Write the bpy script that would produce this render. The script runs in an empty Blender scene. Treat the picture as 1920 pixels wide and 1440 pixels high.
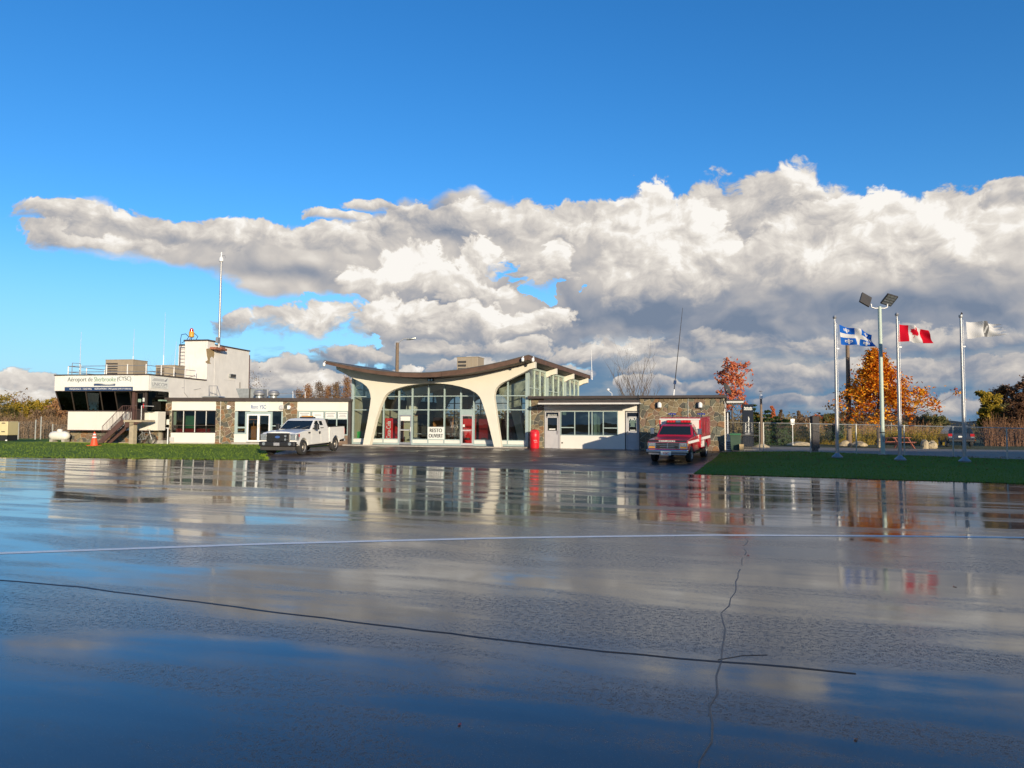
import bpy, bmesh, math, random
from mathutils import Vector, Matrix
from mathutils.geometry import tessellate_polygon
R = math.radians
rnd = random.Random(7)
scene = bpy.context.scene
col = scene.collection

# ------------------------------------------------------------------ camera
FPX, CXP, CYP = 1350.0, 960.0, 720.0
CAMZ = 1.6
PITCH, ROLL = math.atan(73.5 / FPX), R(0.30)
cam_data = bpy.data.cameras.new('camera')
cam = bpy.data.objects.new('camera', cam_data)
col.objects.link(cam)
cam_data.sensor_width = 36.0
cam_data.lens = FPX / 1920.0 * 36.0
cam_data.clip_start, cam_data.clip_end = 0.1, 20000
CAM_ROT = Matrix.Rotation(R(90) + PITCH, 3, 'X') @ Matrix.Rotation(ROLL, 3, 'Z')
cam.matrix_world = Matrix.Translation((0, 0, CAMZ)) @ CAM_ROT.to_4x4()
scene.camera = cam

def ray(px, py):
    return (CAM_ROT @ Vector(((px - CXP) / FPX, (CYP - py) / FPX, -1.0))).normalized()

def at(px, py, Y):
    d = ray(px, py)
    return Vector((0, 0, CAMZ)) + d * (Y / d.y)

# ------------------------------------------------------------------ sun, sky
SUN_EL, SUN_AZ = R(10.5), R(21.7)           # sun stands behind the photographer, to the right
SUN_DIR = Vector((math.sin(SUN_AZ) * math.cos(SUN_EL), -math.cos(SUN_AZ) * math.cos(SUN_EL), math.sin(SUN_EL)))
sun_data = bpy.data.lights.new('sun', 'SUN')
sun_data.energy = 5.0
sun_data.angle = R(0.5)
sun_data.color = (1.0, 0.86, 0.66)
sun = bpy.data.objects.new('sun', sun_data)
col.objects.link(sun)
sun.rotation_euler = SUN_DIR.to_track_quat('Z', 'Y').to_euler()

scene.view_settings.view_transform = 'Standard'
scene.view_settings.look = 'None'
scene.view_settings.exposure = 0.18
scene.view_settings.gamma = 1.0
scene.view_settings.use_curve_mapping = False

class NT:
    """small helper to write node trees"""
    def __init__(self, tree):
        self.t = tree; self.n = tree.nodes; self.l = tree.links
    def new(self, typ, **kw):
        n = self.n.new(typ)
        for k, v in kw.items(): setattr(n, k, v)
        return n
    def put(self, sock, val):
        if hasattr(val, 'is_output') or isinstance(val, bpy.types.NodeSocket): self.l.new(val, sock)
        else: sock.default_value = val
    def m(self, op, a, b=None, c=None, clamp=False):
        n = self.new('ShaderNodeMath', operation=op, use_clamp=clamp)
        self.put(n.inputs[0], a)
        if b is not None: self.put(n.inputs[1], b)
        if c is not None: self.put(n.inputs[2], c)
        return n.outputs[0]
    def vm(self, op, a, b=None):
        n = self.new('ShaderNodeVectorMath', operation=op)
        self.put(n.inputs[0], a)
        if b is not None: self.put(n.inputs[1], b)
        return n.outputs[0]
    def xyz(self, x, y, z):
        n = self.new('ShaderNodeCombineXYZ')
        for i, v in enumerate((x, y, z)): self.put(n.inputs[i], v)
        return n.outputs[0]
    def noise(self, vec, scale, detail=4.0, rough=0.5, dist=0.0, col=False):
        n = self.new('ShaderNodeTexNoise')
        if vec is not None: self.put(n.inputs['Vector'], vec)
        n.inputs['Scale'].default_value = scale; n.inputs['Detail'].default_value = detail
        n.inputs['Roughness'].default_value = rough; n.inputs['Distortion'].default_value = dist
        return n.outputs['Color' if col else 'Fac']
    def ramp(self, fac, stops, interp='LINEAR'):
        n = self.new('ShaderNodeValToRGB')
        e = n.color_ramp.elements
        while len(e) < len(stops): e.new(0.5)
        for i, (p, c) in enumerate(stops):
            e[i].position = p
            e[i].color = (c, c, c, 1) if not isinstance(c, (tuple, list)) else (*c, 1)
        n.color_ramp.interpolation = interp
        self.put(n.inputs[0], fac)
        return n.outputs[0]
    def smooth(self, v, lo, hi):
        n = self.new('ShaderNodeMapRange', interpolation_type='SMOOTHSTEP')
        self.put(n.inputs[0], v)
        self.put(n.inputs[1], lo); self.put(n.inputs[2], hi)
        return n.outputs[0]
    def mix(self, fac, a, b, mode='MIX'):
        n = self.new('ShaderNodeMix', data_type='RGBA', blend_type=mode)
        self.put(n.inputs[0], fac); self.put(n.inputs[6], a); self.put(n.inputs[7], b)
        return n.outputs[2]
    def curve(self, fac, pts):
        n = self.new('ShaderNodeFloatCurve')
        c = n.mapping.curves[0]
        pts = sorted(pts)
        while len(c.points) < len(pts): c.points.new(0.5, 0.5)
        for p, (x, y) in zip(c.points, pts):
            p.location = (x, y); p.handle_type = 'AUTO_CLAMPED'
        n.mapping.extend = 'HORIZONTAL'
        n.mapping.update()
        self.put(n.inputs['Value'], fac)
        return n.outputs[0]

world = bpy.data.worlds.new('World')
scene.world = world
world.use_nodes = True
w = NT(world.node_tree)
w.n.clear()
geo = w.new('ShaderNodeTexCoord').outputs['Generated']
sep = w.new('ShaderNodeSeparateXYZ'); w.l.new(geo, sep.inputs[0])
AZ = w.m('ARCTAN2', sep.outputs[0], sep.outputs[1])          # 0 ahead, + to the right
EL = w.m('ARCSINE', sep.outputs[2])
sky = w.new('ShaderNodeTexSky', sky_type='NISHITA')
sky.sun_disc = False
sky.sun_elevation = SUN_EL
sky.sun_rotation = math.pi - SUN_AZ
sky.air_density, sky.dust_density, sky.ozone_density = 1.0, 0.1, 3.0
sky.altitude = 240
hs = w.new('ShaderNodeHueSaturation')
hs.inputs['Saturation'].default_value = 1.22
hs.inputs['Value'].default_value = 1.0
w.l.new(sky.outputs[0], hs.inputs['Color'])
SKY_STRENGTH = 0.15

def ae(px, py):
    d = ray(px, py)
    return math.atan2(d.x, d.y), math.asin(d.z)
def azn(a): return (a + math.pi) / (2 * math.pi)
EMAX = 0.8
def ecurve(pts, left, right, back):
    """edge of a cloud bank: elevation as a curve over azimuth, going on outside the frame"""
    out = []
    for px, py in pts:
        a, e = ae(px, py); out.append((azn(a), e / EMAX + 0.2))
    out += [(azn(-2.2), back / EMAX + 0.2), (azn(-1.1), left / EMAX + 0.2), (azn(1.1), right / EMAX + 0.2), (azn(2.2), back / EMAX + 0.2), (0.0, back / EMAX + 0.2), (1.0, back / EMAX + 0.2)]
    o = w.curve(azn_sock, out)
    return w.m('MULTIPLY', w.m('SUBTRACT', o, 0.2), EMAX)
azn_sock = w.m('DIVIDE', w.m('ADD', AZ, math.pi), 2 * math.pi)
P = w.xyz(AZ, w.m('MULTIPLY', EL, 1.35), 0.0)
def noise2(v, scale, detail, rough, col=False):
    n = w.new('ShaderNodeTexNoise', noise_dimensions='2D')
    w.put(n.inputs['Vector'], v); n.inputs['Scale'].default_value = scale; n.inputs['Detail'].default_value = detail; n.inputs['Roughness'].default_value = rough
    return n.outputs['Color' if col else 'Fac']
warp = w.vm('SUBTRACT', noise2(P, 9.0, 3, 0.55, True), (0.5, 0.5, 0.5))
wsc = w.new('ShaderNodeVectorMath', operation='SCALE'); w.l.new(warp, wsc.inputs[0]); wsc.inputs[3].default_value = 0.050
PW = w.vm('ADD', P, wsc.outputs[0])
def vor(v, scale):
    n = w.new('ShaderNodeTexVoronoi', feature='F1', voronoi_dimensions='2D')
    w.put(n.inputs['Vector'], v); n.inputs['Scale'].default_value = scale
    return n.outputs['Distance']
def height(off=None):
    v = PW if off is None else w.vm('ADD', PW, off)
    big = noise2(v, 6.5, 7, 0.52)
    return w.m('SUBTRACT', w.m('SUBTRACT', w.m('ADD', big, 0.25), w.m('MULTIPLY', vor(v, 12.0), 0.30)), w.m('MULTIPLY', vor(v, 29.0), 0.13))
F0 = height()
F1 = height((0.010, 0.018, 0.0))
F2 = height((0.034, 0.046, 0.0))
FL = noise2(w.xyz(w.m('MULTIPLY', AZ, 5.0), w.m('MULTIPLY', EL, 20.0), 0.0), 1.0, 6, 0.58)
AMP = w.curve(azn_sock, [(azn(ae(60, 400)[0]), 0.30), (azn(ae(600, 400)[0]), 0.42), (azn(ae(800, 400)[0]), 0.75), (azn(ae(1100, 400)[0]), 1.0), (1.0, 1.0), (0.0, 0.6)])
top = ecurve([(62, 392), (110, 372), (200, 388), (300, 420), (400, 425), (500, 426), (600, 414), (680, 404), (760, 384), (860, 380), (940, 398), (1010, 400),
              (1100, 396), (1160, 376), (1212, 352), (1250, 362), (1310, 374), (1370, 360), (1450, 352), (1505, 362), (1545, 372), (1600, 376), (1660, 408), (1720, 420), (1800, 384), (1900, 372)], 0.0, 0.32, 0.28)
bot = ecurve([(62, 404), (90, 452), (200, 470), (300, 494), (400, 515), (470, 545), (520, 560), (580, 545), (640, 560), (700, 640), (760, 790), (1000, 850), (1500, 900), (1900, 900)], 0.1, -0.15, 0.06)
top2 = ecurve([(0, 752), (110, 760), (220, 775), (330, 775), (400, 745), (440, 700), (480, 660), (560, 664), (640, 630), (700, 560), (900, 500), (1300, 500), (1900, 500)], 0.03, 0.2, 0.05)
amp0 = w.m('MULTIPLY', w.m('MULTIPLY', w.m('SUBTRACT', F0, 0.5), 0.085), AMP)
m1 = w.m('ADD', w.m('MINIMUM', w.m('SUBTRACT', top, EL), w.m('SUBTRACT', EL, bot)), amp0)
m2 = w.m('ADD', w.m('SUBTRACT', top2, EL), w.m('MULTIPLY', w.m('SUBTRACT', FL, 0.5), 0.22))
def blob(px, py, rx, ry, amount, rag=0.0):
    a, e = ae(px, py)
    sx, sy = FPX / rx, FPX / ry
    x_, y_ = w.m('MULTIPLY', w.m('SUBTRACT', AZ, a), sx), w.m('MULTIPLY', w.m('SUBTRACT', EL, e), sy)
    if rag: x_, y_ = w.m('ADD', x_, w.m('MULTIPLY', NXo, rag)), w.m('ADD', y_, w.m('MULTIPLY', NYo, rag))
    v = w.xyz(x_, y_, 0.0)
    ln = w.new('ShaderNodeVectorMath', operation='LENGTH'); w.l.new(v, ln.inputs[0])
    return w.m('MULTIPLY', w.smooth(ln.outputs['Value'], 1.25, 0.0), amount)
def total(lst, rag=0.0):
    s = None
    for b in lst:
        o = blob(*b, rag); s = o if s is None else w.m('ADD', s, o)
    return s
NC = noise2(PW, 15.0, 6, 0.60, True)
sepn = w.new('ShaderNodeSeparateXYZ'); w.l.new(w.vm('SUBTRACT', NC, (0.5, 0.5, 0.5)), sepn.inputs[0])
NXo, NYo = sepn.outputs[0], sepn.outputs[1]
gaps = total([(1000, 545, 85, 30, 0.13), (955, 585, 80, 18, 0.12), (1165, 632, 95, 15, 0.13), (945, 505, 50, 24, 0.09), (1540, 606, 70, 20, 0.10),
              (640, 566, 60, 16, 0.08), (655, 640, 70, 18, 0.11), (1595, 575, 44, 24, 0.07), (705, 688, 70, 14, 0.10), (1120, 690, 80, 14, 0.07), (860, 650, 80, 16, 0.09), (1380, 680, 90, 12, 0.06)], 3.2)
N3 = noise2(PW, 17.0, 6, 0.58)
N3b = noise2(w.vm('ADD', PW, (0.008, 0.014, 0.0)), 17.0, 6, 0.58)
gaps = w.m('MULTIPLY', gaps, w.m('ADD', w.m('MULTIPLY', N3, 2.2), 0.15))
m1 = w.m('SUBTRACT', m1, gaps)
m2 = w.m('SUBTRACT', m2, gaps)
D1 = w.smooth(w.m('ADD', m1, w.m('MULTIPLY', w.m('SUBTRACT', N3, 0.5), 0.030)), -0.004, 0.012)
D2 = w.smooth(m2, -0.006, 0.030)
# relief: lit from the sun's side (high and to the right), grey where the bulge turns away
rel = w.m('ADD', w.m('MULTIPLY', w.m('SUBTRACT', F0, F1), 0.75), w.m('MULTIPLY', w.m('SUBTRACT', F0, F2), 0.62))
vert = w.smooth(w.m('SUBTRACT', EL, w.m('SUBTRACT', top, 0.17)), 0.0, 0.11)
dark = total([(560, 512, 140, 20, 0.30), (1120, 600, 190, 44, 0.14), (1480, 560, 240, 44, 0.26), (1800, 575, 260, 50, 0.22), (1430, 400, 80, 50, 0.22), (1040, 430, 120, 34, 0.10), (1760, 745, 500, 26, 0.16), (1300, 735, 200, 30, 0.14),
              (850, 655, 150, 26, 0.20), (560, 690, 40, 14, 0.2), (700, 520, 60, 16, 0.1)])
b1 = w.m('ADD', w.m('ADD', w.m('MULTIPLY', vert, 0.26), 0.30), rel)
b1 = w.m('SUBTRACT', b1, dark, clamp=True)
b2 = w.m('SUBTRACT', w.m('ADD', w.m('ADD', w.m('MULTIPLY', w.m('SUBTRACT', FL, 0.5), 2.0), 0.36), w.m('MULTIPLY', rel, 0.55)), dark, clamp=True)
# cumulus heads, painted from the far ones to the near ones: each a ragged mound, bright above and grey towards its base
rel3 = w.m('ADD', w.m('MULTIPLY', w.m('SUBTRACT', N3, N3b), 1.15), w.m('MULTIPLY', rel, 0.5))
HEADS = [(1440, 388, 120, 62, 0.74), (1335, 398, 80, 46, 0.70), (1100, 425, 70, 42, 0.76), (1000, 432, 80, 40, 0.74), (1780, 412, 110, 45, 0.80), (1890, 405, 90, 50, 0.84),
         (700, 442, 80, 30, 0.74), (600, 444, 100, 24, 0.76), (480, 442, 100, 22, 0.76), (360, 440, 90, 20, 0.74), (250, 422, 80, 24, 0.78), (160, 402, 70, 24, 0.80), (100, 390, 42, 17, 0.80), (112, 440, 40, 24, 0.74), (215, 460, 90, 16, 0.72),
         (780, 420, 80, 38, 0.78), (865, 412, 90, 38, 0.80), (940, 425, 60, 34, 0.78),
         (1215, 392, 48, 46, 1.02), (1160, 442, 74, 52, 0.90), (1285, 440, 80, 62, 0.92), (1240, 505, 120, 76, 0.84), (1335, 488, 52, 52, 0.88), (1190, 545, 70, 40, 0.73),
         (1700, 440, 120, 48, 0.90), (1530, 432, 96, 52, 0.88), (1600, 402, 80, 40, 1.00), (1850, 450, 130, 56, 0.86), (1640, 490, 150, 46, 0.80), (1440, 500, 90, 50, 0.72),
         (1040, 475, 34, 28, 0.86), (1020, 505, 52, 38, 0.86), (905, 488, 52, 40, 0.94), (800, 520, 100, 48, 0.96), (705, 532, 80, 38, 0.92), (880, 552, 70, 30, 0.88),
         (570, 600, 76, 38, 0.88), (445, 606, 40, 22, 0.80), (800, 604, 56, 32, 0.86), (720, 598, 66, 42, 0.92), (890, 604, 80, 34, 0.92), (960, 612, 56, 20, 0.80), (1022, 594, 58, 22, 0.90),
         (1180, 657, 80, 26, 0.65), (1235, 652, 44, 20, 0.61), (1060, 668, 66, 20, 0.57), (500, 692, 66, 26, 0.84), (545, 722, 76, 22, 0.82), (605, 716, 54, 20, 0.78), (765, 718, 44, 28, 0.68), (1220, 728, 56, 24, 0.61), (1700, 640, 160, 30, 0.47), (1480, 652, 90, 18, 0.51),
         (1300, 690, 100, 22, 0.45), (1400, 722, 130, 20, 0.41), (1560, 700, 150, 24, 0.43), (1810, 700, 130, 28, 0.49), (1050, 702, 76, 20, 0.51), (880, 690, 76, 22, 0.58), (950, 652, 64, 20, 0.68), (1350, 642, 120, 22, 0.41), (1600, 752, 170, 14, 0.31), (1850, 764, 120, 13, 0.37), (660, 668, 60, 18, 0.50), (820, 655, 70, 18, 0.52),
         (60, 728, 120, 24, 0.90), (20, 752, 80, 16, 0.86), (150, 748, 70, 14, 0.82), (690, 384, 60, 12, 0.80), (640, 404, 44, 12, 0.78), (1895, 362, 60, 22, 0.70)]
grp_ = bpy.data.node_groups.new('cumulus head', 'ShaderNodeTree')
for nm in ('AZ', 'EL', 'NX', 'NY', 'REL', 'B', 'D', 'a', 'e', 'sx', 'sy', 'nx', 'ny', 'bright'):
    grp_.interface.new_socket(nm, in_out='INPUT', socket_type='NodeSocketFloat')
for nm in ('B', 'D'): grp_.interface.new_socket(nm, in_out='OUTPUT', socket_type='NodeSocketFloat')
g = NT(grp_); gi = g.new('NodeGroupInput').outputs; go = g.new('NodeGroupOutput').inputs
tie = g.m('MULTIPLY', gi['B'], 1e-9)          # keeps the heads in order, one after the other
dx = g.m('ADD', g.m('MULTIPLY', g.m('SUBTRACT', g.m('ADD', gi['AZ'], tie), gi['a']), gi['sx']), g.m('MULTIPLY', gi['NX'], gi['nx']))
dy = g.m('ADD', g.m('MULTIPLY', g.m('SUBTRACT', g.m('ADD', gi['EL'], tie), gi['e']), gi['sy']), g.m('MULTIPLY', gi['NY'], gi['ny']))
rr = g.m('ADD', g.m('MULTIPLY', dx, dx), g.m('MULTIPLY', dy, dy))
mask = g.m('MULTIPLY', g.smooth(rr, 1.05, 0.62), g.smooth(dy, -1.0, -0.10))      # crisp round the top, melting away at the base
sh = g.m('ADD', g.m('MULTIPLY', g.smooth(dy, -0.9, 0.75), 0.42), g.m('ADD', g.m('MULTIPLY', dx, 0.05), g.m('SUBTRACT', gi['bright'], 0.36)))
n = g.new('ShaderNodeMix', data_type='FLOAT'); g.l.new(mask, n.inputs[0]); g.l.new(gi['B'], n.inputs[2]); g.l.new(g.m('ADD', sh, gi['REL']), n.inputs[3])
g.l.new(n.outputs[0], go['B']); g.l.new(g.m('MAXIMUM', gi['D'], mask), go['D'])
def head(bprev, dprev, px, py, rx, ry, bright):
    a, e = ae(px, py); n = w.new('ShaderNodeGroup'); n.node_tree = grp_
    for k, v in dict(AZ=AZ, EL=EL, NX=NXo, NY=NYo, REL=rel3, B=bprev, D=dprev, a=a, e=e, sx=FPX / (rx * 1.12), sy=FPX / (ry * 1.12), nx=min(2.6, 160.0 / rx), ny=min(2.6, 60.0 / ry + .9), bright=bright).items(): w.put(n.inputs[k], v)
    return n.outputs['B'], n.outputs['D']
bh, dh = b1, w.m('MULTIPLY', D1, w.smooth(EL, 0.05, 0.13))
for hd_ in HEADS: bh, dh = head(bh, dh, *hd_)
ramp1 = [(0.0, (0.165, 0.212, 0.295)), (0.22, (0.262, 0.288, 0.345)), (0.42, (0.388, 0.384, 0.398)), (0.64, (0.545, 0.512, 0.482)), (0.86, (0.715, 0.672, 0.615)), (1.0, (0.86, 0.83, 0.785))]
ramp2 = [(0.0, (0.065, 0.160, 0.300)), (0.3, (0.120, 0.200, 0.310)), (0.55, (0.255, 0.290, 0.340)), (0.75, (0.473, 0.439, 0.413)), (1.0, (0.688, 0.645, 0.593))]
c1 = w.ramp(bh, ramp1); c2 = w.ramp(b2, ramp2)
bg_sky = w.new('ShaderNodeBackground'); w.l.new(w.mix(w.m('MULTIPLY', w.smooth(EL, 0.26, 0.0), 0.75), w.mix(1.0, hs.outputs[0], (0.80, 1.04, 1.24, 1), 'MULTIPLY'), (1.9, 3.6, 5.5, 1)), bg_sky.inputs[0]); bg_sky.inputs[1].default_value = SKY_STRENGTH
def bg(colour):
    n = w.new('ShaderNodeBackground'); w.put(n.inputs[0], colour); return n.outputs[0]
def mixs(f, a, b):
    n = w.new('ShaderNodeMixShader'); w.put(n.inputs[0], f); w.l.new(a, n.inputs[1]); w.l.new(b, n.inputs[2]); return n.outputs[0]
low = mixs(w.m('MULTIPLY', D2, 0.93), bg_sky.outputs[0], bg(c2))
ahead = mixs(dh, low, bg(c1))                                   # the bank with its heads, as far round as they reach
around = mixs(w.m('MULTIPLY', D1, w.smooth(EL, 0.05, 0.13)), low, bg(w.ramp(b1, ramp1)))
clouds = mixs(w.m('LESS_THAN', w.m('ABSOLUTE', AZ), 0.80), around, ahead)
band = w.m('MULTIPLY', w.m('LESS_THAN', EL, 0.42), w.m('GREATER_THAN', EL, -0.03))
wo = w.new('ShaderNodeOutputWorld'); w.l.new(mixs(band, bg_sky.outputs[0], clouds), wo.inputs[0])

# ------------------------------------------------------------------ mesh helpers
class MB:
    """collects shapes and links them as one mesh object"""
    def __init__(self): self.v = []; self.f = []; self.mi = []; self.cur = 0
    def add(self, vs, fs, M=None):
        o = len(self.v)
        self.v += [tuple(M @ Vector(p)) if M else tuple(p) for p in vs]
        self.f += [tuple(i + o for i in f) for f in fs]
        self.mi += [self.cur] * len(fs)
        return self
    def box(self, x0, x1, y0, y1, z0, z1, M=None):
        if x0 > x1: x0, x1 = x1, x0
        if y0 > y1: y0, y1 = y1, y0
        if z0 > z1: z0, z1 = z1, z0
        vs = [(x, y, z) for z in (z0, z1) for y in (y0, y1) for x in (x0, x1)]
        return self.add(vs, [(0, 2, 3, 1), (4, 5, 7, 6), (0, 1, 5, 4), (2, 6, 7, 3), (0, 4, 6, 2), (1, 3, 7, 5)], M)
    def tube(self, pts, r, n=8, cap=True):
        pts = [Vector(p) for p in pts]
        rs = r if isinstance(r, (list, tuple)) else [r] * len(pts)
        vs = []; fs = []; prev = None
        for i, p in enumerate(pts):
            if i == 0: t = pts[1] - p
            elif i == len(pts) - 1: t = p - pts[i - 1]
            else: t = (pts[i + 1] - p).normalized() + (p - pts[i - 1]).normalized()
            t.normalize()
            if prev is None:
                a = Vector((0, 0, 1)) if abs(t.z) < 0.9 else Vector((1, 0, 0))
                s = t.cross(a).normalized()
            else:
                s = (prev - t * prev.dot(t)).normalized()
            prev = s; q = t.cross(s)
            for k in range(n):
                an = 2 * math.pi * (k + 0.5) / n
                vs.append(p + (s * math.cos(an) + q * math.sin(an)) * rs[i])
        for i in range(len(pts) - 1):
            for k in range(n):
                k2 = (k + 1) % n
                fs.append((i * n + k, i * n + k2, (i + 1) * n + k2, (i + 1) * n + k))
        if cap:
            fs.append(tuple(range(n - 1, -1, -1)))
            fs.append(tuple((len(pts) - 1) * n + k for k in range(n)))
        return self.add(vs, fs)
    def lathe(self, prof, n=16, M=None):
        """prof: (radius, z) from bottom to top, round the z axis"""
        vs = []; fs = []
        for r, z in prof:
            for k in range(n):
                an = 2 * math.pi * k / n
                vs.append((r * math.cos(an), r * math.sin(an), z))
        for i in range(len(prof) - 1):
            for k in range(n):
                k2 = (k + 1) % n
                fs.append((i * n + k, i * n + k2, (i + 1) * n + k2, (i + 1) * n + k))
        fs.append(tuple(range(n - 1, -1, -1)))
        fs.append(tuple((len(prof) - 1) * n + k for k in range(n)))
        return self.add(vs, fs, M)
    def prism(self, poly, a, b, axis='y', M=None):
        """extrude a 2-D outline (concave allowed) from a to b along an axis"""
        def p3(p, t):
            if axis == 'y': return (p[0], t, p[1])
            if axis == 'x': return (t, p[0], p[1])
            return (p[0], p[1], t)
        n = len(poly)
        vs = [p3(p, a) for p in poly] + [p3(p, b) for p in poly]
        tri = tessellate_polygon([[Vector((p[0], p[1], 0)) for p in poly]])
        fs = [tuple(t) for t in tri] + [tuple(i + n for i in reversed(t)) for t in tri]
        fs += [(i, (i + 1) % n, (i + 1) % n + n, i + n) for i in range(n)]
        return self.add(vs, fs, M)
    def loft(self, rings, cap=True):
        n = len(rings[0]); vs = [p for r in rings for p in r]; fs = []
        for i in range(len(rings) - 1):
            for k in range(n):
                k2 = (k + 1) % n
                fs.append((i * n + k, i * n + k2, (i + 1) * n + k2, (i + 1) * n + k))
        if cap:
            fs.append(tuple(range(n - 1, -1, -1))); fs.append(tuple((len(rings) - 1) * n + k for k in range(n)))
        return self.add(vs, fs)
    def quad(self, a, b, c, d): return self.add([a, b, c, d], [(0, 1, 2, 3)])
    def build(self, name, mat, parent=None, loc=None, smooth=False, bevel=0.0, normals=True):
        me = bpy.data.meshes.new(name)
        me.from_pydata([tuple(p) for p in self.v], [], self.f)
        mats = mat if isinstance(mat, (list, tuple)) else [mat]
        for m_ in mats: me.materials.append(m_)
        if len(mats) > 1:
            for p, i in zip(me.polygons, self.mi): p.material_index = i
        if normals:
            bm = bmesh.new(); bm.from_mesh(me); bmesh.ops.recalc_face_normals(bm, faces=bm.faces); bm.to_mesh(me); bm.free()
        if smooth:
            for p in me.polygons: p.use_smooth = True
            me.set_sharp_from_angle(angle=R(38))
        o = bpy.data.objects.new(name, me); col.objects.link(o)
        if parent is not None: o.parent = parent
        if loc is not None: o.location = loc
        if bevel > 0:
            b = o.modifiers.new('bevel', 'BEVEL'); b.width = bevel; b.segments = 2; b.limit_method = 'ANGLE'; b.angle_limit = R(40)
        return o
def tag(o, label, cat, group=None, kind=None):
    if label: o['label'] = label
    if cat: o['category'] = cat
    if group: o['group'] = group
    if kind: o['kind'] = kind
    return o
def thing(name, label, cat, loc=(0, 0, 0), rotz=0.0, group=None):
    o = bpy.data.objects.new(name, None); col.objects.link(o)
    o.empty_display_size = 0.3
    o.location = loc; o.rotation_euler = (0, 0, rotz)
    return tag(o, label, cat, group)
def structure(o): o['kind'] = 'structure'; return o
def copy_tree(o, parent=None):
    c = o.copy(); col.objects.link(c); c.parent = parent
    for ch in [x for x in bpy.data.objects if x.parent == o]: copy_tree(ch, c)
    return c
def bx(name, mat, parent, *a, **kw): return MB().box(*a).build(name, mat, parent, **kw)

_text_cache = {}
def text_mb(txt, width, height, depth=0.004):
    """lettering as a flat mesh in the x-z plane, centred, facing -y"""
    cu = bpy.data.curves.new('lettering', 'FONT')
    cu.body = txt; cu.size = 1.0; cu.extrude = 0.0
    o = bpy.data.objects.new('lettering', cu); col.objects.link(o)
    dg = bpy.context.evaluated_depsgraph_get()
    me = bpy.data.meshes.new_from_object(o.evaluated_get(dg))
    vs = [v.co.copy() for v in me.vertices]; fs = [tuple(p.vertices) for p in me.polygons]
    bpy.data.objects.remove(o); bpy.data.curves.remove(cu); bpy.data.meshes.remove(me)
    x0 = min(v.x for v in vs); x1 = max(v.x for v in vs); y0 = min(v.y for v in vs); y1 = max(v.y for v in vs)
    sx = width / (x1 - x0) if width else None; sy = height / (y1 - y0) if height else sx
    if sx is None: sx = sy
    out = [((v.x - (x0 + x1) / 2) * sx, 0.0, (v.y - (y0 + y1) / 2) * sy) for v in vs]
    return out, fs
def lettering(name, txt, mat, parent, cx, y, cz, width, height, M=None, bold=0.0):
    mb = MB()
    T = Matrix.Translation((cx, y, cz))
    if M: T = T @ M
    vs, fs = text_mb(txt, width, height)
    mb.add(vs, fs, T)
    if bold:
        for dx in (-bold, bold):
            mb.add(vs, fs, T @ Matrix.Translation((dx, -0.0006 if dx > 0 else 0.0006, 0)))
    return mb.build(name, mat, parent)

# ------------------------------------------------------------------ materials
def mat(name, color, rough=0.6, metal=0.0, var=0.12, scale=3.0, bump=0.0, bscale=40.0, spec=None, coat=0.0, emit=None, dirt=None):
    m_ = bpy.data.materials.new(name); m_.use_nodes = True
    t = NT(m_.node_tree); b = t.n['Principled BSDF']
    tc = t.new('ShaderNodeTexCoord').outputs['Object']
    c = (*color, 1)
    if var > 0:
        n1 = t.noise(tc, scale, 6, 0.6)
        lo = tuple(max(0, x * (1 - var)) for x in color); hi = tuple(min(1, x * (1 + var)) for x in color)
        c = t.ramp(n1, [(0.25, lo), (0.75, hi)])
        if dirt:
            st = t.noise(t.vm('MULTIPLY', tc, (6.0, 6.0, 0.7)), 1.0, 5, 0.65)
            c = t.mix(t.m('MULTIPLY', t.smooth(st, 0.55, 0.8), dirt), c, (color[0] * 0.45, color[1] * 0.42, color[2] * 0.36, 1))
        t.put(b.inputs['Roughness'], t.m('ADD', t.m('MULTIPLY', t.m('SUBTRACT', n1, 0.5), 0.25), rough, clamp=True))
    else:
        b.inputs['Roughness'].default_value = rough
    t.put(b.inputs['Base Color'], c)
    b.inputs['Metallic'].default_value = metal
    if spec is not None: b.inputs['Specular IOR Level'].default_value = spec
    if coat: b.inputs['Coat Weight'].default_value = coat; b.inputs['Coat Roughness'].default_value = 0.06
    if bump > 0:
        bn = t.new('ShaderNodeBump'); bn.inputs['Strength'].default_value = 0.6; bn.inputs['Distance'].default_value = bump
        t.l.new(t.noise(tc, bscale, 5, 0.6), bn.inputs['Height']); t.l.new(bn.outputs[0], b.inputs['Normal'])
    return m_
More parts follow.
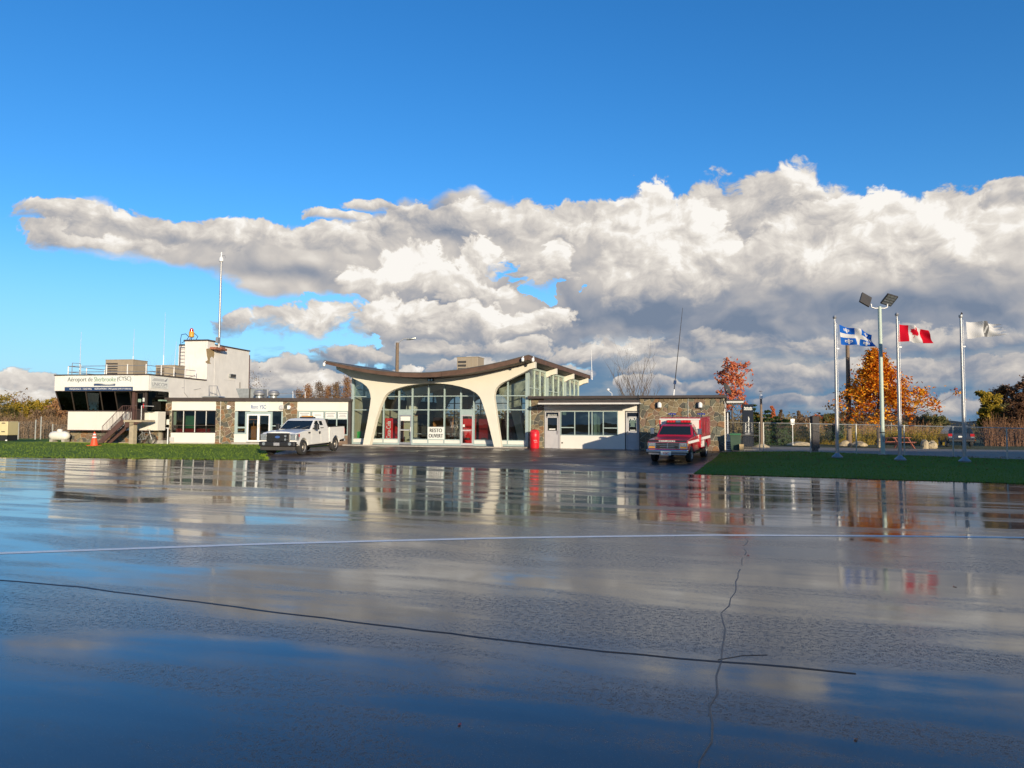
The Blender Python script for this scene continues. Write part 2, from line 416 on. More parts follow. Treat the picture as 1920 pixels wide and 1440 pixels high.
def glass(name, tint, refl=0.03, clear=0.9, ior=1.5, rough=0.008, film=0.0, filmcol=(0.5, 0.55, 0.48)):
    """window glass: lets part of the light through, mirrors the rest by angle, may carry a film of dirt"""
    m_ = bpy.data.materials.new(name); m_.use_nodes = True
    t = NT(m_.node_tree); t.n.clear()
    back = t.new('ShaderNodeNewGeometry').outputs['Backfacing']
    fr = t.new('ShaderNodeFresnel'); fr.inputs[0].default_value = ior
    tr = t.new('ShaderNodeBsdfTransparent')
    t.put(tr.inputs[0], t.mix(back, (tint[0] * clear, tint[1] * clear, tint[2] * clear, 1), (1, 1, 1, 1)))
    gl = t.new('ShaderNodeBsdfGlossy'); gl.inputs['Roughness'].default_value = rough
    nz = t.noise(t.new('ShaderNodeTexCoord').outputs['Object'], 0.7, 2, 0.5)
    bn = t.new('ShaderNodeBump'); bn.inputs['Strength'].default_value = 0.12; bn.inputs['Distance'].default_value = 0.03
    t.l.new(nz, bn.inputs['Height']); t.l.new(bn.outputs[0], gl.inputs['Normal'])
    base = tr.outputs[0]
    if film:
        df = t.new('ShaderNodeBsdfDiffuse'); df.inputs[0].default_value = (*filmcol, 1)
        m2_ = t.new('ShaderNodeMixShader'); t.l.new(t.m('MULTIPLY', t.m('SUBTRACT', 1.0, back), t.smooth(t.noise(t.new('ShaderNodeTexCoord').outputs['Object'], 1.6, 4, .6), .25, .75)), m2_.inputs[0])
        t.l.new(t.m('MULTIPLY', m2_.inputs[0].links[0].from_socket, film), m2_.inputs[0])
        t.l.new(base, m2_.inputs[1]); t.l.new(df.outputs[0], m2_.inputs[2]); base = m2_.outputs[0]
    mx = t.new('ShaderNodeMixShader'); t.l.new(t.m('MULTIPLY', t.m('ADD', fr.outputs[0], refl, clamp=True), t.m('SUBTRACT', 1.0, back)), mx.inputs[0])
    t.l.new(base, mx.inputs[1]); t.l.new(gl.outputs[0], mx.inputs[2])
    o = t.new('ShaderNodeOutputMaterial'); t.l.new(mx.outputs[0], o.inputs[0])
    return m_
M = {}
M['stucco'] = mat('white stucco', (0.74, 0.705, 0.635), 0.8, var=0.09, scale=1.2, bump=0.006, bscale=60, dirt=0.38)
M['panel'] = mat('cream wall panel', (0.72, 0.68, 0.60), 0.6, var=0.05, scale=0.9, bump=0.002, bscale=25, dirt=0.12)
M['arch'] = mat('cream painted concrete', (0.69, 0.645, 0.525), 0.7, var=0.05, scale=0.8, bump=0.004, bscale=30, dirt=0.10)
M['greypanel'] = mat('pale grey panel', (0.52, 0.51, 0.50), 0.6, var=0.05)
M['fascia'] = mat('dark brown fascia', (0.060, 0.046, 0.040), 0.45, var=0.25, scale=4)
M['roofbrown'] = mat('brown roof edge', (0.115, 0.064, 0.041), 0.65, var=0.30, scale=2.0, bump=0.004, bscale=12)
M['roofing'] = mat('grey roofing felt', (0.10, 0.095, 0.09), 0.85, var=0.3, scale=5, bump=0.01)
M['soffit'] = mat('dark brown soffit boards', (0.075, 0.050, 0.036), 0.6, var=0.3, scale=6)
M['gravelstop'] = mat('light metal edge', (0.62, 0.60, 0.55), 0.4, var=0.1)
M['green'] = mat('grey green paint', (0.33, 0.41, 0.39), 0.45, var=0.10, scale=3)
M['green2'] = mat('pale green paint', (0.42, 0.50, 0.42), 0.5, var=0.12, scale=3)
M['alu'] = mat('aluminium', (0.55, 0.55, 0.56), 0.35, metal=0.7, var=0.1)
M['greypaint'] = mat('grey door paint', (0.44, 0.43, 0.43), 0.5, var=0.08)
M['white'] = mat('white paint', (0.78, 0.77, 0.74), 0.45, var=0.05)
M['whitemetal'] = mat('white enamel', (0.76, 0.75, 0.71), 0.3, var=0.08)
M['brown'] = mat('brown metal paint', (0.10, 0.052, 0.042), 0.5, var=0.25, scale=8)
M['brownframe'] = mat('dark bronze frame', (0.050, 0.036, 0.030), 0.45, var=0.2)
M['black'] = mat('black plastic', (0.018, 0.018, 0.019), 0.5, var=0.2, scale=10)
M['rubber'] = mat('tyre rubber', (0.028, 0.027, 0.026), 0.85, var=0.25, scale=12)
M['concrete'] = mat('concrete', (0.36, 0.33, 0.28), 0.85, var=0.18, scale=4, bump=0.006)
M['conccol'] = mat('tan concrete', (0.40, 0.33, 0.22), 0.8, var=0.2, scale=3, bump=0.005)
M['mortar'] = mat('pale mortar', (0.46, 0.41, 0.30), 0.9, var=0.2, scale=8, bump=0.01, bscale=50)
M['steel'] = mat('galvanised steel', (0.33, 0.335, 0.34), 0.5, metal=0.5, var=0.12, scale=6)
M['duct'] = mat('galvanised duct', (0.36, 0.38, 0.37), 0.4, metal=0.5, var=0.25, scale=5)
M['polealu'] = mat('brushed pole', (0.34, 0.34, 0.34), 0.42, metal=0.55, var=0.06)
M['hvac'] = mat('tan equipment paint', (0.33, 0.27, 0.19), 0.55, var=0.12, scale=3)
M['hvacdark'] = mat('dark grille', (0.05, 0.045, 0.04), 0.6)
M['navy'] = mat('navy sign paint', (0.020, 0.048, 0.125), 0.4, var=0.1)
M['pylon'] = mat('dark navy sign panel', (0.007, 0.013, 0.027), 0.6, var=0.1, spec=0.15)
M['blue'] = mat('sign blue', (0.05, 0.11, 0.30), 0.5, var=0.0)
M['ink'] = mat('grey green lettering', (0.15, 0.17, 0.16), 0.6, var=0.0)
M['inkgreen'] = mat('pale green lettering', (0.26, 0.36, 0.27), 0.6, var=0.0)
M['signwhite'] = mat('white sign board', (0.72, 0.72, 0.66), 0.5, var=0.03)
M['blackink'] = mat('black lettering', (0.012, 0.012, 0.014), 0.6, var=0.0)
M['greyink'] = mat('grey lettering', (0.30, 0.30, 0.31), 0.6, var=0.0)
M['red'] = mat('red plastic', (0.62, 0.012, 0.022), 0.4, var=0.08, scale=3)
M['redprint'] = mat('red print', (0.55, 0.02, 0.03), 0.5, var=0.0)
M['vendingdark'] = mat('dark red machine', (0.17, 0.008, 0.010), 0.4, var=0.1)
M['vending'] = mat('red vending machine', (0.60, 0.016, 0.016), 0.35, var=0.05)
M['orange'] = mat('orange cone plastic', (0.75, 0.085, 0.022), 0.5, var=0.08)
M['yellow'] = mat('yellow housing', (0.62, 0.32, 0.03), 0.45, var=0.1)
M['amber'] = mat('amber lens', (0.55, 0.24, 0.03), 0.2, var=0.1)
M['chrome'] = mat('chrome', (0.62, 0.62, 0.64), 0.12, metal=1.0, var=0.05)
M['lens'] = mat('lamp lens', (0.36, 0.38, 0.38), 0.06, metal=0.5, var=0.4, scale=14)
M['redlens'] = mat('red lens', (0.45, 0.012, 0.012), 0.15, var=0.1)
M['bluelens'] = mat('blue lens', (0.025, 0.03, 0.25), 0.15, var=0.1)
M['truckwhite'] = mat('white car paint', (0.76, 0.74, 0.68), 0.30, var=0.0, coat=0.4)
M['truckred'] = mat('dark red car paint', (0.36, 0.009, 0.026), 0.30, var=0.0, coat=0.7)
M['carblack'] = mat('dark blue car paint', (0.02, 0.022, 0.03), 0.25, var=0.1, coat=0.6)
M['rim'] = mat('steel wheel', (0.40, 0.36, 0.30), 0.4, metal=0.6, var=0.2)
M['tank'] = mat('white tank paint', (0.74, 0.71, 0.62), 0.4, var=0.06, dirt=0.25)
M['wood'] = mat('weathered pole wood', (0.19, 0.135, 0.09), 0.85, var=0.3, scale=6, bump=0.006)
M['wooddark'] = mat('creosoted wood', (0.040, 0.032, 0.030), 0.8, var=0.3)
M['redwood'] = mat('red brown picnic wood', (0.33, 0.10, 0.05), 0.7, var=0.25, scale=8)
M['boulder'] = mat('tan boulder', (0.45, 0.36, 0.22), 0.9, var=0.3, scale=3, bump=0.03, bscale=6)
M['bark'] = mat('grey bark', (0.12, 0.095, 0.075), 0.9, var=0.3, scale=10, bump=0.01)
M['birch'] = mat('birch bark', (0.52, 0.47, 0.38), 0.8, var=0.3, scale=14)
M['twig'] = mat('reddish twigs', (0.17, 0.11, 0.085), 0.9, var=0.25)
M['bin'] = mat('green bin plastic', (0.045, 0.085, 0.055), 0.5, var=0.15)
M['binlid'] = mat('green lid plastic', (0.06, 0.20, 0.08), 0.5, var=0.15)
M['tan'] = mat('tan box', (0.55, 0.40, 0.20), 0.6, var=0.15)
M['cream'] = mat('cream metal cabinet', (0.62, 0.52, 0.28), 0.5, var=0.06)
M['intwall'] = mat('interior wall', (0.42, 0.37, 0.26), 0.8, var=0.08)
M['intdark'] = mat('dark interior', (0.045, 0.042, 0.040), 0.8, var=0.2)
M['intfloor'] = mat('tiled floor', (0.16, 0.14, 0.11), 0.5, var=0.2)
M['woodpanel'] = mat('orange wood', (0.36, 0.15, 0.05), 0.5, var=0.2, scale=5)
M['redchair'] = mat('red upholstery', (0.22, 0.012, 0.014), 0.6, var=0.15)
M['greencloth'] = mat('green board', (0.03, 0.16, 0.07), 0.6, var=0.15)
M['greenplastic'] = mat('bright green plastic', (0.03, 0.35, 0.07), 0.5, var=0.1)
M['plasterpatch'] = mat('bare tan render', (0.34, 0.25, 0.13), 0.95, var=0.25, scale=7, bump=0.01)
M['redwoodbeam'] = mat('rust red bracket', (0.30, 0.11, 0.06), 0.7, var=0.3, scale=9)
STONES = [mat('fieldstone %s' % n, c, 0.85, var=0.35, scale=7, bump=0.012, bscale=18) for n, c in
          (('brown', (0.155, 0.115, 0.066)), ('rust', (0.22, 0.12, 0.058)), ('grey', (0.125, 0.125, 0.092)), ('dark', (0.085, 0.080, 0.064)), ('tan', (0.21, 0.165, 0.095)), ('pinkish', (0.18, 0.12, 0.08)))]
G_HALL = glass('hall glass', (0.86, 0.95, 0.93), refl=0.03, clear=0.86)
G_DARK = glass('tinted glass', (0.75, 0.80, 0.76), refl=0.03, clear=0.72)
G_OFF = glass('office glass', (0.72, 0.80, 0.78), refl=0.13, clear=0.70)
G_CLERE = glass('clerestory glass', (0.8, 0.9, 0.82), refl=0.06, clear=0.6, film=0.75, filmcol=(0.42, 0.50, 0.36))
G_CAB = glass('smoked glass', (0.10, 0.12, 0.11), refl=0.0, clear=0.6, ior=1.22)

# ------------------------------------------------------------------ frames of reference
class Frame:
    """vertical reference plane of a facade: u along it (to the right), v behind it, z up"""
    def __init__(self, P0, ang):
        self.P = Vector((P0[0], P0[1], 0)); self.a = ang
        self.ud = Vector((math.cos(ang), -math.sin(ang), 0)); self.vd = Vector((math.sin(ang), math.cos(ang), 0))
    def w(self, u, v, z): return self.P + self.ud * u + self.vd * v + Vector((0, 0, z))
    def pix(self, px, py, v=0.0):
        d = ray(px, py); o = Vector((0, 0, CAMZ))
        t = ((self.P + self.vd * v) - o).dot(self.vd) / d.dot(self.vd)
        q = o + d * t
        return (q - self.P).dot(self.ud), q.z
    def U(self, px, v=0.0, py=795): return self.pix(px, py, v)[0]
    def Z(self, px, py, v=0.0): return self.pix(px, py, v)[1]
    def empty(self, name, label, cat, u=0, v=0, z=0, group=None):
        return thing(name, label, cat, self.w(u, v, z), -self.a, group)
ANG = R(17.3)
FH = Frame((-1.0, 46.7), ANG)                  # hall and office wing
FW = Frame((-24.9, 51.35), R(4.0))             # restaurant wing
FC = Frame((-24.96, 49.4), R(10.4))            # control office and stair tower

# ------------------------------------------------------------------ the ground
SA, CA = math.sin(ANG), math.cos(ANG)
def sm(t): t = max(0.0, min(1.0, t)); return t * t * (3 - 2 * t)
PROF = [(8, 0.0), (26, -0.30), (33, -0.26), (38, -0.17), (43.5, 0.0), (60, 0.0), (75, -0.12), (130, -0.6), (300, -3.0)]
def H(X, Y):
    s = X * SA + Y * CA
    z = 0.0
    for (s0, z0), (s1, z1) in zip(PROF, PROF[1:]):
        if s <= s0: break
        z = z0 + (z1 - z0) * sm((s - s0) / (s1 - s0))
    win = sm((s - 8) / 19.0) * (1 - sm((s - 36) / 8.0))
    return z - 0.011 * max(-40, min(40, X)) * win
def on_ground(px, py, dz=0.0):
    d = ray(px, py); o = Vector((0, 0, CAMZ)); lo, hi = 1.0, 400.0
    t = lo
    while t < hi:
        q = o + d * t
        if q.z <= H(q.x, q.y) + dz: break
        t += 0.25
    a, b = t - 0.25, t
    for _ in range(30):
        c = (a + b) / 2; q = o + d * c
        if q.z <= H(q.x, q.y) + dz: b = c
        else: a = c
    q = o + d * b
    return Vector((q.x, q.y, H(q.x, q.y)))
def st(X, Y): return X * CA - Y * SA, X * SA + Y * CA       # world -> (t along facade, s depth)
def wt(t, s): return t * CA + s * SA, -t * SA + s * CA
def sheet(poly, name, material, dz, step, parent=None):
    """a sheet draped on the terrain inside an outline given in (t, s)"""
    bm = bmesh.new()
    f = bm.faces.new([bm.verts.new((p[0], p[1], 0)) for p in poly])
    xs = [p[0] for p in poly]; ys = [p[1] for p in poly]
    for axis, lo, hi in ((0, min(xs), max(xs)), (1, min(ys), max(ys))):
        k = math.floor(lo / step) + 1
        while k * step < hi:
            co = [0, 0, 0]; no = [0, 0, 0]; co[axis] = k * step; no[axis] = 1
            bmesh.ops.bisect_plane(bm, geom=bm.verts[:] + bm.edges[:] + bm.faces[:], plane_co=co, plane_no=no, dist=1e-5)
            k += 1
    for v in bm.verts:
        X, Y = wt(v.co.x, v.co.y)
        v.co = (X, Y, H(X, Y) + dz)
    bmesh.ops.recalc_face_normals(bm, faces=bm.faces)
    for f in bm.faces:
        if f.normal.z < 0: f.normal_flip()
        f.smooth = True
    me = bpy.data.meshes.new(name); bm.to_mesh(me); bm.free()
    me.materials.append(material)
    o = bpy.data.objects.new(name, me); col.objects.link(o)
    if parent: o.parent = parent
    return o

def wet_asphalt():
    m_ = bpy.data.materials.new('wet asphalt'); m_.use_nodes = True
    t = NT(m_.node_tree); b = t.n['Principled BSDF']
    pos = t.new('ShaderNodeNewGeometry').outputs['Position']
    rot = t.new('ShaderNodeVectorRotate', rotation_type='Z_AXIS'); t.l.new(pos, rot.inputs['Vector']); rot.inputs['Angle'].default_value = ANG
    p = rot.outputs[0]
    streak = t.noise(t.vm('MULTIPLY', p, (0.05, 0.55, 1.0)), 1.0, 5, 0.6, 0.4)
    patch = t.noise(t.vm('MULTIPLY', p, (0.16, 0.30, 1.0)), 1.0, 4, 0.55, 0.8)
    grain = t.noise(p, 95.0, 3, 0.7)
    stone = t.new('ShaderNodeTexVoronoi'); t.put(stone.inputs['Vector'], p); stone.inputs['Scale'].default_value = 85.0
    mid = t.noise(p, 5.0, 5, 0.6)
    c = t.ramp(grain, [(0.3, (0.016, 0.016, 0.017)), (0.60, (0.038, 0.036, 0.034)), (0.8, (0.095, 0.088, 0.078))])
    c = t.mix(t.smooth(stone.outputs['Distance'], 0.13, 0.03), c, (0.20, 0.18, 0.155, 1))
    t.put(b.inputs['Base Color'], t.mix(t.m('MULTIPLY', t.smooth(mid, 0.50, 0.75), 0.6), c, (0.020, 0.019, 0.018, 1)))
    # standing film of water in long shallow hollows, damp aggregate between them
    sepp = t.new('ShaderNodeSeparateXYZ'); t.l.new(p, sepp.inputs[0])
    far = t.smooth(sepp.outputs[1], 5.0, 16.0)
    hollow = t.m('ADD', t.m('MULTIPLY', t.noise(t.vm('MULTIPLY', p, (0.20, 0.95, 1.0)), 1.0, 6, 0.58, 0.5), 0.65), t.m('ADD', t.m('MULTIPLY', streak, 0.35), t.m('MULTIPLY', far, 0.035)))
    W = t.smooth(hollow, 0.450, 0.580)
    edge = t.m('MULTIPLY', t.m('SUBTRACT', t.noise(p, 7.0, 5, 0.65), 0.5), 0.5)
    W = t.m('ADD', W, t.m('MULTIPLY', edge, t.m('MULTIPLY', W, t.m('SUBTRACT', 1.0, W))), clamp=True)
    proud = t.m('MULTIPLY', t.smooth(t.m('ADD', t.m('MULTIPLY', grain, 0.65), t.m('MULTIPLY', t.noise(p, 22.0, 3, 0.6), 0.35)), 0.44, 0.64), t.m('SUBTRACT', 1.0, W))
    damp = t.m('ADD', t.m('ADD', 0.030, t.m('MULTIPLY', far, 0.075)), t.m('MULTIPLY', patch, 0.11)); near_ = t.m('SUBTRACT', 1.0, far)
    rgh = t.m('ADD', t.m('ADD', t.m('MULTIPLY', t.m('SUBTRACT', 1.0, W), damp), 0.068), t.m('MULTIPLY', t.m('MULTIPLY', proud, near_), 0.30))
    t.put(b.inputs['Roughness'], rgh)
    t.put(b.inputs['Specular IOR Level'], t.m('SUBTRACT', 0.58, t.m('MULTIPLY', t.m('MULTIPLY', proud, near_), 0.42)))
    b.inputs['IOR'].default_value = 1.55
    b1 = t.new('ShaderNodeBump'); b1.inputs['Strength'].default_value = 1.0; b1.inputs['Distance'].default_value = 0.009
    t.l.new(t.noise(t.vm('MULTIPLY', p, (0.22, 0.85, 1.0)), 1.0, 3, 0.5), b1.inputs['Height'])
    b2 = t.new('ShaderNodeBump'); t.put(b2.inputs['Strength'], t.m('MULTIPLY', t.m('ADD', 0.12, t.m('MULTIPLY', t.m('SUBTRACT', 1.0, W), 0.38)), t.m('SUBTRACT', 1.0, t.m('MULTIPLY', far, 0.8)))); b2.inputs['Distance'].default_value = 0.0012
    t.l.new(t.m('ADD', t.m('MULTIPLY', grain, 0.5), t.m('MULTIPLY', t.noise(p, 34.0, 4, 0.7), 0.7)), b2.inputs['Height']); t.l.new(b1.outputs[0], b2.inputs['Normal'])
    t.l.new(b2.outputs[0], b.inputs['Normal'])
    return m_
M['apron'] = wet_asphalt()
M['drive'] = mat('damp brown asphalt', (0.105, 0.070, 0.052), 0.50, var=0.30, scale=0.8, bump=0.004, bscale=60, spec=0.35)
M['road'] = mat('pale old asphalt', (0.21, 0.18, 0.14), 0.7, var=0.15, scale=2, bump=0.004)
M['line'] = mat('white line paint', (0.84, 0.81, 0.75), 0.45, var=0.14, scale=9, bump=0.001, bscale=80)
M['tar'] = mat('tar seam', (0.024, 0.023, 0.022), 0.36, var=0.3, scale=20, bump=0.006, bscale=30)
def turf(name, c1, c2, c3):
    m_ = bpy.data.materials.new(name); m_.use_nodes = True
    t = NT(m_.node_tree); b = t.n['Principled BSDF']
    tc = t.new('ShaderNodeTexCoord').outputs['Object']
    n1 = t.noise(tc, 0.6, 5, 0.6); n2 = t.noise(tc, 9.0, 4, 0.7)
    c = t.ramp(t.m('ADD', t.m('MULTIPLY', n1, 0.6), t.m('MULTIPLY', n2, 0.4)), [(0.32, c1), (0.52, c2), (0.72, c3)])
    t.put(b.inputs['Base Color'], c); b.inputs['Roughness'].default_value = 0.9
    b.inputs['Specular IOR Level'].default_value = 0.15
    return m_
M['soil'] = turf('turf soil', (0.080, 0.130, 0.013), (0.110, 0.180, 0.016), (0.135, 0.19, 0.026))
M['field'] = turf('rough field', (0.05, 0.065, 0.022), (0.10, 0.10, 0.04), (0.15, 0.12, 0.055))
M['forest'] = turf('haze tinted forest', (0.022, 0.038, 0.044), (0.036, 0.050, 0.052), (0.055, 0.055, 0.050))  # bluish cast of the distant air is put into the forest colour

# base terrain out to the horizon
mb = MB()
ts = [-4000, -1500, -600, -250, -120, -80, -60, -45, -30, -15, 0, 15, 30, 45, 60, 80, 120, 250, 600, 1500, 4000]
ss = [-600, -200, -80, -30, -10, 0, 5, 10, 15, 20, 24, 26, 28, 30, 33, 36, 38, 40, 42, 44, 48, 60, 68, 75, 90, 110, 130, 200, 300, 600, 1500, 5000]
for s_ in ss:
    for t_ in ts:
        X, Y = wt(t_, s_); mb.v.append((X, Y, H(X, Y) - 0.12 if s_ < 62 else H(X, Y) - 0.03))
nt = len(ts)
for j in range(len(ss) - 1):
    for i in range(nt - 1):
        mb.f.append((j * nt + i, j * nt + i + 1, (j + 1) * nt + i + 1, (j + 1) * nt + i)); mb.mi.append(0)
structure(mb.build('ground', M['field'], smooth=True))

def spt(px, py): q = on_ground(px, py); return st(q.x, q.y)
EDGE_L = [spt(-260, 857), spt(0, 857), spt(250, 859.5), spt(430, 861.5), spt(500, 862)]
EDGE_R = [spt(1300, 889), spt(1450, 893), spt(1640, 899), spt(1920, 907), spt(2150, 913)]
apron_poly = [(-70, -30), (-70, EDGE_L[0][1])] + EDGE_L + [spt(760, 873), spt(1000, 880)] + EDGE_R + [(70, EDGE_R[-1][1]), (70, -30)]
structure(sheet(apron_poly, 'apron', M['apron'], 0.0, 1.0))
LAWN_L_SIDE = [spt(500, 862), spt(492, 853), spt(560, 841), spt(640, 834)]
LAWN_R_SIDE = [spt(1300, 889), spt(1324, 870), spt(1352, 849)]
t0, s0 = LAWN_L_SIDE[-1]; t1, s1 = LAWN_R_SIDE[-1]
drive_poly = LAWN_L_SIDE + [(t0, 62), (t1, 62)] + LAWN_R_SIDE[::-1] + [spt(1000, 880), spt(760, 873)]
def damp_drive():
    m_ = mat('damp brown driveway', (0.105, 0.070, 0.052), 0.5, var=0.0)
    t = NT(m_.node_tree); b = t.n['Principled BSDF']; pos = t.new('ShaderNodeNewGeometry').outputs['Position']
    n1 = t.noise(pos, 0.35, 5, 0.6, 0.6); n2 = t.noise(pos, 60.0, 3, 0.7); n3 = t.noise(pos, 2.2, 4, 0.6)
    c = t.ramp(t.m('ADD', t.m('MULTIPLY', n2, 0.5), t.m('MULTIPLY', n3, 0.5)), [(0.3, (0.060, 0.042, 0.033)), (0.55, (0.105, 0.072, 0.054)), (0.75, (0.16, 0.115, 0.085))])
    t.put(b.inputs['Base Color'], t.mix(t.smooth(n1, 0.42, 0.6), c, (0.062, 0.045, 0.037, 1)))
    t.put(b.inputs['Roughness'], t.ramp(n1, [(0.36, 0.62), (0.5, 0.42), (0.66, 0.20)]))
    b.inputs['Specular IOR Level'].default_value = 0.35
    bn = t.new('ShaderNodeBump'); bn.inputs['Strength'].default_value = 0.5; bn.inputs['Distance'].default_value = 0.004
    t.l.new(n2, bn.inputs['Height']); t.l.new(bn.outputs[0], b.inputs['Normal'])
    return m_
structure(sheet(drive_poly, 'driveway', damp_drive(), -0.004, 2.0))
FENCE_V = None
lawn_l = [(-70, EDGE_L[0][1])] + EDGE_L[:-1] + LAWN_L_SIDE + [(t0, 62), (-70, 62)]
lawn_r_back = [spt(1352, 847), ]
road_near = [spt(1352, 847.5), spt(1500, 846.5), spt(1640, 852), spt(1780, 857), spt(1920, 862), spt(2150, 870)]
lawn_r = LAWN_R_SIDE + road_near[1:] + [(70, road_near[-1][1]), (70, EDGE_R[-1][1])] + EDGE_R[::-1][:-1]
structure(sheet(lawn_l, 'lawn', M['soil'], 0.018, 1.5))
structure(sheet(lawn_r, 'lawn', M['soil'], 0.018, 2.0))
structure(sheet([(t1, road_near[0][1])] + road_near + [(70, road_near[-1][1]), (70, 55.5), (t1, 55.5)], 'car_park', M['road'], 0.0, 3.0))

def grass(poly, n, name, seed, tall, edge=()):
    r_ = random.Random(seed); mb = MB()
    tri = tessellate_polygon([[Vector((p[0], p[1], 0)) for p in poly]])
    areas = [abs((Vector(poly[b]) - Vector(poly[a])).cross(Vector(poly[c]) - Vector(poly[a]))) for a, b, c in tri]
    for _ in range(n):
        a, b, c = r_.choices(tri, areas)[0]
        x, y = r_.random(), r_.random()
        if x + y > 1: x, y = 1 - x, 1 - y
        pt = Vector(poly[a]) + (Vector(poly[b]) - Vector(poly[a])) * x + (Vector(poly[c]) - Vector(poly[a])) * y
        if abs(pt.x) > 45: continue
        X, Y = wt(pt.x, pt.y); Z = H(X, Y) + 0.014
        an = r_.uniform(0, 6.28); wd = r_.uniform(0.006, 0.014); h = tall * r_.uniform(0.5, 1.25)
        lx, ly = r_.uniform(-.5, .5) * h, r_.uniform(-.5, .5) * h
        cx, cy = math.cos(an) * wd, math.sin(an) * wd
        mb.add([(X - cx, Y - cy, Z), (X + cx, Y + cy, Z), (X + lx, Y + ly, Z + h)], [(0, 1, 2)])
    for a, b in zip(edge, edge[1:]):               # ragged verge: tufts straying over the edge
        L = math.hypot(b[0] - a[0], b[1] - a[1])
        for _ in range(int(L * 90)):
            f = r_.random(); g_ = r_.gauss(0, .10) + .06 * math.sin((a[0] + (b[0] - a[0]) * f) * 3.1) + .05 * math.sin((a[0] + (b[0] - a[0]) * f) * 7.7)
            X, Y = wt(a[0] + (b[0] - a[0]) * f, a[1] + (b[1] - a[1]) * f + g_ + .05)
            Z = H(X, Y); an = r_.uniform(0, 6.28); wd = r_.uniform(0.006, 0.014); h = tall * r_.uniform(0.5, 1.5); cx, cy = math.cos(an) * wd, math.sin(an) * wd
            mb.add([(X - cx, Y - cy, Z), (X + cx, Y + cy, Z), (X + r_.uniform(-.6, .6) * h, Y + r_.uniform(-.6, .6) * h, Z + h)], [(0, 1, 2)])
    m_ = bpy.data.materials.get('grass blades')
    if not m_:
        m_ = bpy.data.materials.new('grass blades'); m_.use_nodes = True
        t = NT(m_.node_tree); b = t.n['Principled BSDF']
        rp = t.new('ShaderNodeNewGeometry').outputs['Random Per Island']
        pos = t.new('ShaderNodeNewGeometry').outputs['Position']
        v = t.m('ADD', t.m('MULTIPLY', rp, 0.6), t.m('MULTIPLY', t.noise(pos, 0.5, 4, 0.6), 0.4))
        t.put(b.inputs['Base Color'], t.ramp(v, [(0.2, (0.120, 0.175, 0.012)), (0.55, (0.165, 0.245, 0.016)), (0.8, (0.20, 0.285, 0.028)), (0.97, (0.26, 0.22, 0.07))]))
        b.inputs['Roughness'].default_value = 0.7; b.inputs['Specular IOR Level'].default_value = 0.2
    o = mb.build(name, m_, normals=False); o['kind'] = 'stuff'
    return o
tag(grass(lawn_l, 90000, 'grass', 3, 0.055, [(-40, EDGE_L[0][1])] + EDGE_L[:-1] + LAWN_L_SIDE), 'short bright green grass of the lawn before the control office', 'grass')
tag(grass(lawn_r, 80000, 'grass', 4, 0.055, EDGE_R), 'short dark green grass in shade around the flagpoles', 'grass')

# painted line, tar seams
def strip(pts, width, name, material, dz, hgt=0.0, jag=0.0, seed=1, gap=0.0):
    r_ = random.Random(seed); fine = []
    for a, b in zip(pts, pts[1:]):
        n = max(1, int((b - a).length / 0.22))
        fine += [a.lerp(b, i / n) for i in range(n)]
    fine.append(pts[-1])
    mb = MB(); rows = []
    for i, p in enumerate(fine):
        d = (fine[min(i + 1, len(fine) - 1)] - fine[max(i - 1, 0)]); nrm = Vector((-d.y, d.x, 0)).normalized()
        o = r_.uniform(-jag, jag); wl = width / 2 * (1 + (r_.uniform(-.5, .5) if jag else 0)); wr = width / 2 * (1 + (r_.uniform(-.5, .5) if jag else 0))
        row = []
        for k, (off, up) in enumerate(((-wl, 0), (0, hgt), (wr, 0)) if hgt else ((-wl, 0), (wr, 0))):
            q = p + nrm * (off + o); row.append((q.x, q.y, H(q.x, q.y) + dz + up))
        rows.append(row)
    for a, b in zip(rows, rows[1:]):
        if gap and r_.random() < gap: continue
        for k in range(len(a) - 1): mb.quad(a[k], a[k + 1], b[k + 1], b[k])
    return structure(mb.build(name, material, normals=False, smooth=bool(hgt)))
G = on_ground
strip([G(-60, 1039), G(0, 1037.5), G(480, 1020.5), G(960, 1008.5), G(1340, 1003.5), G(1700, 1005.5), G(1980, 1009)], 0.14, 'painted_line', M['line'], 0.0025)
strip([G(-40, 1084), G(150, 1101), G(400, 1133), G(700, 1171), G(1000, 1207), G(1200, 1228), G(1345, 1240), G(1480, 1250), G(1605, 1264)], 0.026, 'tar_seam', M['tar'], 0.001, 0.005, 0.012, 2)
strip([G(1300, 1470), G(1325, 1390), G(1340, 1300), G(1346, 1240), G(1362, 1180), G(1356, 1150), G(1378, 1110), G(1392, 1060), G(1400, 1010)], 0.011, 'tar_seam', M['tar'], 0.001, 0.002, 0.024, 3, 0.22)
strip([G(1345, 1237), G(1390, 1229), G(1440, 1229)], 0.010, 'tar_seam', M['tar'], 0.001, 0.003, 0.01, 4)

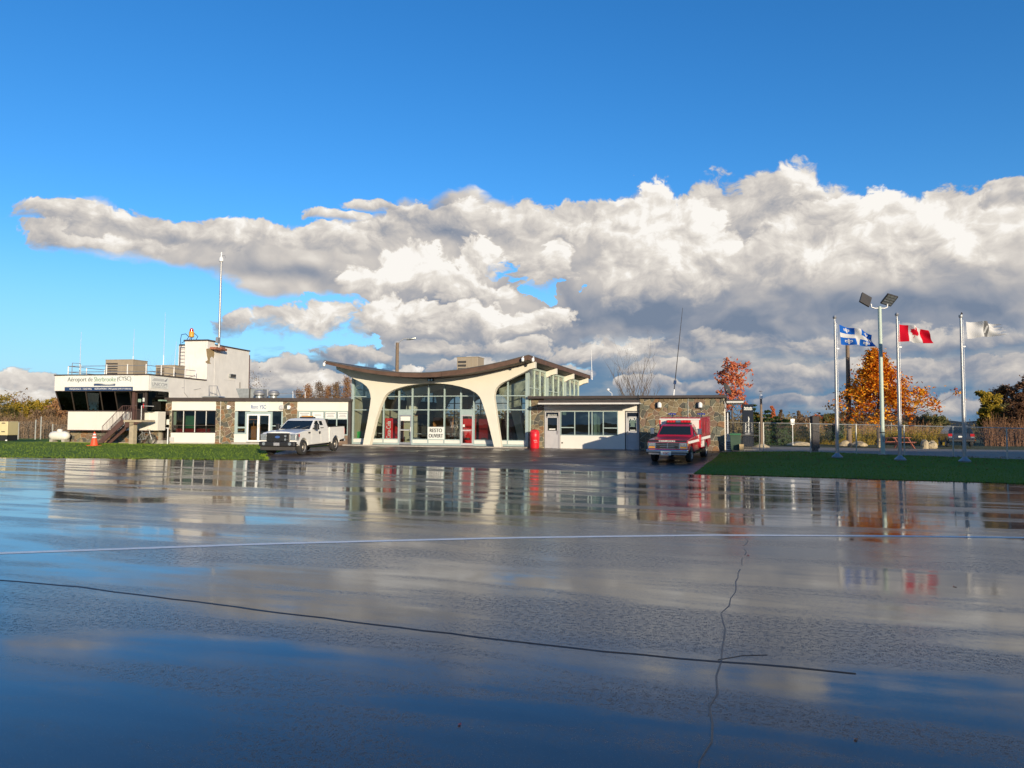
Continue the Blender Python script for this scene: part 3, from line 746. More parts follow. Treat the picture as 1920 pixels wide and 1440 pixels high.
# ------------------------------------------------------------------ fieldstone
def clip(poly, nx, ny, d):
    out = []
    for i in range(len(poly)):
        a, b = poly[i], poly[(i + 1) % len(poly)]
        da, db = a[0] * nx + a[1] * ny - d, b[0] * nx + b[1] * ny - d
        if da <= 0: out.append(a)
        if (da < 0) != (db < 0) and da != db:
            k = da / (da - db); out.append((a[0] + (b[0] - a[0]) * k, a[1] + (b[1] - a[1]) * k))
    return out
def stones(part, u0, u1, z0, z1, v, size, seed, axis='u', joint=0.022, palette=None):
    """irregular fieldstones, each its own object, set proud of the mortar plane v"""
    r_ = random.Random(seed); seeds = []
    nx = max(1, round((u1 - u0) / size)); nz = max(1, round((z1 - z0) / size))
    for i in range(-1, nx + 1):
        for j in range(-1, nz + 1):
            if r_.random() < 0.16: continue
            seeds.append((u0 + (i + 0.5 + r_.uniform(-.47, .47)) * (u1 - u0) / nx, z0 + (j + 0.5 + r_.uniform(-.46, .46)) * (z1 - z0) / nz))
    for k, (sx, sz) in enumerate(seeds):
        poly = [(u0, z0), (u1, z0), (u1, z1), (u0, z1)]
        for q, (tx, tz) in enumerate(seeds):
            if q == k or abs(tx - sx) > 3.2 * size or abs(tz - sz) > 3.2 * size: continue
            dx, dz = tx - sx, tz - sz; L = math.hypot(dx, dz)
            nx_, nz_ = dx / L, dz / L
            poly = clip(poly, nx_, nz_, (sx * nx_ + sz * nz_) + L / 2 - joint / 2)
            if len(poly) < 3: break
        if len(poly) < 3: continue
        # drop near-duplicate corners
        pp = [p for i, p in enumerate(poly) if math.hypot(p[0] - poly[i - 1][0], p[1] - poly[i - 1][1]) > 0.02]
        if len(pp) < 3: continue
        ar = 0.5 * abs(sum(pp[i][0] * pp[(i + 1) % len(pp)][1] - pp[(i + 1) % len(pp)][0] * pp[i][1] for i in range(len(pp))))
        if ar < 0.006: continue
        cx = sum(p[0] for p in pp) / len(pp); cz = sum(p[1] for p in pp) / len(pp)
        dep = r_.uniform(0.020, 0.050); tu, tz_ = r_.uniform(-.10, .10), r_.uniform(-.10, .10)
        rings = []
        for sc_, d in ((1.0, 0.0), (0.985, -dep * 0.65), (0.86, -dep)):
            ring = []
            for p in pp:
                a, b = cx + (p[0] - cx) * sc_, cz + (p[1] - cz) * sc_
                dd = d + ((a - cx) * tu + (b - cz) * tz_ if d else 0)
                ring.append((a, v + dd, b) if axis == 'u' else (v - dd, a, b))
            rings.append(ring)
        mb = MB(); mb.loft(rings, cap=False); n = len(pp)
        mb.f.append(tuple(len(rings[0]) * 2 + i for i in range(n))); mb.mi.append(0)
        mb.build('stone', r_.choice(palette or STONES), part)
def stone_panel(name, parent, u0, u1, z0, z1, v, thick, size, seed, **kw):
    part = bx(name, M['mortar'], parent, u0, u1, v, v + thick, z0, z1)
    stones(part, u0, u1, z0, z1, v, size, seed, **kw)
    return part
def framed_window(parent, name, u0, u1, z0, z1, v, posts, rails, fmat, gmat, t=0.06, dep=0.08, skip=()):
    """frame of posts and rails with one pane per opening"""
    us = [u0] + list(posts) + [u1]; zs = [z0] + list(rails) + [z1]
    mb = MB()
    mb.box(u0, u1, v, v + dep, z0, z0 + t); mb.box(u0, u1, v, v + dep, z1 - t, z1)
    mb.box(u0, u0 + t, v, v + dep, z0 + t, z1 - t); mb.box(u1 - t, u1, v, v + dep, z0 + t, z1 - t)
    for u in posts: mb.box(u - t / 2, u + t / 2, v, v + dep, z0 + t, z1 - t)
    for i in range(len(us) - 1):
        for z in rails: mb.box(us[i] + t * (1 if i == 0 else .5), us[i + 1] - t * (1 if i == len(us) - 2 else .5), v + 0.005, v + dep - 0.005, z - t / 2, z + t / 2)
    f = mb.build(name, fmat, parent)
    for i in range(len(us) - 1):
        for j in range(len(zs) - 1):
            bx('pane', gmat, f, us[i] + 0.01, us[i + 1] - 0.01, v + dep * 0.5, v + dep * 0.5 + 0.008, zs[j] + 0.01, zs[j + 1] - 0.01)
    return f
def room(name, parent, u0, u1, v0, v1, z0, z1, wallmat, floormat, ceil=None):
    t = 0.05
    mb = MB()
    mb.box(u0, u1, v1, v1 + t, z0, z1); mb.box(u0 - t, u0, v0, v1, z0, z1); mb.box(u1, u1 + t, v0, v1, z0, z1)
    if ceil is not None: mb.box(u0, u1, v0, v1, z1, z1 + t)
    o = mb.build(name, wallmat, parent)
    bx('floor', floormat, parent, u0, u1, v0, v1, z0 - t, z0)
    return o

# ------------------------------------------------------------------ the terminal hall
hall = FH.empty('terminal_hall', 'airport terminal hall with curved upswept roof on white flaring concrete arch legs', 'terminal building')
VF = -1.45                                     # front edge of the roof
topc = [FH.pix(x, y, VF) for x, y in [(608, 675.5), (630, 680.5), (654, 685.2), (680, 690), (708, 694.2), (735, 696.6), (762.5, 697.6), (790, 698), (816.7, 697), (857, 692.6), (885, 688.2), (911.5, 683.6), (935, 678.6), (952, 675), (972, 669.6), (990, 665)]]
botc = [FH.pix(x, y, VF) for x, y in [(610, 682), (632, 687), (654, 692), (680, 697), (708, 701.3), (735, 704.4), (762.5, 706.6), (784, 707), (816.7, 706.2), (857, 702.4), (885, 698), (911.5, 693.2), (935, 688), (952, 684), (972, 679), (988, 674.6)]]
def interp(poly, u):
    if u <= poly[0][0]: return poly[0][1] + (u - poly[0][0]) * (poly[1][1] - poly[0][1]) / (poly[1][0] - poly[0][0])
    for a, b in zip(poly, poly[1:]):
        if u <= b[0]: return a[1] + (b[1] - a[1]) * (u - a[0]) / (b[0] - a[0])
    a, b = poly[-2], poly[-1]
    return b[1] + (u - b[0]) * (b[1] - a[1]) / (b[0] - a[0])
UL, UR = topc[0][0], topc[-1][0]
zbot = lambda u: interp(botc, u)
ztop = lambda u: interp(topc, u)
us = [UL + (UR - UL) * i / 40 for i in range(41)]
# frames: flaring legs with the beam in one piece
vfm = 0.0
def fpx(lst, v=0.0): return [FH.pix(x, y, v) for x, y in lst]
outer_l = fpx([(679, 838), (688, 793), (693.5, 760), (695, 747), (694, 739), (691.5, 731), (687, 724.5), (679, 718), (669, 713), (657.5, 707.5), (645, 700), (630.5, 692.5)])
outer_r = fpx([(1003, 690), (992.4, 692.5), (977.5, 700.5), (965, 706.5), (952, 713), (942, 717.5), (935, 722.5), (930, 728), (927, 735), (925.6, 745), (931.7, 787), (939.7, 842)])
intr = fpx([(927, 842), (913, 784), (908, 768), (904, 755), (899.6, 745), (896, 740.5), (891.6, 736.5), (880, 730.2), (863, 725), (847, 721.6), (835, 720), (823, 719), (812, 718.6), (800, 718.9), (789, 719.6), (777, 721), (766, 722.7), (753, 725.7), (741, 729.7), (733, 733), (727, 736.8), (722.5, 741), (719, 746.5), (713, 760), (704, 787), (691.6, 838)])
uT0, uT1 = FH.U(629.5, 0, 690), FH.U(1003, 0, 685)
topf = [(u, zbot(u) - 0.012) for u in us if uT0 < u < uT1]
topf = [(uT0, zbot(uT0) - 0.012)] + topf + [(uT1, zbot(uT1) - 0.012)]
# outline, clockwise from the left tip: along the top, then down the right leg and back along the inner curve
arch_poly = topf + outer_r + intr + outer_l
for k, v0 in enumerate((0.0, 5.7, 11.4, 17.1)):
    mb = MB().prism(arch_poly, 0.0, 0.42)
    if k == 0: arch0 = mb.build('arch_frame', M['arch'], hall, loc=(0, v0, 0), bevel=0.02)
    else:
        c = arch0.copy(); col.objects.link(c); c.location = (0, v0, 0)
VB = 18.4
# roof: deck, boarded soffit, brown edge boards, felt on top
deck = MB()
for a, b in zip(us, us[1:]):
    zt0, zt1, zb0, zb1 = ztop(a) - 0.05, ztop(b) - 0.05, zbot(a) + 0.0, zbot(b) + 0.0
    deck.add([(a, VF + 0.06, zb0), (b, VF + 0.06, zb1), (b, VB, zb1), (a, VB, zb0), (a, VF + 0.06, zt0), (b, VF + 0.06, zt1), (b, VB, zt1), (a, VB, zt0)], [(0, 1, 2, 3), (4, 7, 6, 5), (0, 4, 5, 1), (2, 6, 7, 3)])
deck.quad((UL, VF + .06, zbot(UL)), (UL, VB, zbot(UL)), (UL, VB, ztop(UL) - .05), (UL, VF + .06, ztop(UL) - .05))
deck.quad((UR, VF + .06, zbot(UR)), (UR, VB, zbot(UR)), (UR, VB, ztop(UR) - .05), (UR, VF + .06, ztop(UR) - .05))
roof = deck.build('roof', M['soffit'], hall)
felt = MB()
for a, b in zip(us, us[1:]): felt.add([(a, VF, ztop(a) - .045), (b, VF, ztop(b) - .045), (b, VB, ztop(b) - .045), (a, VB, ztop(a) - .045), (a, VF, ztop(a)), (b, VF, ztop(b)), (b, VB, ztop(b)), (a, VB, ztop(a))], [(4, 7, 6, 5), (0, 4, 5, 1), (2, 6, 7, 3), (0, 1, 2, 3)])
felt.box(UR, UR + 0.05, VF, VB, ztop(UR) - 0.045, ztop(UR))
felt.build('roofing_felt', M['roofing'], roof)
n_b = 5
for k in range(n_b):                           # front edge boards, butted with small gaps
    a0 = UL + (UR - UL) * k / n_b; a1 = UL + (UR - UL) * (k + 1) / n_b - 0.012
    uu = [a0 + (a1 - a0) * i / 8 for i in range(9)]
    poly = [(u, zbot(u) - 0.02) for u in uu] + [(u, ztop(u) - 0.055) for u in reversed(uu)]
    MB().prism(poly, VF, VF + 0.058).build('edge_board', M['roofbrown'], roof)
for k in range(5):                             # right-hand edge boards
    v0 = VF + (VB - VF) * k / 5; v1 = VF + (VB - VF) * (k + 1) / 5 - 0.012
    bx('edge_board', M['roofbrown'], roof, UR + 0.002, UR + 0.045, v0, v1, zbot(UR) - 0.03, ztop(UR) - 0.055)
for k in range(4):                             # left-hand edge boards
    v0 = VF + (VB - VF) * k / 4; v1 = VF + (VB - VF) * (k + 1) / 4 - 0.012
    bx('edge_board', M['roofbrown'], roof, UL - 0.045, UL - 0.002, v0, v1, zbot(UL) - 0.03, ztop(UL) - 0.055)

VG = 1.0                                       # glazing plane behind the arch
zg0 = FH.Z(800, 834.5, VG)
gu = [FH.U(x, VG) for x in (661, 719, 747.8, 772.8, 803, 833, 864, 888.5, 952, 988)]
z_r1, z_r2, z_sill, z_door = FH.Z(800, 768.5, VG), FH.Z(800, 743, VG), FH.Z(800, 824, VG), FH.Z(800, 777.5, VG)
zsoff = lambda u: zbot(u) - 0.02
posts = []
for i, u in enumerate(gu):
    wd = 0.20 if i in (0, len(gu) - 1) else (0.085 if i not in (2, 3, 6, 7) else 0.10)
    posts.append((u, wd))
    bx('mullion', M['green'], hall, u - wd / 2, u + wd / 2, VG - 0.04, VG + 0.10, zg0, zsoff(u) + 0.02)
for i in range(len(gu) - 1):
    a = gu[i] + posts[i][1] / 2 + 0.001; b = gu[i + 1] - posts[i + 1][1] / 2 - 0.001
    door = i in (2, 6)
    rails = [z_r2, z_r1] + ([] if door else [z_sill])
    for z in rails: bx('transom', M['green'], hall, a, b, VG - 0.02, VG + 0.07, z - 0.03, z + 0.03)
    # panes: each opening gets its own
    rows = ([(z_sill + .03, z_r1 - .03)] if not door else []) + [(z_r1 + .03, z_r2 - .03)]
    for z0, z1 in rows: bx('pane', G_HALL, hall, a, b, VG + 0.02, VG + 0.028, z0, z1)
    uu = [a + (b - a) * k / 4 for k in range(5)]
    poly = [(a, z_r2 + .03), (b, z_r2 + .03)] + [(u, zsoff(u)) for u in reversed(uu)]
    MB().prism(poly, VG + 0.02, VG + 0.028).build('pane', G_HALL, hall)
    if not door:
        bx('base_panel', M['panel'], hall, a, b, VG - 0.01, VG + 0.06, zg0 + 0.14, z_sill - 0.03)
        bx('plinth', M['green'], hall, a, b, VG - 0.03, VG + 0.08, zg0, zg0 + 0.139)
    else:
        d = MB(); t = 0.075; zd = z_door - 0.02
        d.box(a, a + t, VG - .03, VG + .04, zg0 + .02, zd); d.box(b - t, b, VG - .03, VG + .04, zg0 + .02, zd)
        d.box(a + t, b - t, VG - .03, VG + .04, zd - t, zd); d.box(a + t, b - t, VG - .03, VG + .04, zg0 + .02, zg0 + .17)
        d.box(a + t, b - t, VG - .025, VG + .035, zg0 + 1.02, zg0 + 1.07)
        dr = d.build('entrance_door', M['alu'] if i == 2 else M['greypaint'], hall)
        bx('pane', G_HALL, dr, a + t, b - t, VG, VG + .008, zg0 + .17, zd - t)
        hx = b - t * .5 if i == 2 else a + t * .5
        MB().tube([(hx, VG - .03, zg0 + .92), (hx, VG - .09, zg0 + .94), (hx, VG - .09, zg0 + 1.18), (hx, VG - .03, zg0 + 1.20)], 0.016, 6).build('handle', M['white'], dr)
        MB().box(a + t, b - t - .1, VG - .05, VG - .03, zg0 + .98, zg0 + 1.01).build('push_bar', M['white'], dr)
        bx('transom_panel', M['green'], hall, a, b, VG - .02, VG + .06, zd + .003, z_r1 - .031)
        if i == 2: bx('notice', M['signwhite'], dr, a + t + .01, b - t - .01, VG - .012, VG - .003, zd - t - .33, zd - t - .03)
        else: bx('notice', M['signwhite'], dr, a + t + .02, a + t + .16, VG - .012, VG - .003, zg0 + 1.25, zg0 + 1.42)
bx('plinth_step', M['concrete'], hall, gu[0] - .1, gu[-1] + .15, -0.15, VG - 0.035, -0.25, zg0 - 0.01)
# inside: floor, rear glazing, walls under the clerestories
VR = 17.0
uA, uB = gu[0], gu[-1]
bx('floor', M['intfloor'], hall, uA, uB, VG + .1, VR, zg0 - .10, zg0 - .003)
for k in range(11):
    u = uA + (uB - uA) * k / 10
    bx('mullion', M['green'], hall, u - .05, u + .05, VR, VR + .1, zg0, zsoff(u) + .01)
for k in range(10):
    a = uA + (uB - uA) * k / 10 + .051; b = uA + (uB - uA) * (k + 1) / 10 - .051
    for z in (z_r1 + .9, z_r1 - .1, zg0 + .55): bx('transom', M['green'], hall, a, b, VR + .01, VR + .08, z - .035, z + .035)
    uu = [a + (b - a) * q / 3 for q in range(4)]
    MB().prism([(a, zg0), (b, zg0)] + [(u, zsoff(u)) for u in reversed(uu)], VR + .04, VR + .048).build('pane', G_HALL, hall)
zw = 3.42
def side_wall(u, sgn):
    bx('side_wall', M['intwall'], hall, u - .06, u + .06, VG + .12, VR - .01, zg0, zw)
    bays = [(VG + .2, 5.55), (6.25, 11.25), (11.95, VR - .1)]
    for (a, b) in bays:
        n = 3
        for k in range(n + 1):
            v = a + (b - a) * k / n
            wd = .22 if k in (0, n) else .07
            bx('clerestory_post', M['green2'], hall, u - .07, u + .07, v - wd / 2, v + wd / 2, zw, zsoff(u) + .01)
        for k in range(n):
            v0 = a + (b - a) * k / n + (.111 if k == 0 else .036); v1 = a + (b - a) * (k + 1) / n - (.111 if k == n - 1 else .036)
            bx('clerestory_pane', G_CLERE, hall, u - .005, u + .005, v0, v1, zw, zsoff(u))
            if k in (0, 1): bx('clerestory_bar', M['green2'], hall, u - .05, u + .05, v0, v1, zw + .5, zw + .56)
            bx('clerestory_head', M['green2'], hall, u - .06, u + .06, v0, v1, zsoff(u) - .18, zsoff(u) + .01)
    for v in (5.9, 11.6): bx('clerestory_panel', M['green2'], hall, u - .06, u + .06, v - .24, v + .24, zw, zsoff(u) + .01)
side_wall(uB + .02, 1); side_wall(uA - .02, -1)

# fittings of the hall
fl = FH.empty('floodlight', 'small black floodlight fixed under the middle of the hall roof edge', 'floodlight', FH.U(802, VF + .9), -0.12, FH.Z(802, 712, -0.12))
MB().box(-.05, .05, -.02, .12, .10, .18).build('bracket', M['black'], fl)
MB().box(-.22, .22, -.10, .06, -.10, .10).build('housing', M['black'], fl, bevel=.03)
for x in (-.10, .10): MB().lathe([(.07, 0), (.07, .02)], 10, Matrix.Translation((x, -.10, 0)) @ Matrix.Rotation(R(90), 4, 'X')).build('lamp', M['lens'], fl)
def cctv(u, v, z, label, sgn=1):
    c = FH.empty('security_camera', label, 'camera', u, v, z, 'security cameras on the hall roof tips')
    MB().tube([(0, .1, .12), (0, -.06, .14), (0, -.16, .06)], .03, 6).build('bracket', M['white'], c)
    MB().lathe([(.02, -.16), (.08, -.12), (.10, -.02), (.09, .08), (.03, .12)], 12, Matrix.Translation((0, -.18, -.05))).build('dome', M['whitemetal'], c, smooth=True)
cctv(UL + .12, VF - .03, zbot(UL) - .02, 'white dome security camera at the left tip of the hall roof')
cctv(UR - .28, VF - .03, zbot(UR) + .05, 'white dome security camera on the front edge beside the right roof tip')
cctv(UR + .17, VF + .7, zbot(UR) + .08, 'white dome security camera round the corner of the right roof tip')

def hvac_box(name, fr, u, v, z, w, d, h, label, group=None):
    t = fr.empty(name, label, 'air conditioner', u, v, z, group)
    bx('housing', M['hvac'], t, -w / 2, w / 2, 0, d, 0.08, h, bevel=.02)
    bx('base_rail', M['hvacdark'], t, -w / 2 + .05, w / 2 - .05, .05, d - .05, 0, .079)
    for k in range(5): bx('louvre', M['hvacdark'], t, -w / 2 + .08, -w / 2 + w * .45, -.012, 0.002, .2 + k * (h - .35) / 5, .2 + (k + .6) * (h - .35) / 5)
    for x in (w * .1, w * .3): bx('access_panel', M['hvac'], t, x - w * .08, x + w * .10, -.012, .001, .16, h - .08)
    bx('cap', M['hvac'], t, -w / 2 - .02, w / 2 + .02, -.02, d + .02, h, h + .04)
    return t
uh = FH.U(876, 5.0, 680)
hvac_box('air_conditioner', FH, uh, 5.0, ztop(uh) - .15, 1.62, 1.4, FH.Z(876, 670, 5.0) - ztop(uh) + .15, 'tan rooftop air conditioner showing above the hall roof')

sg = FH.empty('restaurant_sign', 'white board reading RESTO OUVERT in black behind the hall glazing', 'sign', FH.U(817.5, VG - .06), VG - .06, FH.Z(817.5, 812, VG - .06))
wS = FH.U(832.5, VG) - FH.U(802, VG); hS = FH.Z(817, 801, VG) - FH.Z(817, 824, VG)
bx('board', M['signwhite'], sg, -wS / 2, wS / 2, 0, .03, -hS / 2, hS / 2)
lettering('lettering', 'RESTO', M['blackink'], sg, 0, -.004, hS * .22, wS * .74, hS * .30, bold=.012)
lettering('lettering', 'OUVERT', M['blackink'], sg, 0, -.004, -hS * .22, wS * .86, hS * .30, bold=.012)

def vending(px, v, label, wd, txt, vm='vending'):
    t = FH.empty('vending_machine', label, 'vending machine', FH.U(px, v), v, zg0)
    bx('cabinet', M[vm], t, -wd / 2, wd / 2, 0, .75, 0.03, 1.83, bevel=.02)
    bx('base', M['black'], t, -wd / 2 + .02, wd / 2 - .02, .02, .7, 0, .03)
    bx('front_panel', M[vm], t, -wd / 2 + .03, wd / 2 - .03, -.03, 0.001, .1, 1.78, bevel=.015)
    if txt: lettering('lettering', 'Coca-Cola', M['signwhite'], t, 0, -.036, 1.0, 1.25, .34, M=Matrix.Rotation(R(-90), 4, 'Y'), bold=.008)
    bx('delivery_slot', M['black'], t, -wd / 4, wd / 4, -.036, -.031, .25, .42)
vending(729, VG + 1.1, 'bright red drink machine with white vertical script, nearest the left arch leg', .62, True)
vending(741, VG + 1.9, 'dark red drink machine standing behind the brighter red drink machine', .66, True, 'vendingdark')
vending(877, 6.0, 'red drink machine seen through the right entrance door', .8, False)
vending(908, 6.6, 'red drink machine behind the glass next to the right arch leg', .9, False, 'vendingdark')
vending(950, 7.4, 'red drink machine seen in the glazing right of the right arch leg', .9, False, 'vendingdark')
t = FH.empty('crate_stack', 'bright green crates stacked behind the leftmost hall pane', 'crates', FH.U(668, VG + .6), VG + .6, zg0)
for k in range(3): bx('crate', M['greenplastic'], t, -.2, .2, 0, .4, .25 + k * .21, .25 + k * .21 + .20)
bx('stand', M['intdark'], t, -.2, .2, 0, .4, 0, .249)
def partition(u0, u1, v, z1, label, m_=None):
    t = FH.empty('partition', label, 'partition', 0, v, zg0)
    bx('panel', m_ or M['intwall'], t, u0, u1, 0, .08, .05, z1); bx('foot', M['intdark'], t, u0, u1, 0, .08, 0, .05)
    bx('cap', M['woodpanel'], t, u0, u1, -.01, .09, z1, z1 + .04)
partition(FH.U(752, 4.5), FH.U(782, 4.5), 4.5, 2.0, 'beige partition behind the left entrance door')
partition(FH.U(812, 8.0), FH.U(850, 8.0), 8.0, 1.9, 'tan wooden partition behind the RESTO OUVERT board', M['woodpanel'])
partition(FH.U(772, 9.5), FH.U(800, 9.5), 9.5, 2.2, 'dark partition at the back of the hall', M['intdark'])
partition(FH.U(890, 8.5), FH.U(918, 8.5), 8.5, 2.1, 'dark red partition behind the right arch leg', M['brown'])
partition(FH.U(945, 9.0), FH.U(982, 9.0), 9.0, 2.3, 'dark partition behind the rightmost hall panes', M['intdark'])
def table(u, v, label):
    t = FH.empty('table', label, 'table', u, v, zg0, 'tables inside the hall')
    MB().lathe([(.40, .72), (.42, .735), (.40, .75)], 16).build('table_top', M['white'], t)
    MB().tube([(0, 0, .03), (0, 0, .72)], .04, 8).build('column', M['black'], t); MB().lathe([(.25, 0), (.22, .03)], 12).build('foot', M['black'], t)
def chair(u, v, rz, label):
    t = FH.empty('chair', label, 'chair', u, v, zg0, 'chairs inside the hall'); t.rotation_euler.z += rz
    bx('seat', M['black'], t, -.21, .21, -.21, .21, .43, .47); bx('backrest', M['black'], t, -.21, .21, .18, .22, .55, .88)
    for x in (-.19, .19):
        for y in (-.19, .19): MB().tube([(x, y, 0), (x, y, .43 if y < 0 else .86)], .014, 5).build('leg', M['alu'], t)
for k, (px, v) in enumerate(((790, 2.6), (707, 3.0), (845, 3.2))):
    u = FH.U(px, v)
    table(u, v, ('white round table inside the hall left of the RESTO OUVERT board', 'white round table inside the hall behind the left arch leg', 'white round table inside the hall right of the RESTO OUVERT board')[k])
    for a, w_ in ((-.62, 'left'), (.62, 'right')):
        chair(u + a, v, -math.copysign(R(90), a), 'black chair on the %s side of the %s' % (w_, ('table left of the RESTO OUVERT board', 'table behind the left arch leg', 'table right of the RESTO OUVERT board')[k]))

# ------------------------------------------------------------------ the office wing (right)
VO, VS = 1.2, 1.0
off = FH.empty('office_wing', 'low office wing with fieldstone wall, flat brown roof edge and two grey doors', 'building')
zo0 = -0.08
zf1 = FH.Z(1200, 741.5, .7); zf0 = FH.Z(1200, 746.3, .7)
o = lambda px: FH.U(px, VO)
u_s0, u_s1 = FH.U(1200, VS), FH.U(1358.5, VS)
u_o0 = uB + .12
bx('roof_slab', M['roofing'], off, u_o0, u_s1 + .05, .78, 14.5, zf0 + .02, zf1 - .05)
bx('fascia', M['fascia'], off, u_o0, FH.U(1197, .7) - .004, .70, .778, zf0, zf1)
bx('fascia', M['fascia'], off, FH.U(1197, .7), u_s1 + .06, .70, .778, zf0, zf1)
bx('fascia', M['fascia'], off, u_s1 + .062, u_s1 + .13, .70, 14.5, zf0, zf1)
bx('gutter_strap', M['black'], off, FH.U(1197, .66) - .03, FH.U(1197, .66) + .03, .66, .698, zf0 - .08, zf1 + .05)
# awning over doors and windows
ua0, ua1 = FH.U(1009, -.35), FH.U(1199, .1)
zaw0, zaw1, zaw2 = FH.Z(1100, 758, -.35), FH.Z(1100, 756, -.35), FH.Z(1100, 751, -.35)
aw = bx('awning', M['greypanel'], off, ua0, ua1, -.30, VO - .002, zaw0 + .03, zaw1 + .03)
bx('awning_edge', M['gravelstop'], aw, ua0 - .02, ua1 + .02, -.37, -.302, zaw0, zaw1 + .03)
bx('awning_fascia', M['fascia'], aw, ua0 + .02, ua1 - .02, -.33, -.27, zaw1 + .032, zaw2 + .02)
bx('awning_roofing', M['roofing'], aw, ua0 + .02, ua1 - .02, -.268, VO - .05, zaw1 + .032, zaw1 + .1)
for px in (1045, 1107, 1163): bx('awning_light', M['black'], aw, FH.U(px, 0) - .12, FH.U(px, 0) + .12, .1, .3, zaw0 - .0, zaw0 + .028)
zh = FH.Z(1100, 770.5, VO)                      # head of windows
zs_ = FH.Z(1100, 817, VO)                       # sill
u_d1a, u_d1b = o(1022), o(1049)
u_w0, u_w1 = o(1050.5), o(1159)
u_d2a, u_d2b = o(1174), o(1200)
bx('upper_wall', M['panel'], off, o(1020), u_d2b, VO, VO + .12, zh, zf0 + .02)
bx('lower_wall', M['panel'], off, u_w0, u_d2a - .08, VO, VO + .12, zo0, zs_)
bx('wall_pier', M['panel'], off, u_w1, u_d2a - .08, VO, VO + .12, zs_ + .001, zh - .001)
bx('socket_box', M['hvacdark'], off, o(1053), o(1055.5), VO - .03, VO + .001, FH.Z(1054, 831.5, VO), FH.Z(1054, 829, VO))
framed_window(off, 'window', u_w0, u_w1, zs_, zh, VO, [o(1077.5), o(1104), o(1110), o(1131)], [], M['green'], G_OFF, .055)
for a, b, py in ((1052, 1076, 801.5), (1132.5, 1157, 802.5)): bx('window_rail', M['green'], off, o(a), o(b), VO + .01, VO + .07, FH.Z(a, py, VO) - .03, FH.Z(a, py, VO) + .03)
bx('blind', M['inkgreen'], off, o(1054), o(1061), VO + .09, VO + .10, FH.Z(1055, 778, VO), FH.Z(1055, 772.5, VO))
def steel_door(name, a, b, z1, lite_top, lite_bot, hinge_right):
    fr_ = MB(); t = .06
    fr_.box(a - .02, a + t, VO - .02, VO + .1, zo0, z1); fr_.box(b - t, b + .02, VO - .02, VO + .1, zo0, z1); fr_.box(a + t, b - t, VO - .02, VO + .1, z1 - t, z1)
    f = fr_.build('door_frame', M['greypaint'], off)
    d = MB(); a2, b2 = a + t + .004, b - t - .004; q = .10; zt = z1 - t - .35
    d.box(a2, b2, VO + .02, VO + .07, zo0 + .02, lite_bot); d.box(a2, b2, VO + .02, VO + .07, lite_top, zt)
    d.box(a2, a2 + q, VO + .02, VO + .07, lite_bot, lite_top); d.box(b2 - q, b2, VO + .02, VO + .07, lite_bot, lite_top)
    dd = d.build(name, M['greypaint'], off, bevel=.006)
    bx('pane', G_OFF, dd, a2 + q, b2 - q, VO + .04, VO + .05, lite_bot, lite_top)
    hx = b2 - .06 if hinge_right else a2 + .06
    MB().tube([(hx, VO + .02, zo0 + .98), (hx, VO - .05, zo0 + 1.0), (hx, VO - .05, zo0 + 1.2), (hx, VO + .02, zo0 + 1.22)], .016, 6).build('handle', M['chrome'], dd)
    bx('kick_plate', M['alu'], dd, (a2 + b2) / 2 - .09, (a2 + b2) / 2 + .09, VO + .005, VO + .019, zo0 + .05, zo0 + .10)
    bx('transom_panel', M['pylon'], off, a2, b2, VO + .03, VO + .06, zt + .002, z1 - t - .002)
    return dd, a2, b2, zt
dz1 = FH.Z(1036, 771.5, VO)
d1, a2, b2, zt = steel_door('door', u_d1a, u_d1b, dz1, FH.Z(1036, 780.5, VO), FH.Z(1036, 807.5, VO), True)
lettering('door_lettering', 'BAGAGES', M['signwhite'], off, (a2 + b2) / 2, VO + .026, zt + .17, .60, .12)
bx('notice', M['signwhite'], d1, (a2 + b2) / 2 - .22, (a2 + b2) / 2 + .20, VO + .028, VO + .036, FH.Z(1036, 806, VO), FH.Z(1036, 803.6, VO))
d2, a2, b2, zt = steel_door('door', u_d2a, u_d2b - .06, FH.Z(1187, 772, VO), FH.Z(1187, 781, VO), FH.Z(1187, 808.5, VO), False)
mid_ = (a2 + b2) / 2
lettering('door_lettering', 'FBO', M['signwhite'], d2, mid_, VO + .030, FH.Z(1187, 785, VO), .40, .19, bold=.008)
for k, wd in enumerate((.46, .36, .46, .28, .28, .26, .30)): bx('door_print', M['inkgreen'], d2, mid_ - wd / 2, mid_ + wd / 2, VO + .030, VO + .034, FH.Z(1187, 789 + k * 1.75, VO) - .012, FH.Z(1187, 789 + k * 1.75, VO) + .012)
bx('notice', M['signwhite'], d2, mid_ - .16, mid_ + .16, VO + .026, VO + .034, FH.Z(1187, 807.4, VO), FH.Z(1187, 806, VO))
bx('door_jamb', M['fascia'], off, u_s0 - .055, u_s0 - .002, VS + .0, VO + .15, zo0, zf0 + .02)
stone_panel('stone_wall', off, u_s0, u_s1, zo0 - .15, zf0 + .02, VS, .35, .295, 11, palette=STONES + [STONES[0], STONES[2], STONES[4]])
stone_panel('stone_pier', off, FH.U(996, VO - .02), o(1020), zo0 - .1, zf0, VO - .04, .15, .28, 12, palette=STONES + [STONES[0], STONES[4], STONES[4]])
bx('corner_post', M['green2'], off, uB + .13, FH.U(996, VO) - .004, VO - .06, VO + .1, zo0, zf0)
bx('conduit', M['gravelstop'], off, FH.U(1290.5, VS - .06) - .012, FH.U(1290.5, VS - .06) + .012, VS - .075, VS - .052, .8, zf0)
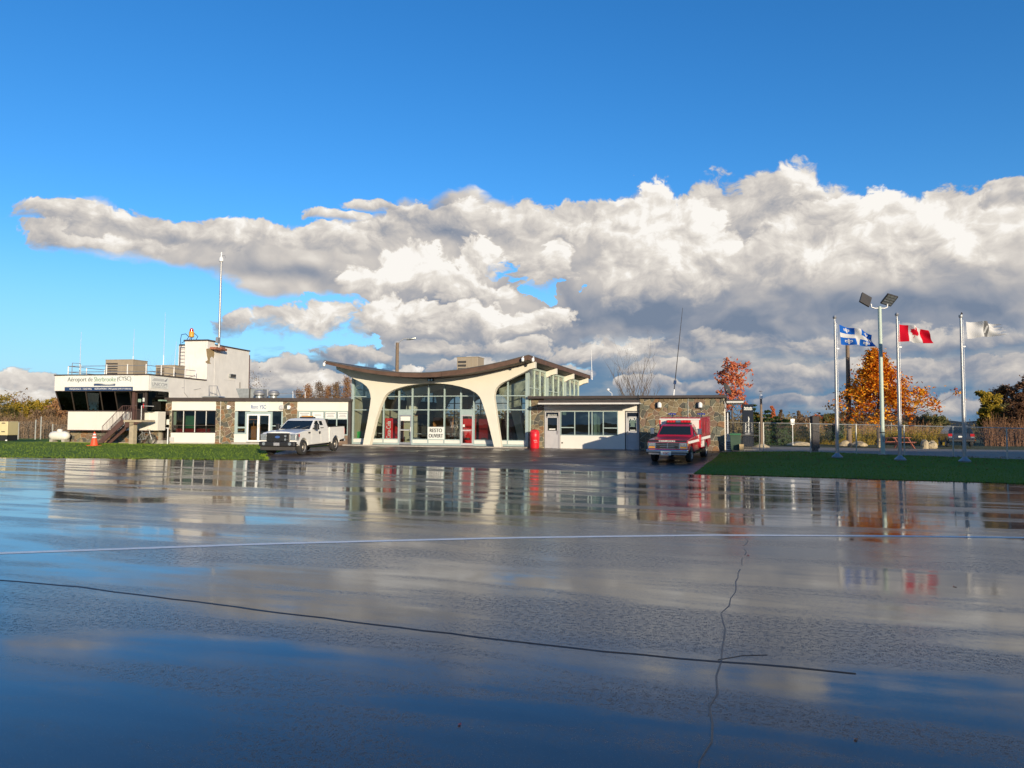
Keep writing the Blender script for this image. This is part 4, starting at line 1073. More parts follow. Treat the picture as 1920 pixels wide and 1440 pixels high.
# right end: recessed side wall under a flat canopy
bx('end_wall', M['panel'], off, u_s1 - .35, u_s1 - .05, VS + .36, 14.0, zo0, zf0)
bx('entry_wall', M['panel'], off, u_s1 - .04, u_s1 + .02, VS + 1.5, 5.2, zo0, FH.Z(1366, 763, 2))
zc1, zc0 = FH.Z(1375, 750, .8), FH.Z(1375, 755.3, .8)
uc1 = FH.U(1393, .6)
cn = bx('canopy', M['greypanel'], off, u_s1 + .14, uc1, .75, 5.6, zc0 + .02, zc0 + .08)
bx('canopy_edge', M['gravelstop'], cn, u_s1 + .14, uc1 + .02, .70, .748, zc0, zc0 + .10)
bx('canopy_edge', M['gravelstop'], cn, uc1 + .002, uc1 + .05, .75, 5.6, zc0, zc0 + .10)
bx('canopy_fascia', M['fascia'], cn, u_s1 + .14, uc1 + .03, .71, .75, zc0 + .102, zc1 + .02)
bx('canopy_roofing', M['roofing'], cn, u_s1 + .14, uc1, .752, 5.6, zc0 + .082, zc0 + .14)
for k in range(9): MB().box(u_s1 + .03 + .0, u_s1 + .30, 5.2, 5.45, zo0 + k * .28, zo0 + k * .28 + .26).build('brick_block', STONES[k % 5], off)
# rooms behind the windows
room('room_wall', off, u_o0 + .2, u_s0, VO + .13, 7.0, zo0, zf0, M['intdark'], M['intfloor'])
bx('window_wall', M['inkgreen'], off, o(1110), o(1116), VO + .5, VO + 2.6, zo0, zf0)
t = FH.empty('desk', 'dark desk seen through the office window', 'desk', o(1128), VO + 1.2, zo0)
bx('desk_top', M['woodpanel'], t, -.8, .8, 0, .6, .72, .76); bx('pedestal', M['intdark'], t, -.75, -.35, .02, .58, 0, .719); bx('pedestal', M['intdark'], t, .35, .75, .02, .58, 0, .719)
def walllamp(fr, px, py, v, label, group, s=1.0):
    u, z = fr.pix(px, py, v)
    t = fr.empty('wall_lamp', label, 'wall lamp', u, v, z, group)
    bx('back_plate', M['black'], t, -.14 * s, .10 * s, -.06, 0, -.20 * s, .17 * s)
    MB().lathe([(.05 * s, -.17 * s), (.13 * s, -.15 * s), (.14 * s, .08 * s), (.06 * s, .17 * s)], 14, Matrix.Translation((.06 * s, -.16, 0))).build('lamp_shade', M['whitemetal'], t, smooth=True)
walllamp(FH, 1235, 759.5, VS - .05, 'black and white wall lamp on the stone wall nearest the FBO door', 'wall lamps on the stone wall')
walllamp(FH, 1311, 759.5, VS - .05, 'black and white wall lamp on the stone wall nearest the dish', 'wall lamps on the stone wall')
# drink can shaped litter bin
tc_ = FH.empty('litter_bin', 'bright red litter bin shaped like a barrel beside the office door', 'litter bin', FH.U(1002.5, .35), .35, H(*FH.w(FH.U(1002.5, .35), .35, 0).to_2d()))
hb = FH.Z(1002, 805.5, .35) - tc_.location.z; rb = (FH.U(1011.5, .35) - FH.U(993.5, .35)) / 2
MB().lathe([(rb * .86, 0), (rb * .94, .08), (rb * .97, hb * .55), (rb, hb * .57), (rb, hb * .80), (rb * .93, hb * .83)], 24).build('body', M['red'], tc_, smooth=True)
lid = MB().lathe([(rb * .94, hb * .832), (rb * .90, hb * .90), (rb * .74, hb * .97), (rb * .5, hb)], 24).build('lid', M['red'], tc_, smooth=True)
bx('flap', M['redprint'], lid, -.20, .20, -rb * .93, -rb * .70, hb * .85, hb * .95, bevel=.01)
lettering('lettering', 'MERCI', M['signwhite'], tc_, .14, -rb * 1.0, hb * .42, .22, .07); lettering('lettering', 'THANK YOU', M['signwhite'], tc_, .16, -rb * 1.0, hb * .33, .20, .05)
# roof antennas
def whip(fr, px0, py0, px1, py1, v, label, r=.02, m_='white', sub=None, base=.25):
    u0, z0 = fr.pix(px0, py0, v); u1, z1 = fr.pix(px1, py1, v)
    t = fr.empty('antenna', label, 'antenna', u0, v, z0, 'whip antennas on the roofs')
    L = Vector((u1 - u0, 0, z1 - z0)); d = L.normalized()
    MB().tube([(0, 0, 0), d * (L.length * base)], r * 1.6, 6).build('base_tube', M['white'], t)
    MB().tube([d * (L.length * base), d * (L.length * (base + (1 - base) * .5)), d * L.length], [r, r * .8, r * .4], 6).build('whip', M[m_], t)
    if sub: MB().tube([d * (L.length * sub - .12), d * (L.length * sub + .12)], r * 3.2, 6).build('coil', M['navy'], t)
    return t
whip(FH, 1263, 741.5, 1280, 577, 2.5, 'tall dark tilted whip antenna on the office roof', .028, 'wooddark', .15, .07)
whip(FH, 1110, 712, 1108.5, 655, 17.5, 'thin white whip antenna by the rear tip of the hall roof', .03, 'white')
dsh = FH.empty('satellite_dish', 'dark satellite dish seen from behind at the end of the office roof', 'satellite dish', FH.U(1364, 1.0), 1.0, zf1)
Mx = Matrix.Translation((.0, 0, .36)) @ Matrix.Rotation(R(62), 4, 'Y') @ Matrix.Rotation(R(20), 4, 'X')
MB().lathe([(.02, -.09), (.22, -.06), (.36, .01), (.40, .045), (.39, .05), (.34, .02), (.2, -.04), (.01, -.07)], 20, Mx).build('dish', M['hvacdark'], dsh, smooth=True)
MB().tube([(-.05, 0, 0), (-.05, 0, .3), (.02, 0, .36)], .03, 6).build('mount', M['steel'], dsh)
an = FH.empty('wind_sensor', 'small white wind sensor on a short mast over the office roof', 'weather sensor', FH.U(1147.5, 6), 6.0, FH.Z(1147.5, 742, 6))
MB().tube([(0, 0, -.2), (0, 0, .16), (-.25, 0, .36)], .02, 6).build('sensor_mast', M['white'], an)
MB().lathe([(.03, .34), (.10, .38), (.10, .48), (.03, .52)], 10, Matrix.Translation((-.27, 0, 0))).build('sensor_head', M['whitemetal'], an)

# ------------------------------------------------------------------ the restaurant wing (left)
wing = FW.empty('restaurant_wing', 'low white restaurant wing with three fieldstone piers and a dark flat roof edge', 'building')
W = lambda px: FW.U(px, 0)
zW = lambda py, px=440: FW.Z(px, py, 0)
zb = -0.12
zfa, zfb = zW(746), zW(752.4)
uw0, uw1 = FW.U(298.5), FW.U(657.5)
bx('fascia', M['fascia'], wing, FW.U(300, -.22), FW.U(478, -.22) - .004, -.22, -.14, zfb, zfa)
bx('fascia', M['fascia'], wing, FW.U(478, -.22), FW.U(656, -.22), -.22, -.14, zfb, zfa)
bx('roof_slab', M['roofing'], wing, uw0, uw1, -.138, 11.0, zfb + .02, zfa - .06)
def pier(a, b, seed, top=zfb + .02, z0=zb): return stone_panel('stone_pier', wing, W(a), W(b), z0, top, -.03, .30, .30, seed, palette=STONES + [STONES[0], STONES[5]])
z_dh = zW(771)
stone_panel('stone_lintel', wing, W(298.5), W(321.5), z_dh, zfb + .02, -.03, .25, .28, 21)
stone_panel('stone_jamb', wing, W(298.5), W(303), zb, z_dh - .001, -.03, .25, .27, 22)
stone_panel('stone_jamb', wing, W(318), W(321.5), zb, z_dh - .001, -.03, .25, .26, 23)
pier(404.7, 440, 24); pier(530.5, 557, 25)
MB().tube([(W(414), -.09, zfb), (W(414), -.09, zW(831))], .02, 6).build('conduit', M['gravelstop'], wing)
for a, b, pb in ((321.7, 404.5, 769.8), (440.2, 530.3, 770.4), (557.2, 652.5, 769.8)):
    bx('upper_panel', M['panel'], wing, W(a), W(b), -.045, .08, zW(pb), zfb + .02)
bx('end_post', M['fascia'], wing, W(652.7), W(657.3), -.05, .1, zb, zfb)
# door
def leaf_door(a, b, z0, z1, fm, gm, name='door', v=.02, t=.07, mid=None):
    d = MB(); d.box(a, a + t, v, v + .07, z0, z1); d.box(b - t, b, v, v + .07, z0, z1); d.box(a + t, b - t, v, v + .07, z1 - t, z1); d.box(a + t, b - t, v, v + .07, z0, z0 + t * 1.2)
    if mid: d.box(a + t, b - t, v + .005, v + .065, mid - .05, mid + .05)
    o_ = d.build(name, fm, wing)
    bx('pane', gm, o_, a + t, b - t, v + .03, v + .038, z0 + t, z1 - t)
    return o_
bx('door_head', M['brownframe'], wing, W(303.2), W(317.8), .0, .15, zW(776), z_dh - .002)
dd = leaf_door(W(304), W(317), zW(825), zW(776.2), M['brownframe'], G_DARK, v=.08)
bx('notice', M['signwhite'], dd, W(311), W(316.5), .07, .078, zW(797), zW(787))
bx('door_step', M['concrete'], wing, W(300), W(320), -.9, .1, zb - .1, zW(826))
# window 1
framed_window(wing, 'window', W(322), W(404.4), zW(812), zW(770), .0, [W(344), W(365.4), W(386.4)], [zW(798)], M['brownframe'], G_DARK, .045)
for px in (344, 365.4, 386.4): bx('window_bar', M['gravelstop'], wing, W(px) - .025, W(px) + .025, -.02, -.002, zW(798) if px > 380 else zW(811), zW(771))
bx('curtain', M['inkgreen'], wing, W(323), W(328), .15, .17, zW(798), zW(772))
bx('lower_panel', M['panel'], wing, W(320.5), W(404.5), -.045, .08, zW(830.5), zW(812) - .002)
bx('plinth', M['concrete'], wing, W(319.5), W(404.5), -.10, .08, zb - .1, zW(830.5) - .002)
bx('electric_box', M['greypanel'], wing, W(320.5), W(328.5), -.14, -.046, zW(828.5), zW(820.5))
# entrance bay
zt_ = zW(771.5)
for a, b in ((440.2, 445.5), (459.5, 463), (507, 510.5), (527.5, 530.3)): bx('post', M['green'], wing, W(a), W(b), -.02, .08, zW(814), zt_)
bx('side_pane', G_DARK, wing, W(445.6), W(459.4), .03, .04, zW(800), zt_); bx('side_pane', G_DARK, wing, W(445.6), W(459.4), .03, .04, zW(811), zW(803))
bx('transom', M['green'], wing, W(445.6), W(459.4), -.01, .07, zW(803) + .002, zW(800) - .002); bx('sill', M['green'], wing, W(439.8), W(462), -.04, .07, zW(814), zW(811) - .002)
bx('side_pane', G_DARK, wing, W(510.6), W(527.4), .03, .04, zW(797), zt_); bx('side_pane', G_DARK, wing, W(510.6), W(527.4), .03, .04, zW(811), zW(799))
bx('transom', M['green'], wing, W(510.6), W(527.4), -.01, .07, zW(799) + .002, zW(797) - .002)
bx('lower_panel', M['panel'], wing, W(438.5), W(462.4), -.045, .08, zW(829), zW(814) - .002); bx('lower_panel', M['panel'], wing, W(507.5), W(530.3), -.045, .08, zW(829), zW(811) - .002)
bx('transom_panel', M['green'], wing, W(463.2), W(506.9), -.01, .07, zW(776) + .002, zt_)
sd = MB(); a, b, c0, c1, t = W(463.2), W(506.9), zW(828), zW(776), .11
sd.box(a, a + t, -.05, .05, c0, c1); sd.box(b - t, b, -.05, .05, c0, c1); sd.box(a + t, b - t, -.05, .05, c1 - t, c1); sd.box(a + t, b - t, -.05, .05, c0, c0 + t); sd.box((a + b) / 2 - .08, (a + b) / 2 + .08, -.048, .048, c0 + t, c1 - t)
sdo = sd.build('sliding_door', M['white'], wing)
bx('pane', G_DARK, sdo, a + t, (a + b) / 2 - .08, .0, .008, c0 + t, c1 - t); bx('pane', G_DARK, sdo, (a + b) / 2 + .08, b - t, .0, .008, c0 + t, c1 - t)
MB().tube([((a + b) / 2 + .05, -.05, c0 + 1.0), ((a + b) / 2 + .05, -.10, c0 + 1.02), ((a + b) / 2 + .05, -.10, c0 + 1.25)], .015, 6).build('handle', M['chrome'], sdo)
bx('plinth', M['concrete'], wing, W(438), W(531), -.30, .08, zb - .1, zW(829) - .004)
# right bay with paper notices in the windows
framed_window(wing, 'window', W(557.3), W(652.5), zW(815), zW(770), .0, [W(583.2), W(607.5), W(631)], [zW(784.6)], M['green'], G_DARK, .07)
bx('lower_panel', STONES[5], wing, W(557.3), W(652.5), -.03, .08, zb, zW(815) - .002)
words = ('RESERVATION', 'TERRASSE', 'TRAITEUR', 'BRUNCH')
for k, (a, b) in enumerate(((560, 581.5), (585, 606), (609.5, 629.5), (633, 651.5))):
    pz = bx('paper_notice', M['signwhite'], wing, W(a), W(b), .012, .018, zW(784), zW(771.8))
    cx = (W(a) + W(b)) / 2; wd = W(b) - W(a)
    for q, f in enumerate((.82, .6, .74)):
        if k == 1 and q != 1: continue
        MB().box(cx - wd * f / 2, cx + wd * f / 2, .008, .0115, zW(774.3 + q * 3.2) - .028, zW(774.3 + q * 3.2) + .028).build('faded_print', M['greyink'], pz)
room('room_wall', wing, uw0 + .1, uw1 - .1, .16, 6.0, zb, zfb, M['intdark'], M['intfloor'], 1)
# things seen through the windows
def seat(px, v, m_, label):
    t = FW.empty('bench_seat', label, 'bench', FW.U(px, v), v, zb + .05, 'benches in the restaurant')
    bx('seat', m_, t, -.55, .55, 0, .5, .1, .5); bx('backrest', m_, t, -.55, .55, .42, .55, .5, 1.15)
for px, l in ((338, 'red bench behind the first window pane of the restaurant'), (356, 'red bench behind the second window pane of the restaurant'), (374, 'red bench behind the third window pane of the restaurant')): seat(px, .6, M['redchair'], l)
t = FW.empty('notice_board', 'green board inside the restaurant window', 'board', FW.U(356, 1.6), 1.6, 1.1); bx('board', M['greencloth'], t, -.55, .4, 0, .05, 0, 1.0); bx('stand', M['intdark'], t, -.1, 0, .051, .1, -1.1, .9)
t = FW.empty('wooden_stand', 'orange wooden stand behind the sliding door', 'cabinet', FW.U(478, 1.2), 1.2, zb + .06); bx('body', M['woodpanel'], t, -.28, .28, 0, .4, 0, 1.35); bx('shelf', M['woodpanel'], t, -.4, .35, -.1, .5, 1.8, 1.86); bx('back_panel', M['woodpanel'], t, -.3, -.25, .401, .44, 0, 1.8)
t = FW.empty('plant_pot', 'yellow flowers low behind the small window left of the sliding door', 'plant', FW.U(453, .3), .3, .75)
MB().lathe([(.08, 0), (.12, .16)], 10).build('pot', M['intdark'], t)
mbp = MB()
for k in range(60): p = Vector((rnd.uniform(-.3, .3), rnd.uniform(-.1, .1), .2 + rnd.uniform(0, .14))); mbp.add([p, p + Vector((.05, 0, .03)), p + Vector((.02, .03, .06))], [(0, 1, 2)])
mbp.build('flowers', M['yellow'], t, normals=False)

sg = FW.empty('restaurant_name_sign', 'pale board reading RESTO YSC in blue over the sliding door', 'sign', FW.U(485, -.06), -.06, FW.Z(485, 763, -.06))
wS = FW.U(501, -.06) - FW.U(469, -.06); hS = zW(754.5) - zW(771.5)
bx('board', M['signwhite'], sg, -wS / 2, wS / 2, -.02, .012, -hS / 2, hS / 2)
lettering('lettering', 'R', M['blue'], sg, -wS * .40, -.024, 0, .13, .26, bold=.006)
lettering('lettering', 'ESTO', M['blue'], sg, -wS * .20, -.024, -.03, .36, .19, bold=.006)
lettering('lettering', 'YSC', M['blue'], sg, wS * .22, -.024, 0, .46, .26, bold=.006)
MB().tube([(wS * .38, -.022, hS * .40), (wS * .43, -.022, 0), (wS * .38, -.022, -hS * .3)], .012, 5).build('swoosh', M['inkgreen'], sg)
for px, py, l in ((428.5, 762.5, 'small white security light on the stone pier left of the sliding door'), (541.5, 763, 'small white security light on the stone pier right of the sliding door')):
    t = FW.empty('security_light', l, 'lamp', FW.U(px, -.06), -.06, FW.Z(px, py, -.06), 'small white lights on the stone piers')
    bx('body', M['white'], t, -.09, .09, -.16, 0, -.16, .10, bevel=.01); bx('lens', M['lens'], t, -.07, .07, -.15, -.01, -.20, -.161); bx('arm', M['white'], t, .091, .16, -.12, -.04, -.05, .05)
t = FW.empty('speaker_box', 'grey round speaker on the white panel right of the restaurant sign', 'speaker', FW.U(527, -.05), -.05, FW.Z(527, 764, -.05))
MB().lathe([(.16, 0), (.19, .04), (.15, .12), (.05, .14)], 14, Matrix.Rotation(R(90), 4, 'X')).build('body', M['greypanel'], t)
MB().lathe([(.10, .12), (.10, .135)], 12, Matrix.Rotation(R(90), 4, 'X')).build('grille', M['greyink'], t)
# equipment on the wing roof
def at_w(px, py, v): return FW.pix(px, py, v)
for px, l in ((486, 'left one of two round silver exhaust fans on the restaurant roof'), (513, 'right one of two round silver exhaust fans on the restaurant roof')):
    v = 3.2; u, z = FW.pix(px, 745.5, v)
    t = FW.empty('exhaust_fan', l, 'exhaust fan', u, v, zfa - .08, 'silver exhaust fans on the restaurant roof')
    h = FW.Z(px, 731.5, v) - (zfa - .08)
    MB().lathe([(.30, 0), (.26, h * .2), (.24, h * .45)], 20).build('base', M['duct'], t, smooth=True)
    MB().lathe([(.30, h * .45), (.40, h * .52), (.42, h * .72), (.36, h * .80)], 20).build('bowl', M['steel'], t, smooth=True)
    MB().lathe([(.37, h * .81), (.34, h * .92), (.18, h)], 20).build('cap', M['steel'], t, smooth=True)
t = FW.empty('duct', 'grey sheet metal duct with a slanted mouth on the restaurant roof', 'duct', FW.U(452, 4.5), 4.5, zfa - .08)
h = FW.Z(452, 728.5, 4.5) - zfa + .08
x0, x1, x2, x3 = (FW.U(p, 4.5) - FW.U(452, 4.5) for p in (443, 450, 466, 476))
MB().prism([(x1, 0), (x2, 0), (x2, h), (x0 - .1, h)], 0, .9).build('duct_mouth', M['duct'], t)
MB().box(x2 + .003, x3 + .6, .1, .8, 0, h * .97).build('duct_body', M['duct'], t); bx('duct_seam', M['hvacdark'], t, x2 - .02, x2 + .05, -.015, .92, 0, h + .02)
MB().tube([(x3 + .9, .3, 0), (x3 + .9, .3, h * .95)], .07, 10).build('pipe', M['steel'], t)
t = FW.empty('roof_rail', 'thin metal rail on the restaurant roof right of the exhaust fans', 'railing', FW.U(520, 5), 5.0, zfa - .08)
zr = FW.Z(540, 735, 5) - zfa + .08; xe = FW.U(571, 5) - FW.U(520, 5); xm = FW.U(548, 5) - FW.U(520, 5)
MB().tube([(0, 0, zr - .1), (xe, 0, zr - .1)], .022, 6).build('rail', M['steel'], t); MB().tube([(xm, 0, zr + .02), (xe, 0, zr)], .02, 6).build('rail', M['brown'], t)
for x in (xm, xe): MB().tube([(x, 0, 0), (x, 0, zr + .05)], .025, 6).build('post', M['white'], t)
t = FW.empty('roof_hatch', 'low grey roof hatch on the restaurant roof below the white tower', 'hatch', FW.U(392, 2.0), 2.0, zfa - .08)
xa, xb = FW.U(378, 2) - FW.U(392, 2), FW.U(408, 2) - FW.U(392, 2); bx('curb', M['roofing'], t, xa, xb, 0, .9, 0, .2); MB().prism([(xa - .1, .201), (xb + .1, .201), (xb, .28), (xa + .2, .28)], -.05, .95).build('lid', M['duct'], t)
t = FW.empty('roof_ladder', 'short metal step ladder standing against the white tower wall', 'ladder', FW.U(395, 3.2), 3.2, zfa - .08)
hl = FW.Z(395, 723.5, 3.2) - zfa + .08; xa, xb = FW.U(390, 3.2) - FW.U(395, 3.2), FW.U(405, 3.2) - FW.U(395, 3.2); xf = FW.U(413, 2.6) - FW.U(395, 3.2)
for x in (xa, xb): MB().tube([(x, 0, 0), (x, 0, hl)], .025, 6).build('stile', M['steel'], t)
MB().tube([(xb, 0, hl), (xf, -.5, 0)], .025, 6).build('brace', M['steel'], t); MB().tube([(xa, 0, hl), (xa + .35, -.5, 0)], .02, 6).build('brace', M['steel'], t)
for z in (hl * .45, hl): MB().tube([(xa, 0, z), (xb, 0, z)], .022, 6).build('rung', M['steel'], t)

# ------------------------------------------------------------------ control office with slanted windows
ctl = FC.empty('control_office', 'white raised control office with slanted black windows on a fieldstone base', 'building')
C = lambda px, v=0: FC.U(px, v, 720)
zC = lambda py, px=190, v=0: FC.Z(px, py, v)
zt, zwb = zC(703.5, 260), zC(732.2, 260)                      # upper band
zlt = zC(771.5, 230, .0); zlb = zC(806.5, 230, .0)            # white lower band
ul, ur = C(102.5), 0.0
ulb = C(114)                                                  # lower band starts further right: the windows lean out
bx('upper_band', M['stucco'], ctl, ul, ur, 0, 7.0, zwb, zt)
bx('roof_edge', M['fascia'], ctl, ul - .05, ur + .05, -.05, 6.6, zt + .001, zt + .09)
vb = .75                                                      # lower band stands back from the upper one
bx('lower_band', M['panel'], ctl, ulb, C(256, vb), vb, vb + .2, zC(806.5, 230, vb), zC(771.5, 230, vb))
zl1, zl0 = zC(771.5, 230, vb), zC(806.5, 230, vb)
bx('lower_band', M['panel'], ctl, C(256, vb) + .002, C(281, vb), vb, vb + .2, zl0, zl1)
bx('side_band', M['panel'], ctl, C(281, vb) + .002, .20, vb + .05, 1.6, zl0 + .0, zl1)
bx('end_band', M['panel'], ctl, ulb, ulb + .2, vb + .201, 6.5, zl0, zl1)
bx('floor_edge', M['brown'], ctl, ulb - .02, C(281, vb), vb - .02, vb + .21, zl0 - .07, zl0 - .001)
bx('head_rail', M['brownframe'], ctl, ul + .05, ur, .02, .3, zwb - .05, zwb - .001); bx('sill_rail', M['brownframe'], ctl, ulb - .02, C(256, vb), vb - .06, vb + .1, zl1 + .001, zl1 + .07)
# slanted windows: five panes between leaning mullions
tops = [C(p, .02) for p in (103.5, 133, 160, 187, 214.5, 243)]; bots = [C(p, vb) for p in (117, 142, 168, 195, 223, 250)]
def lean(ut, ub, w_, name, m_, off_=0.0):
    mb = MB(); y0, y1 = .06 + off_, vb - .02 + off_; z0, z1 = zl1 + .07, zwb - .05
    mb.add([(ut - w_, y0, z1), (ut + w_, y0, z1), (ub + w_, y1, z0), (ub - w_, y1, z0), (ut - w_, y0 + .07, z1), (ut + w_, y0 + .07, z1), (ub + w_, y1 + .07, z0), (ub - w_, y1 + .07, z0)], [(0, 1, 2, 3), (4, 7, 6, 5), (0, 4, 5, 1), (3, 2, 6, 7), (0, 3, 7, 4), (1, 5, 6, 2)])
    return mb.build(name, m_, ctl)
for a, b in zip(tops, bots): lean(a, b, .035, 'mullion', M['brownframe'])
for k in range(5):
    mb = MB(); y0, y1 = .10, vb + .02; z0, z1 = zl1 + .07, zwb - .05
    mb.add([(tops[k] + .036, y0, z1), (tops[k + 1] - .036, y0, z1), (bots[k + 1] - .036, y1, z0), (bots[k] + .036, y1, z0)], [(0, 1, 2, 3)])
    mb.add([(tops[k] + .036, y0 + .01, z1), (tops[k + 1] - .036, y0 + .01, z1), (bots[k + 1] - .036, y1 + .01, z0), (bots[k] + .036, y1 + .01, z0)], [(3, 2, 1, 0)])
    mb.build('pane', G_CAB, ctl)
# left end, door bay and corner window
mb = MB(); mb.add([(ul + .05, .12, zwb - .05), (ul + .05, 6.5, zwb - .05), (ulb, 6.5, zl1), (ulb, vb + .1, zl1)], [(0, 1, 2, 3)]); mb.build('end_glazing', G_CAB, ctl)
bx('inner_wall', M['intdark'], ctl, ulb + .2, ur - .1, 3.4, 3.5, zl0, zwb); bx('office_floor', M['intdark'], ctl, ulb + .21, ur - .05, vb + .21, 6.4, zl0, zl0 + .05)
bx('door_post', M['brown'], ctl, C(249.5, .3), C(254.5, .3), .25, .45, zl1 - .7, zwb - .051)
da, db = C(256.5, .45), C(271.5, .45); zd0 = zC(787, 262, .45)
cd = MB(); cd.box(da, da + .09, .42, .50, zd0, zwb - .06); cd.box(db - .09, db, .42, .50, zd0, zwb - .06); cd.box(da + .09, db - .09, .42, .50, zwb - .16, zwb - .06); cd.box(da + .09, db - .09, .43, .49, zd0, zd0 + .75)
cdo = cd.build('door', M['brownframe'], ctl); bx('pane', G_CAB, cdo, da + .09, db - .09, .46, .47, zd0 + .75, zwb - .16)
bx('notice', M['signwhite'], cdo, C(268.5, .4), C(272, .4), .395, .405, zC(753, 270, .4), zC(746, 270, .4)); bx('notice', M['redprint'], cdo, C(269.5, .4), C(271.3, .4), .395, .405, zC(765, 270, .4), zC(757, 270, .4)); bx('notice', M['inkgreen'], cdo, C(260, .42), C(266, .42), .408, .418, zC(754, 262, .42), zC(748, 262, .42))
MB().lathe([(.03, 0), (.03, .04)], 8, Matrix.Translation((da + .06, .42, zd0 + 1.0)) @ Matrix.Rotation(R(90), 4, 'X')).build('knob', M['chrome'], cdo)
bx('corner_post', M['brownframe'], ctl, C(273, .4), C(277, .4), .35, .5, zl1, zwb - .051); bx('corner_pane', G_CAB, ctl, C(277.2, .45), -.02, .44, .46, zl1, zwb - .051)
bx('side_pane', G_CAB, ctl, -.04, -.02, .47, 2.2, zl1, zwb - .051); bx('soffit_light', M['inkgreen'], ctl, .10, .42, .9, 1.4, zC(752, 290, 1), zC(749.5, 290, 1))
stone_panel('stone_base', ctl, C(124, 1.5), C(300, 1.5), -.25, zl0 - .08, 1.5, .3, .26, 31)
bx('base_return', M['mortar'], ctl, C(124, 1.5), C(124, 1.5) + .3, 1.81, 6.5, -.2, zl0 - .08)
bx('base_footing', M['conccol'], ctl, C(128, 1.3), C(252, 1.3), 1.2, 1.49, -.2, .10)
bx('side_wall', M['stucco'], ctl, -.15, -.001, 2.25, 7.0, zfb, zwb - .001)
# signs on the band
def ctl_sign(name, label, px0, px1, py0, py1, m_, v=-.03):
    u0, u1 = C(px0, v), C(px1, v); cx = (px0 + px1) / 2
    z0, z1 = zC(py1, cx, v), zC(py0, cx, v)
    t = FC.empty(name, label, 'sign', (u0 + u1) / 2, v, (z0 + z1) / 2)
    bx('board', m_, t, -(u1 - u0) / 2, (u1 - u0) / 2, 0, .028, -(z1 - z0) / 2, (z1 - z0) / 2)
    return t, u1 - u0, z1 - z0
t, w_, h_ = ctl_sign('airport_name_sign', 'white board reading Aéroport de Sherbrooke (CYSC) above the control windows', 121.5, 249.5, 703.8, 725, M['signwhite'])
lettering('lettering', 'Aéroport de', M['ink'], t, -w_ * .275, -.004, h_ * .10, w_ * .37, h_ * .50, bold=.010)
lettering('lettering', 'Sherbrooke', M['inkgreen'], t, w_ * .09, -.004, h_ * .16, w_ * .32, h_ * .42, bold=.014)
lettering('lettering', '(CYSC)', M['ink'], t, w_ * .37, -.004, h_ * .15, w_ * .20, h_ * .48, bold=.010)
x0, x1, z0 = -w_ * .07, w_ * .245, -h_ * .42
crv = [(x0 + (x1 - x0) * k / 20, z0 + h_ * (.13 + .05 * math.sin(k / 20 * 6.283 + .5))) for k in range(21)]
MB().prism([(x0, z0), (x1, z0)] + crv[::-1], -.004, -.001).build('wave_emblem', M['navy'], t)
MB().tube([(p[0], -.003, p[1] + h_ * .045) for p in crv], .012, 4).build('wave_line', M['ink'], t)
t, w_, h_ = ctl_sign('frequency_sign', 'blue strip with radio frequency and elevation in white under the airport name', 121.5, 249, 725.6, 732.6, M['navy'], -.035)
lettering('lettering', 'FRÉQUENCE : 123,5 MHz', M['white'], t, -w_ * .26, -.004, 0, w_ * .33, h_ * .55, bold=.004)
lettering('lettering', 'ÉLÉVATION : 792 pieds (241,4 mètres)', M['white'], t, w_ * .215, -.004, 0, w_ * .53, h_ * .6, bold=.004)
# UNICOM sign on the side face
t = FC.empty('radio_sign', 'small pale board reading UNICOM on the side of the control office band', 'sign', .004, 1.1, zC(717, 285, .6)); t.rotation_euler.z += R(90)
bx('board', M['signwhite'], t, -.95, .95, 0 - .02, .0, -.42, .42)
lettering('lettering', 'UNICOM', M['greyink'], t, 0, -.024, -.12, 1.6, .24, bold=.006); lettering('lettering', 'SHERBROOKE', M['greyink'], t, 0, -.024, -.32, 1.5, .10)
for k in range(3): MB().box(-.8 + k * .1, .45, -.024, -.0205, .12 + k * .06, .15 + k * .06).build('emblem_bar', M['greyink'], t)
MB().prism([(.45, .14), (.85, .36), (.75, .14), (.62, .10)], -.024, -.0205).build('emblem_plane', M['greyink'], t)
# roof railing, roof equipment
rl = FC.empty('roof_railing', 'grey pipe railing with white posts round the control office roof', 'railing', 0, 0, zt + .09)
rx0 = C(127, .3); rv = .3
def rpost(u, v, h=1.1): MB().tube([(u, v, 0), (u, v, h)], .035, 6).build('post', M['white'], rl)
hr = zC(686, 200, rv) - zt - .09; hm = zC(697, 200, rv) - zt - .09
for a, b in (((rx0, rv), (-.25, rv)), ((-.25, rv), (-.25, 5.6)), ((rx0, rv), (rx0, 5.6)), ((rx0, 5.6), (-2.2, 5.6))):
    for z in (hr, hm): MB().tube([(a[0], a[1], z), (b[0], b[1], z)], .022, 6).build('rail', M['steel'], rl)
for px in (150, 199, 238, 273): rpost(C(px, rv), rv, hr + .1)
rpost(rx0, rv, hr)
for v in (1.6, 3.0, 4.3, 5.6): rpost(-.25, v, hr + .1)
for v in (2.0, 3.8, 5.6): rpost(rx0, v, hr)
for u in (-5.0, -3.6, -2.2): rpost(u, 5.6, hr)
MB().tube([(rx0 + .35, rv - .05, 0), (rx0 + .35, rv - .05, hr + .22), (rx0 + 1.0, rv - .05, hr + .18), (rx0 + 1.0, rv - .05, 0)], .025, 6).build('gate_hoop', M['steel'], rl)
hvac_box('air_conditioner', FC, C(222, 3.0), 3.0, zt + .1, 2.3, 1.6, FC.Z(222, 675, 3.0) - zt - .1, 'large tan air conditioner on the control office roof', 'tan air conditioners on the control office roof')
hvac_box('air_conditioner', FC, C(309, 4.2), 4.2, zt + .1, 1.6, 1.2, FC.Z(309, 685.5, 4.2) - zt - .1, 'smaller tan air conditioner on the control office roof near the ladder', 'tan air conditioners on the control office roof')
